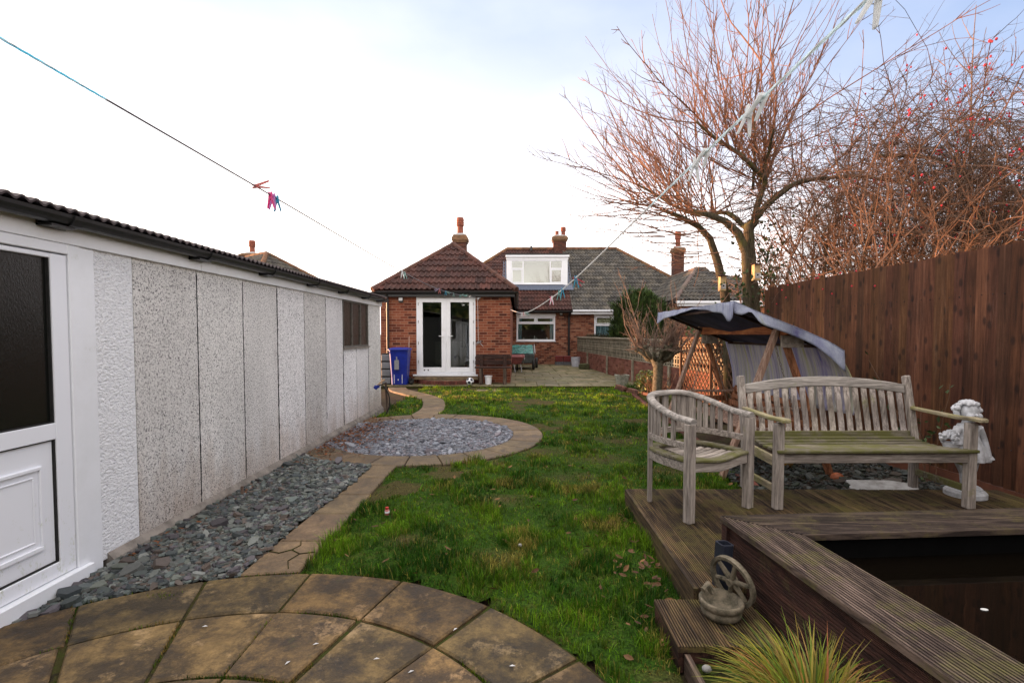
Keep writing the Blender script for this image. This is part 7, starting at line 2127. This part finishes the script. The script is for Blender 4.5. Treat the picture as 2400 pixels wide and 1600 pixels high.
for y, phi, c, lab in (
    (.655, -18, 'white', 'large blurred white peg at the top right corner of the sky'),
    (.975, -12, 'white', 'white peg hanging on the right line in front of the upper tree branches'),
    (1.225, -6, 'white', 'white peg hanging on the right line in front of the lower left branches'),
    (2.96, 3, 'blue', 'bright blue peg hanging in front of the grey roof'),
    (2.98, 52, 'pink', 'pink peg splayed to the right in front of the grey roof'),
    (3.52, 2, 'blue', 'blue peg hanging at the lower right corner of the dormer'),
    (3.68, -4, 'teal', 'teal peg hanging just left of the blue one below the dormer'),
    (4.20, 4, 'hot', 'hot pink peg hanging in front of the brown roof under the dormer'),
    (4.14, -2, 'white', 'white peg overlapping the hot pink one in front of the brown roof'),
    (7.3, 50, 'mint', 'mint peg at the right end of the bunch above the kitchen window'),
    (7.6, -8, 'white', 'first white peg of the bunch above the kitchen window'),
    (7.95, 10, 'salmon', 'pale pink peg in the bunch above the kitchen window'),
    (8.3, -5, 'white', 'second white peg of the bunch above the kitchen window'),
    (8.7, 6, 'lilac', 'leftmost pale lilac peg of the bunch above the kitchen window')):
    peg(l2, y, phi, c, lab, g2, .8 if y < 1.5 else 1.0)
# extra near pegs lying along the rope (seen end on as long pale shapes)
def pegalong(fn, y, lab):
    o = fn(y); t = thing('clothes_peg', lab, 'clothes peg', tuple(o), group=g2)
    for sg in (-1, 1):
        w = MB(); w.bar(o+Vector((sg*.004-.0, -.01, .004)), o+Vector((sg*.012+.004, .055, -.016)), .009, .006, taper=.6); w.build('leg', pm['white'], t)
    w = MB(); w.tube([o+Vector((-.006, .012, 0)), o+Vector((.006, .012, 0))], .003, 6); w.build('spring', Wt['steel'], t)
pegalong(l2, .93, 'white peg lying along the rope in front of the upper tree branches')
pegalong(l2, 1.17, 'white peg lying along the rope in front of the lower left branches')
pul = thing('line_pulley', 'small metal pulley with cord beside the top of the French doors', 'pulley', (-1.10, 13.86, 2.43))
w = MB(); w.tube([(-1.10, 13.80, 2.43), (-1.10, 13.84, 2.43)], .03, 12); w.tube([(-1.10, 13.84, 2.43), (-1.10, 13.90, 2.43)], .008, 6); w.bar((-1.16, 13.86, 2.45), (-1.03, 13.86, 2.47), .02, .02); w.build('wheel', Wt['steel'], pul)
w = MB(); w.tube([(-1.115, 13.83, 2.42), (-1.10, 13.87, 1.25)], .005, 5); w.build('cord', Wt['rope'], pul)
w = MB(); w.bar((-1.16, 13.86, 1.18), (-1.02, 13.86, 1.24), .02, .025); w.tube([(-1.09, 13.85, 1.21), (-1.09, 13.90, 1.21)], .012, 6)
for k in range(5): 
    a = k*1.3; w.tube([(-1.09+.05*math.cos(a+j*.8), 13.84, 1.20+.035*math.sin(a*1.3+j*.8)) for j in range(5)], .005, 4)
w.tube([(-1.12, 13.85, 1.2), (-1.17, 13.85, 1.10)], .006, 4); w.tube([(-1.06, 13.85, 1.2), (-.97, 13.84, 1.10)], .006, 4)
w.build('cleat', Wt['steel'], pul)

# ================================================================== YARD CLUTTER
PZt = .053
wb = thing('wheelie_bin', 'blue plastic wheelie bin against the brick wall left of the French doors', 'wheelie bin', (-3.24, 13.45, PZt))
blue = simple('blue_plastic', (.012, .030, .30), (.008, .020, .20), 8, .38, .08, coord='Object', spec=.5)
X0, X1, Yf, Yb = -3.49, -2.97, 13.22, 13.76
w = MB(); zt = 1.0
def ring(x0, x1, y0, y1, z, c=.04): return [(x0+c, y0, z), (x1-c, y0, z), (x1, y0+c, z), (x1, y1-c, z), (x1-c, y1, z), (x0+c, y1, z), (x0, y1-c, z), (x0, y0+c, z)]
rows = [ring(X0+.05, X1-.05, Yf+.07, Yb-.16, PZt+.005), ring(X0+.045, X1-.045, Yf+.06, Yb-.14, PZt+.2), ring(X0+.01, X1-.01, Yf+.015, Yb-.06, PZt+.85), ring(X0, X1, Yf, Yb-.04, PZt+.93), ring(X0, X1, Yf, Yb-.04, zt)]
V = sum(rows, []); F = [(i*8+j, i*8+(j+1) % 8, (i+1)*8+(j+1) % 8, (i+1)*8+j) for i in range(4) for j in range(8)]+[tuple(reversed(range(8))), tuple(range(32, 40))]
w.add(V, F); w.build('body', blue, wb, bevel=.006, recalc=True)
w = MB(); rows = [ring(X0-.025, X1+.025, Yf-.03, Yb-.02, zt+.002), ring(X0-.025, X1+.025, Yf-.03, Yb-.02, zt+.035), ring(X0+.02, X1-.02, Yf+.03, Yb-.05, zt+.055), ring(X0+.08, X1-.08, Yf+.10, Yb-.1, zt+.075)]
V = sum(rows, []); F = [(i*8+j, i*8+(j+1) % 8, (i+1)*8+(j+1) % 8, (i+1)*8+j) for i in range(3) for j in range(8)]+[tuple(reversed(range(8))), tuple(range(24, 32))]
w.add(V, F); w.build('lid', blue, wb, bevel=.008, recalc=True)
w = MB(); w.tube([(X0+.08, Yb+.0, .99), (X1-.08, Yb+.0, .99)], .016, 8); w.build('handle', blue, wb)
for x in (X0+.03, X1-.03):
    w = MB(); w.tube([(x-.025, Yb-.14, PZt+.10), (x+.025, Yb-.14, PZt+.10)], .10, 20); w.build('wheel', Wt['rubber'], wb)
w = MB(); w.box(-3.325, -3.205, 13.20, 13.228, .48, .74); w.box(-3.28, -3.25, 13.195, 13.222, .74, .83); w.build('grey_tag', simple('scuffed_grey_sticker', (.30, .31, .34), (.14, .15, .17), 40, .6, 0), wb)
w = MB(); 
for x in (-3.345, -3.13): w.box(x-.006, x+.006, 13.252, 13.262, .10, .34)
w.box(-3.25, -3.23, 13.255, 13.264, .18, .22)
w.build('moulded_marks', Wt['upvc'], wb)
crt = thing('white_crates', 'stack of white slotted crates squeezed between blue bin and garage', 'crates', (-3.66, 13.6, PZt))
w = MB()
for k in range(4): w.box(-3.75, -3.50, 13.45, 13.78, PZt+.02+k*.21, PZt+.02+k*.21+.17)
w.build('crate_stack', simple('dull_white_crate', (.22, .23, .24), bump=0), crt, bevel=.01)
w = MB(); w.box(-3.74, -3.51, 13.46, 13.77, PZt, PZt+.85); w.build('dark_core', Wt['rubber'], crt)
w = MB(); w.tube([(-3.10, 13.82, .1), (-3.05, 13.82, 1.38)], .012, 6)
tag(w.build('broom_handle', simple('pinkish_wood', (.55, .38, .30), bump=0)), 'thin pale pole standing behind the blue bin', 'pole')
db = thing('dark_bench', 'small dark brown plank bench against the brick wall by the doors', 'bench', (-.67, 13.6, PZt))
w = MB(); w.box(-1.17, -.17, 13.40, 13.52, .50, .545); w.box(-1.17, -.17, 13.53, 13.66, .50, .545); w.build('seat', Wt['dark_wood'], db, bevel=.01)
w = MB(); w.prism([(-1.18, .58), (-.16, .58), (-.16, .66), (-.17, .72), (-1.17, .72), (-1.18, .66)], (0, 13.70, 0), (1, 0, 0), (0, 0, 1), (0, 1, 0), 0, .035)
w.prism([(-1.18, .735), (-.16, .735), (-.16, .80), (-.20, .875), (-1.14, .875), (-1.18, .80)], (0, 13.71, 0), (1, 0, 0), (0, 0, 1), (0, 1, 0), 0, .035); w.build('backrest', Wt['dark_wood'], db, bevel=.008)
for x in (-1.0, -.34):
    w = MB(); w.box(x-.045, x+.045, 13.41, 13.50, PZt, .499); w.build('leg', Wt['dark_wood_z'], db, bevel=.006)
    w = MB(); w.box(x-.045, x+.045, 13.60, 13.69, PZt, .88); w.build('leg', Wt['dark_wood'], db, bevel=.006)
bk = thing('white_tub', 'small white lidded tub standing under the dark bench', 'tub', (-.82, 13.52, PZt))
w = MB(); w.lathe([(.001, 0), (.085, 0), (.10, .21), (.001, .211)], (-.80, 13.56, PZt), 4*5); w.build('tub', Wt['upvc'], bk)
w = MB(); w.lathe([(.001, .212), (.115, .212), (.115, .24), (.001, .245)], (-.80, 13.56, PZt), 20); w.build('lid', Wt['upvc'], bk)
# football with dark patches
n = NT('football'); v = n.new('TexVoronoi'); v.inputs['Scale'].default_value = 1
fb = MB(); fb.sphere((0, 0, 0), .105, 40, 26)
pent = [Vector(p).normalized() for p in ((0, 1, 1.618), (0, -1, 1.618), (0, 1, -1.618), (0, -1, -1.618), (1, 1.618, 0), (-1, 1.618, 0), (1, -1.618, 0), (-1, -1.618, 0), (1.618, 0, 1), (-1.618, 0, 1), (1.618, 0, -1), (-1.618, 0, -1))]
mats_ = [Wt['upvc'], simple('navy_patch', (.015, .018, .04), bump=0, rough=.4)]
for i, f_ in enumerate(fb.f):
    c = sum((Vector(fb.v[k]) for k in f_), Vector()).normalized()
    if max(c.dot(p) for p in pent) > .925: fb.m[i] = 1
o = fb.build('football', mats_, smooth=True, local=True); o.location = (-1.28, 13.24, PZt+.105); o.rotation_euler = (.4, .2, .5)
tag(o, 'white football with navy patches on the paving by the doorstep', 'football')
w = MB(); w.sphere((-2.90, 13.35, PZt+.06), .06, 10, 8, (.8, 1.4, .9)); w.sphere((-2.89, 13.48, PZt+.10), .05, 10, 8, (.7, .8, 1.6))
tag(w.build('black_boot', Wt['rubber'], smooth=True), 'small black boot beside the blue bin', 'boot')
# trailer with teal sheet
tr2 = thing('garden_trailer', 'grey garden trailer with crumpled teal sheet on its sloping top, dark wheels', 'trailer', (.05, 19.6, PZt))
gm = simple('grey_painted_metal', (.085, .10, .10), (.04, .05, .05), 6, .5, .2, coord='World')
w = MB(); w.prism([(19.05, .30), (20.5, .30), (20.5, .95), (20.1, .98), (19.0, .66)], (0, 0, 0), (0, 1, 0), (0, 0, 1), (1, 0, 0), -.75, .68); w.build('body', gm, tr2, bevel=.03, seg=2)
w = MB()
for i in range(21):
    for j in range(13):
        u_, v_ = i/20, j/12; y = 18.99+v_*1.1; w.v.append((-.70+u_*1.32, y, .675+v_*.315+.022*fbm(u_*7, v_*6, 2)+.008))
for i in range(20):
    for j in range(12): w.f.append((i*13+j, (i+1)*13+j, (i+1)*13+j+1, i*13+j+1)); w.c.append((1, 1, 1)); w.m.append(0)
w.build('teal_sheet', simple('teal_plastic_sheet', (.06, .25, .22), (.01, .05, .045), 7, .25, .4, 12, bdist=.03, coord='World'), tr2)
w = MB(); w.bar((.70, 19.0, .69), (.70, 20.1, 1.0), .03, .04); w.build('rim', Wt['steel'], tr2)
for (x, y) in ((.64, 19.12), (.80, 20.2), (-.7, 19.12)):
    w = MB(); w.lathe([(.06, -.05), (.19, -.05), (.21, -.03), (.21, .03), (.19, .05), (.06, .05), (.06, -.05)], (x, y, PZt+.21), 20, M_=Matrix.Rotation(PI/2, 3, 'Y')); w.build('wheel', Wt['rubber'], tr2)
# wheelbarrow seen from the front
br = thing('wheelbarrow', 'wheelbarrow with faded pink tray parked in front of the grey trailer', 'wheelbarrow', (0, 18, PZt))
pinkm = simple('faded_red_paint', (.36, .12, .12), (.18, .075, .08), 5, .5, .1)
w = MB(); P0 = [(-.20, 17.8, .36), (.12, 17.8, .36), (.12, 18.3, .36), (-.20, 18.3, .36)]; P1 = [(-.33, 17.6, .62), (.26, 17.6, .62), (.26, 18.5, .66), (-.33, 18.5, .66)]
w.add(P0+P1, [(0, 1, 2, 3), (0, 4, 5, 1), (1, 5, 6, 2), (2, 6, 7, 3), (3, 7, 4, 0)]); o = w.build('tray', pinkm, br); sm_ = o.modifiers.new('t', 'SOLIDIFY'); sm_.thickness = .012
w = MB(); w.tube([P1[0], P1[1], P1[2], P1[3]], .014, 6, closed=True); w.build('rim', simple('pink_rim', (.5, .2, .2), bump=0), br)
for x in (-.12, .12):
    w = MB(); w.tube([(x, 17.75, .35), (x+.05, 17.65, PZt)], .013, 6); w.build('leg', Wt['steel'], br)
w = MB(); w.tube([(-.03, 18.42, PZt+.17), (.03, 18.42, PZt+.17)], .17, 18); w.build('wheel', Wt['rubber'], br)
for x in (-.22, .22):
    w = MB(); w.tube([(x*.4, 18.45, .25), (x, 18.0, .34), (x*1.2, 17.3, .58)], .014, 6); w.build('handle', Wt['steel'], br)
def planter(x, lab):
    t = thing('red_planter', lab, 'planter', (x, 22.0, PZt), group='dark red planters on grey troughs against the house')
    w = MB(); w.prism([(-.15, .2), (.15, .2), (.18, .46), (-.18, .46)], (x, 21.9, 0), (1, 0, 0), (0, 0, 1), (0, 1, 0), 0, .3); w.build('pot', simple('dark_red_glaze', (.15, .02, .02), (.08, .012, .012), 6, .35, .1), t, bevel=.01)
    w = MB(); w.box(x-.17, x+.17, 21.88, 22.22, PZt, .195); w.build('trough', Wt['grey_plastic'], t)
planter(1.88, 'left one of two dark red planters at the foot of the house wall'); planter(2.24, 'right one of two dark red planters at the foot of the house wall')
w = MB(); w.lathe([(.001, 0), (.17, 0), (.20, .38), (.205, .40), (.185, .40), (.17, .1), (.001, .1)], (2.50, 20.9, PZt), 20)
tag(w.build('white_bucket', simple('scuffed_white_plastic', (.50, .52, .58), (.34, .36, .42), 8, .5, .05, coord='World')), 'large off-white bucket at the corner between house and garden wall', 'bucket')
w = MB(); w.prism([(-.2, 0), (.2, 0), (.2, .18), (.16, .22), (-.17, .21), (-.2, .17)], (2.66, 19.3, PZt), (1, 0, 0), (0, 0, 1), (0, 1, 0), 0, .28)
tag(w.build('mossy_trough', simple('mossy_stone', (.07, .075, .03), (.035, .03, .02), 14, .95, .5, 40, coord='World'), bevel=.02), 'small dark mossy trough on the paving in front of the white bucket', 'trough')
pp_ = thing('plant_pot', 'square tapered pale pot with a straggly bare plant at the edge of the paving', 'plant pot', (2.86, 13.35, PZt))
w = MB(); P0 = ring(2.74, 2.98, 13.23, 13.47, PZt, .02); P1 = ring(2.68, 3.04, 13.17, 13.53, PZt+.28, .02); P2 = ring(2.71, 3.01, 13.20, 13.50, PZt+.28, .02); P3 = ring(2.72, 3.0, 13.21, 13.49, PZt+.22, .02)
V = P0+P1+P2+P3; w.add(V, [(i*8+j, i*8+(j+1) % 8, (i+1)*8+(j+1) % 8, (i+1)*8+j) for i in range(3) for j in range(8)]+[tuple(reversed(range(8))), tuple(range(24, 32))])
w.build('pot', simple('lichened_pale_pot', (.36, .36, .30), (.17, .18, .14), 12, .9, .3), pp_, recalc=True)
w = MB()
for k in range(12):
    ps = curve(Vector((2.86+rnd.gauss(0, .04), 13.35, PZt+.22)), Vector((rnd.gauss(0, .5), rnd.gauss(0, .4), 1)), rnd.uniform(.2, .55), 6, .03, .15); w.tube(ps, taper(.006, .002, len(ps)), 4, cap=False); twigs(w, ps, .004, 0, .14, 9, .03)
w.build('plant', Wt['twig'], pp_)
# stake with hose connector by the garage corner
hs_ = thing('hose_stake', 'wooden stake with blue hose tap and looped black hose at the garage corner', 'hose stake', (-2.30, 8.52, 0))
w = MB(); w.bar((-2.27, 8.52, -.02), (-2.30, 8.52, .60), .03, .03); w.build('stake', Wt['dark_wood_z'], hs_)
w = MB(); w.tube([(-2.45, 8.45, .52), (-2.40, 8.45, .545)], .028, 10); w.tube([(-2.47, 8.45, .50), (-2.44, 8.45, .54)], .036, 10); w.build('tap', simple('blue_connector', (.02, .04, .28), bump=0, rough=.4), hs_)
w = MB(); w.tube([(-2.43, 8.45, .555), (-2.37, 8.46, .61), (-2.31, 8.48, .655)], [.012, .014, .017], 8); w.build('handle', simple('beige_handle', (.55, .38, .24), bump=0), hs_)
w = MB(); P = resample([(-2.42, 8.45, .54), (-2.34, 8.44, .56), (-2.24, 8.44, .42), (-2.22, 8.46, .28), (-2.25, 8.5, .14), (-2.31, 8.5, .03)], 5); w.tube(P, .011, 7); w.build('hose', Wt['rubber'], hs_)
# little red and white toy bottle standing in the grass, pale stone
tz = float(lawn_z(np.array(-1.03), np.array(3.80)))
toy = thing('small_bottle', 'tiny red and white plastic bottle lying upright in the grass near the path', 'bottle', (-1.02, 3.78, tz))
w = MB(); w.lathe([(.001, 0), (.017, .002), (.019, .03), (.015, .045), (.001, .046)], (-1.02, 3.78, tz+.02), 12); w.build('body', pm['salmon'], toy, smooth=True)
w = MB(); w.lathe([(.016, .018), (.0195, .019), (.0195, .032), (.016, .033)], (-1.02, 3.78, tz+.02), 12); w.build('label', Wt['upvc'], toy)
w = MB(); w.lathe([(.001, .046), (.012, .046), (.014, .062), (.001, .066)], (-1.02, 3.78, tz+.02), 12); w.build('cap', simple('red_cap', (.5, .04, .03), bump=0), toy)
for (x, y, s_, lb) in ((.80, 2.02, .020, 'pale grey pebble on the grass beside the lower step'), (.02, 3.22, .014, 'small pale pebble in the lush grass in the middle of the lawn')):
    rock('pebble', (x, y, .04), (s_, s_*.8, s_*.8), Wt['concrete_pale'], lb, 'pebble', seed=x*3)
w = MB(); w.box(-2.45, -2.43, 4.26, 4.275, 0, .10)
tag(w.build('wood_chip', Wt['twig_grey']), 'short pale stick leaning on the slate beside the garage wall', 'stick')
# white petals dropped on the round patio
w = MB()
for (x, y, a) in ((-.93, 2.20, 20), (-1.0, 2.07, 60), (-.62, 2.10, 10), (-.45, 2.02, 30), (-.02, 2.06, 0), (-1.53, 2.33, 10), (-.3, 2.32, 50)):
    M_ = Matrix.Rotation(R(a), 3, 'Z'); w.add([Vector((x, y, .018))+M_ @ Vector(p) for p in ((-.014, 0, 0), (0, -.005, .003), (.014, 0, .001), (0, .005, .004))], [(0, 1, 2, 3)])
tag(w.build('bird_droppings', simple('white_flecks', (.6, .6, .6), bump=0)), kind='stuff', label='white flecks on the paving slabs in the foreground', cat='flecks')
for o in bpy.data.objects:
    if o.type == 'MESH' and o.parent is None and 'kind' not in o.keys() and 'label' not in o.keys(): print('UNTAGGED', o.name)
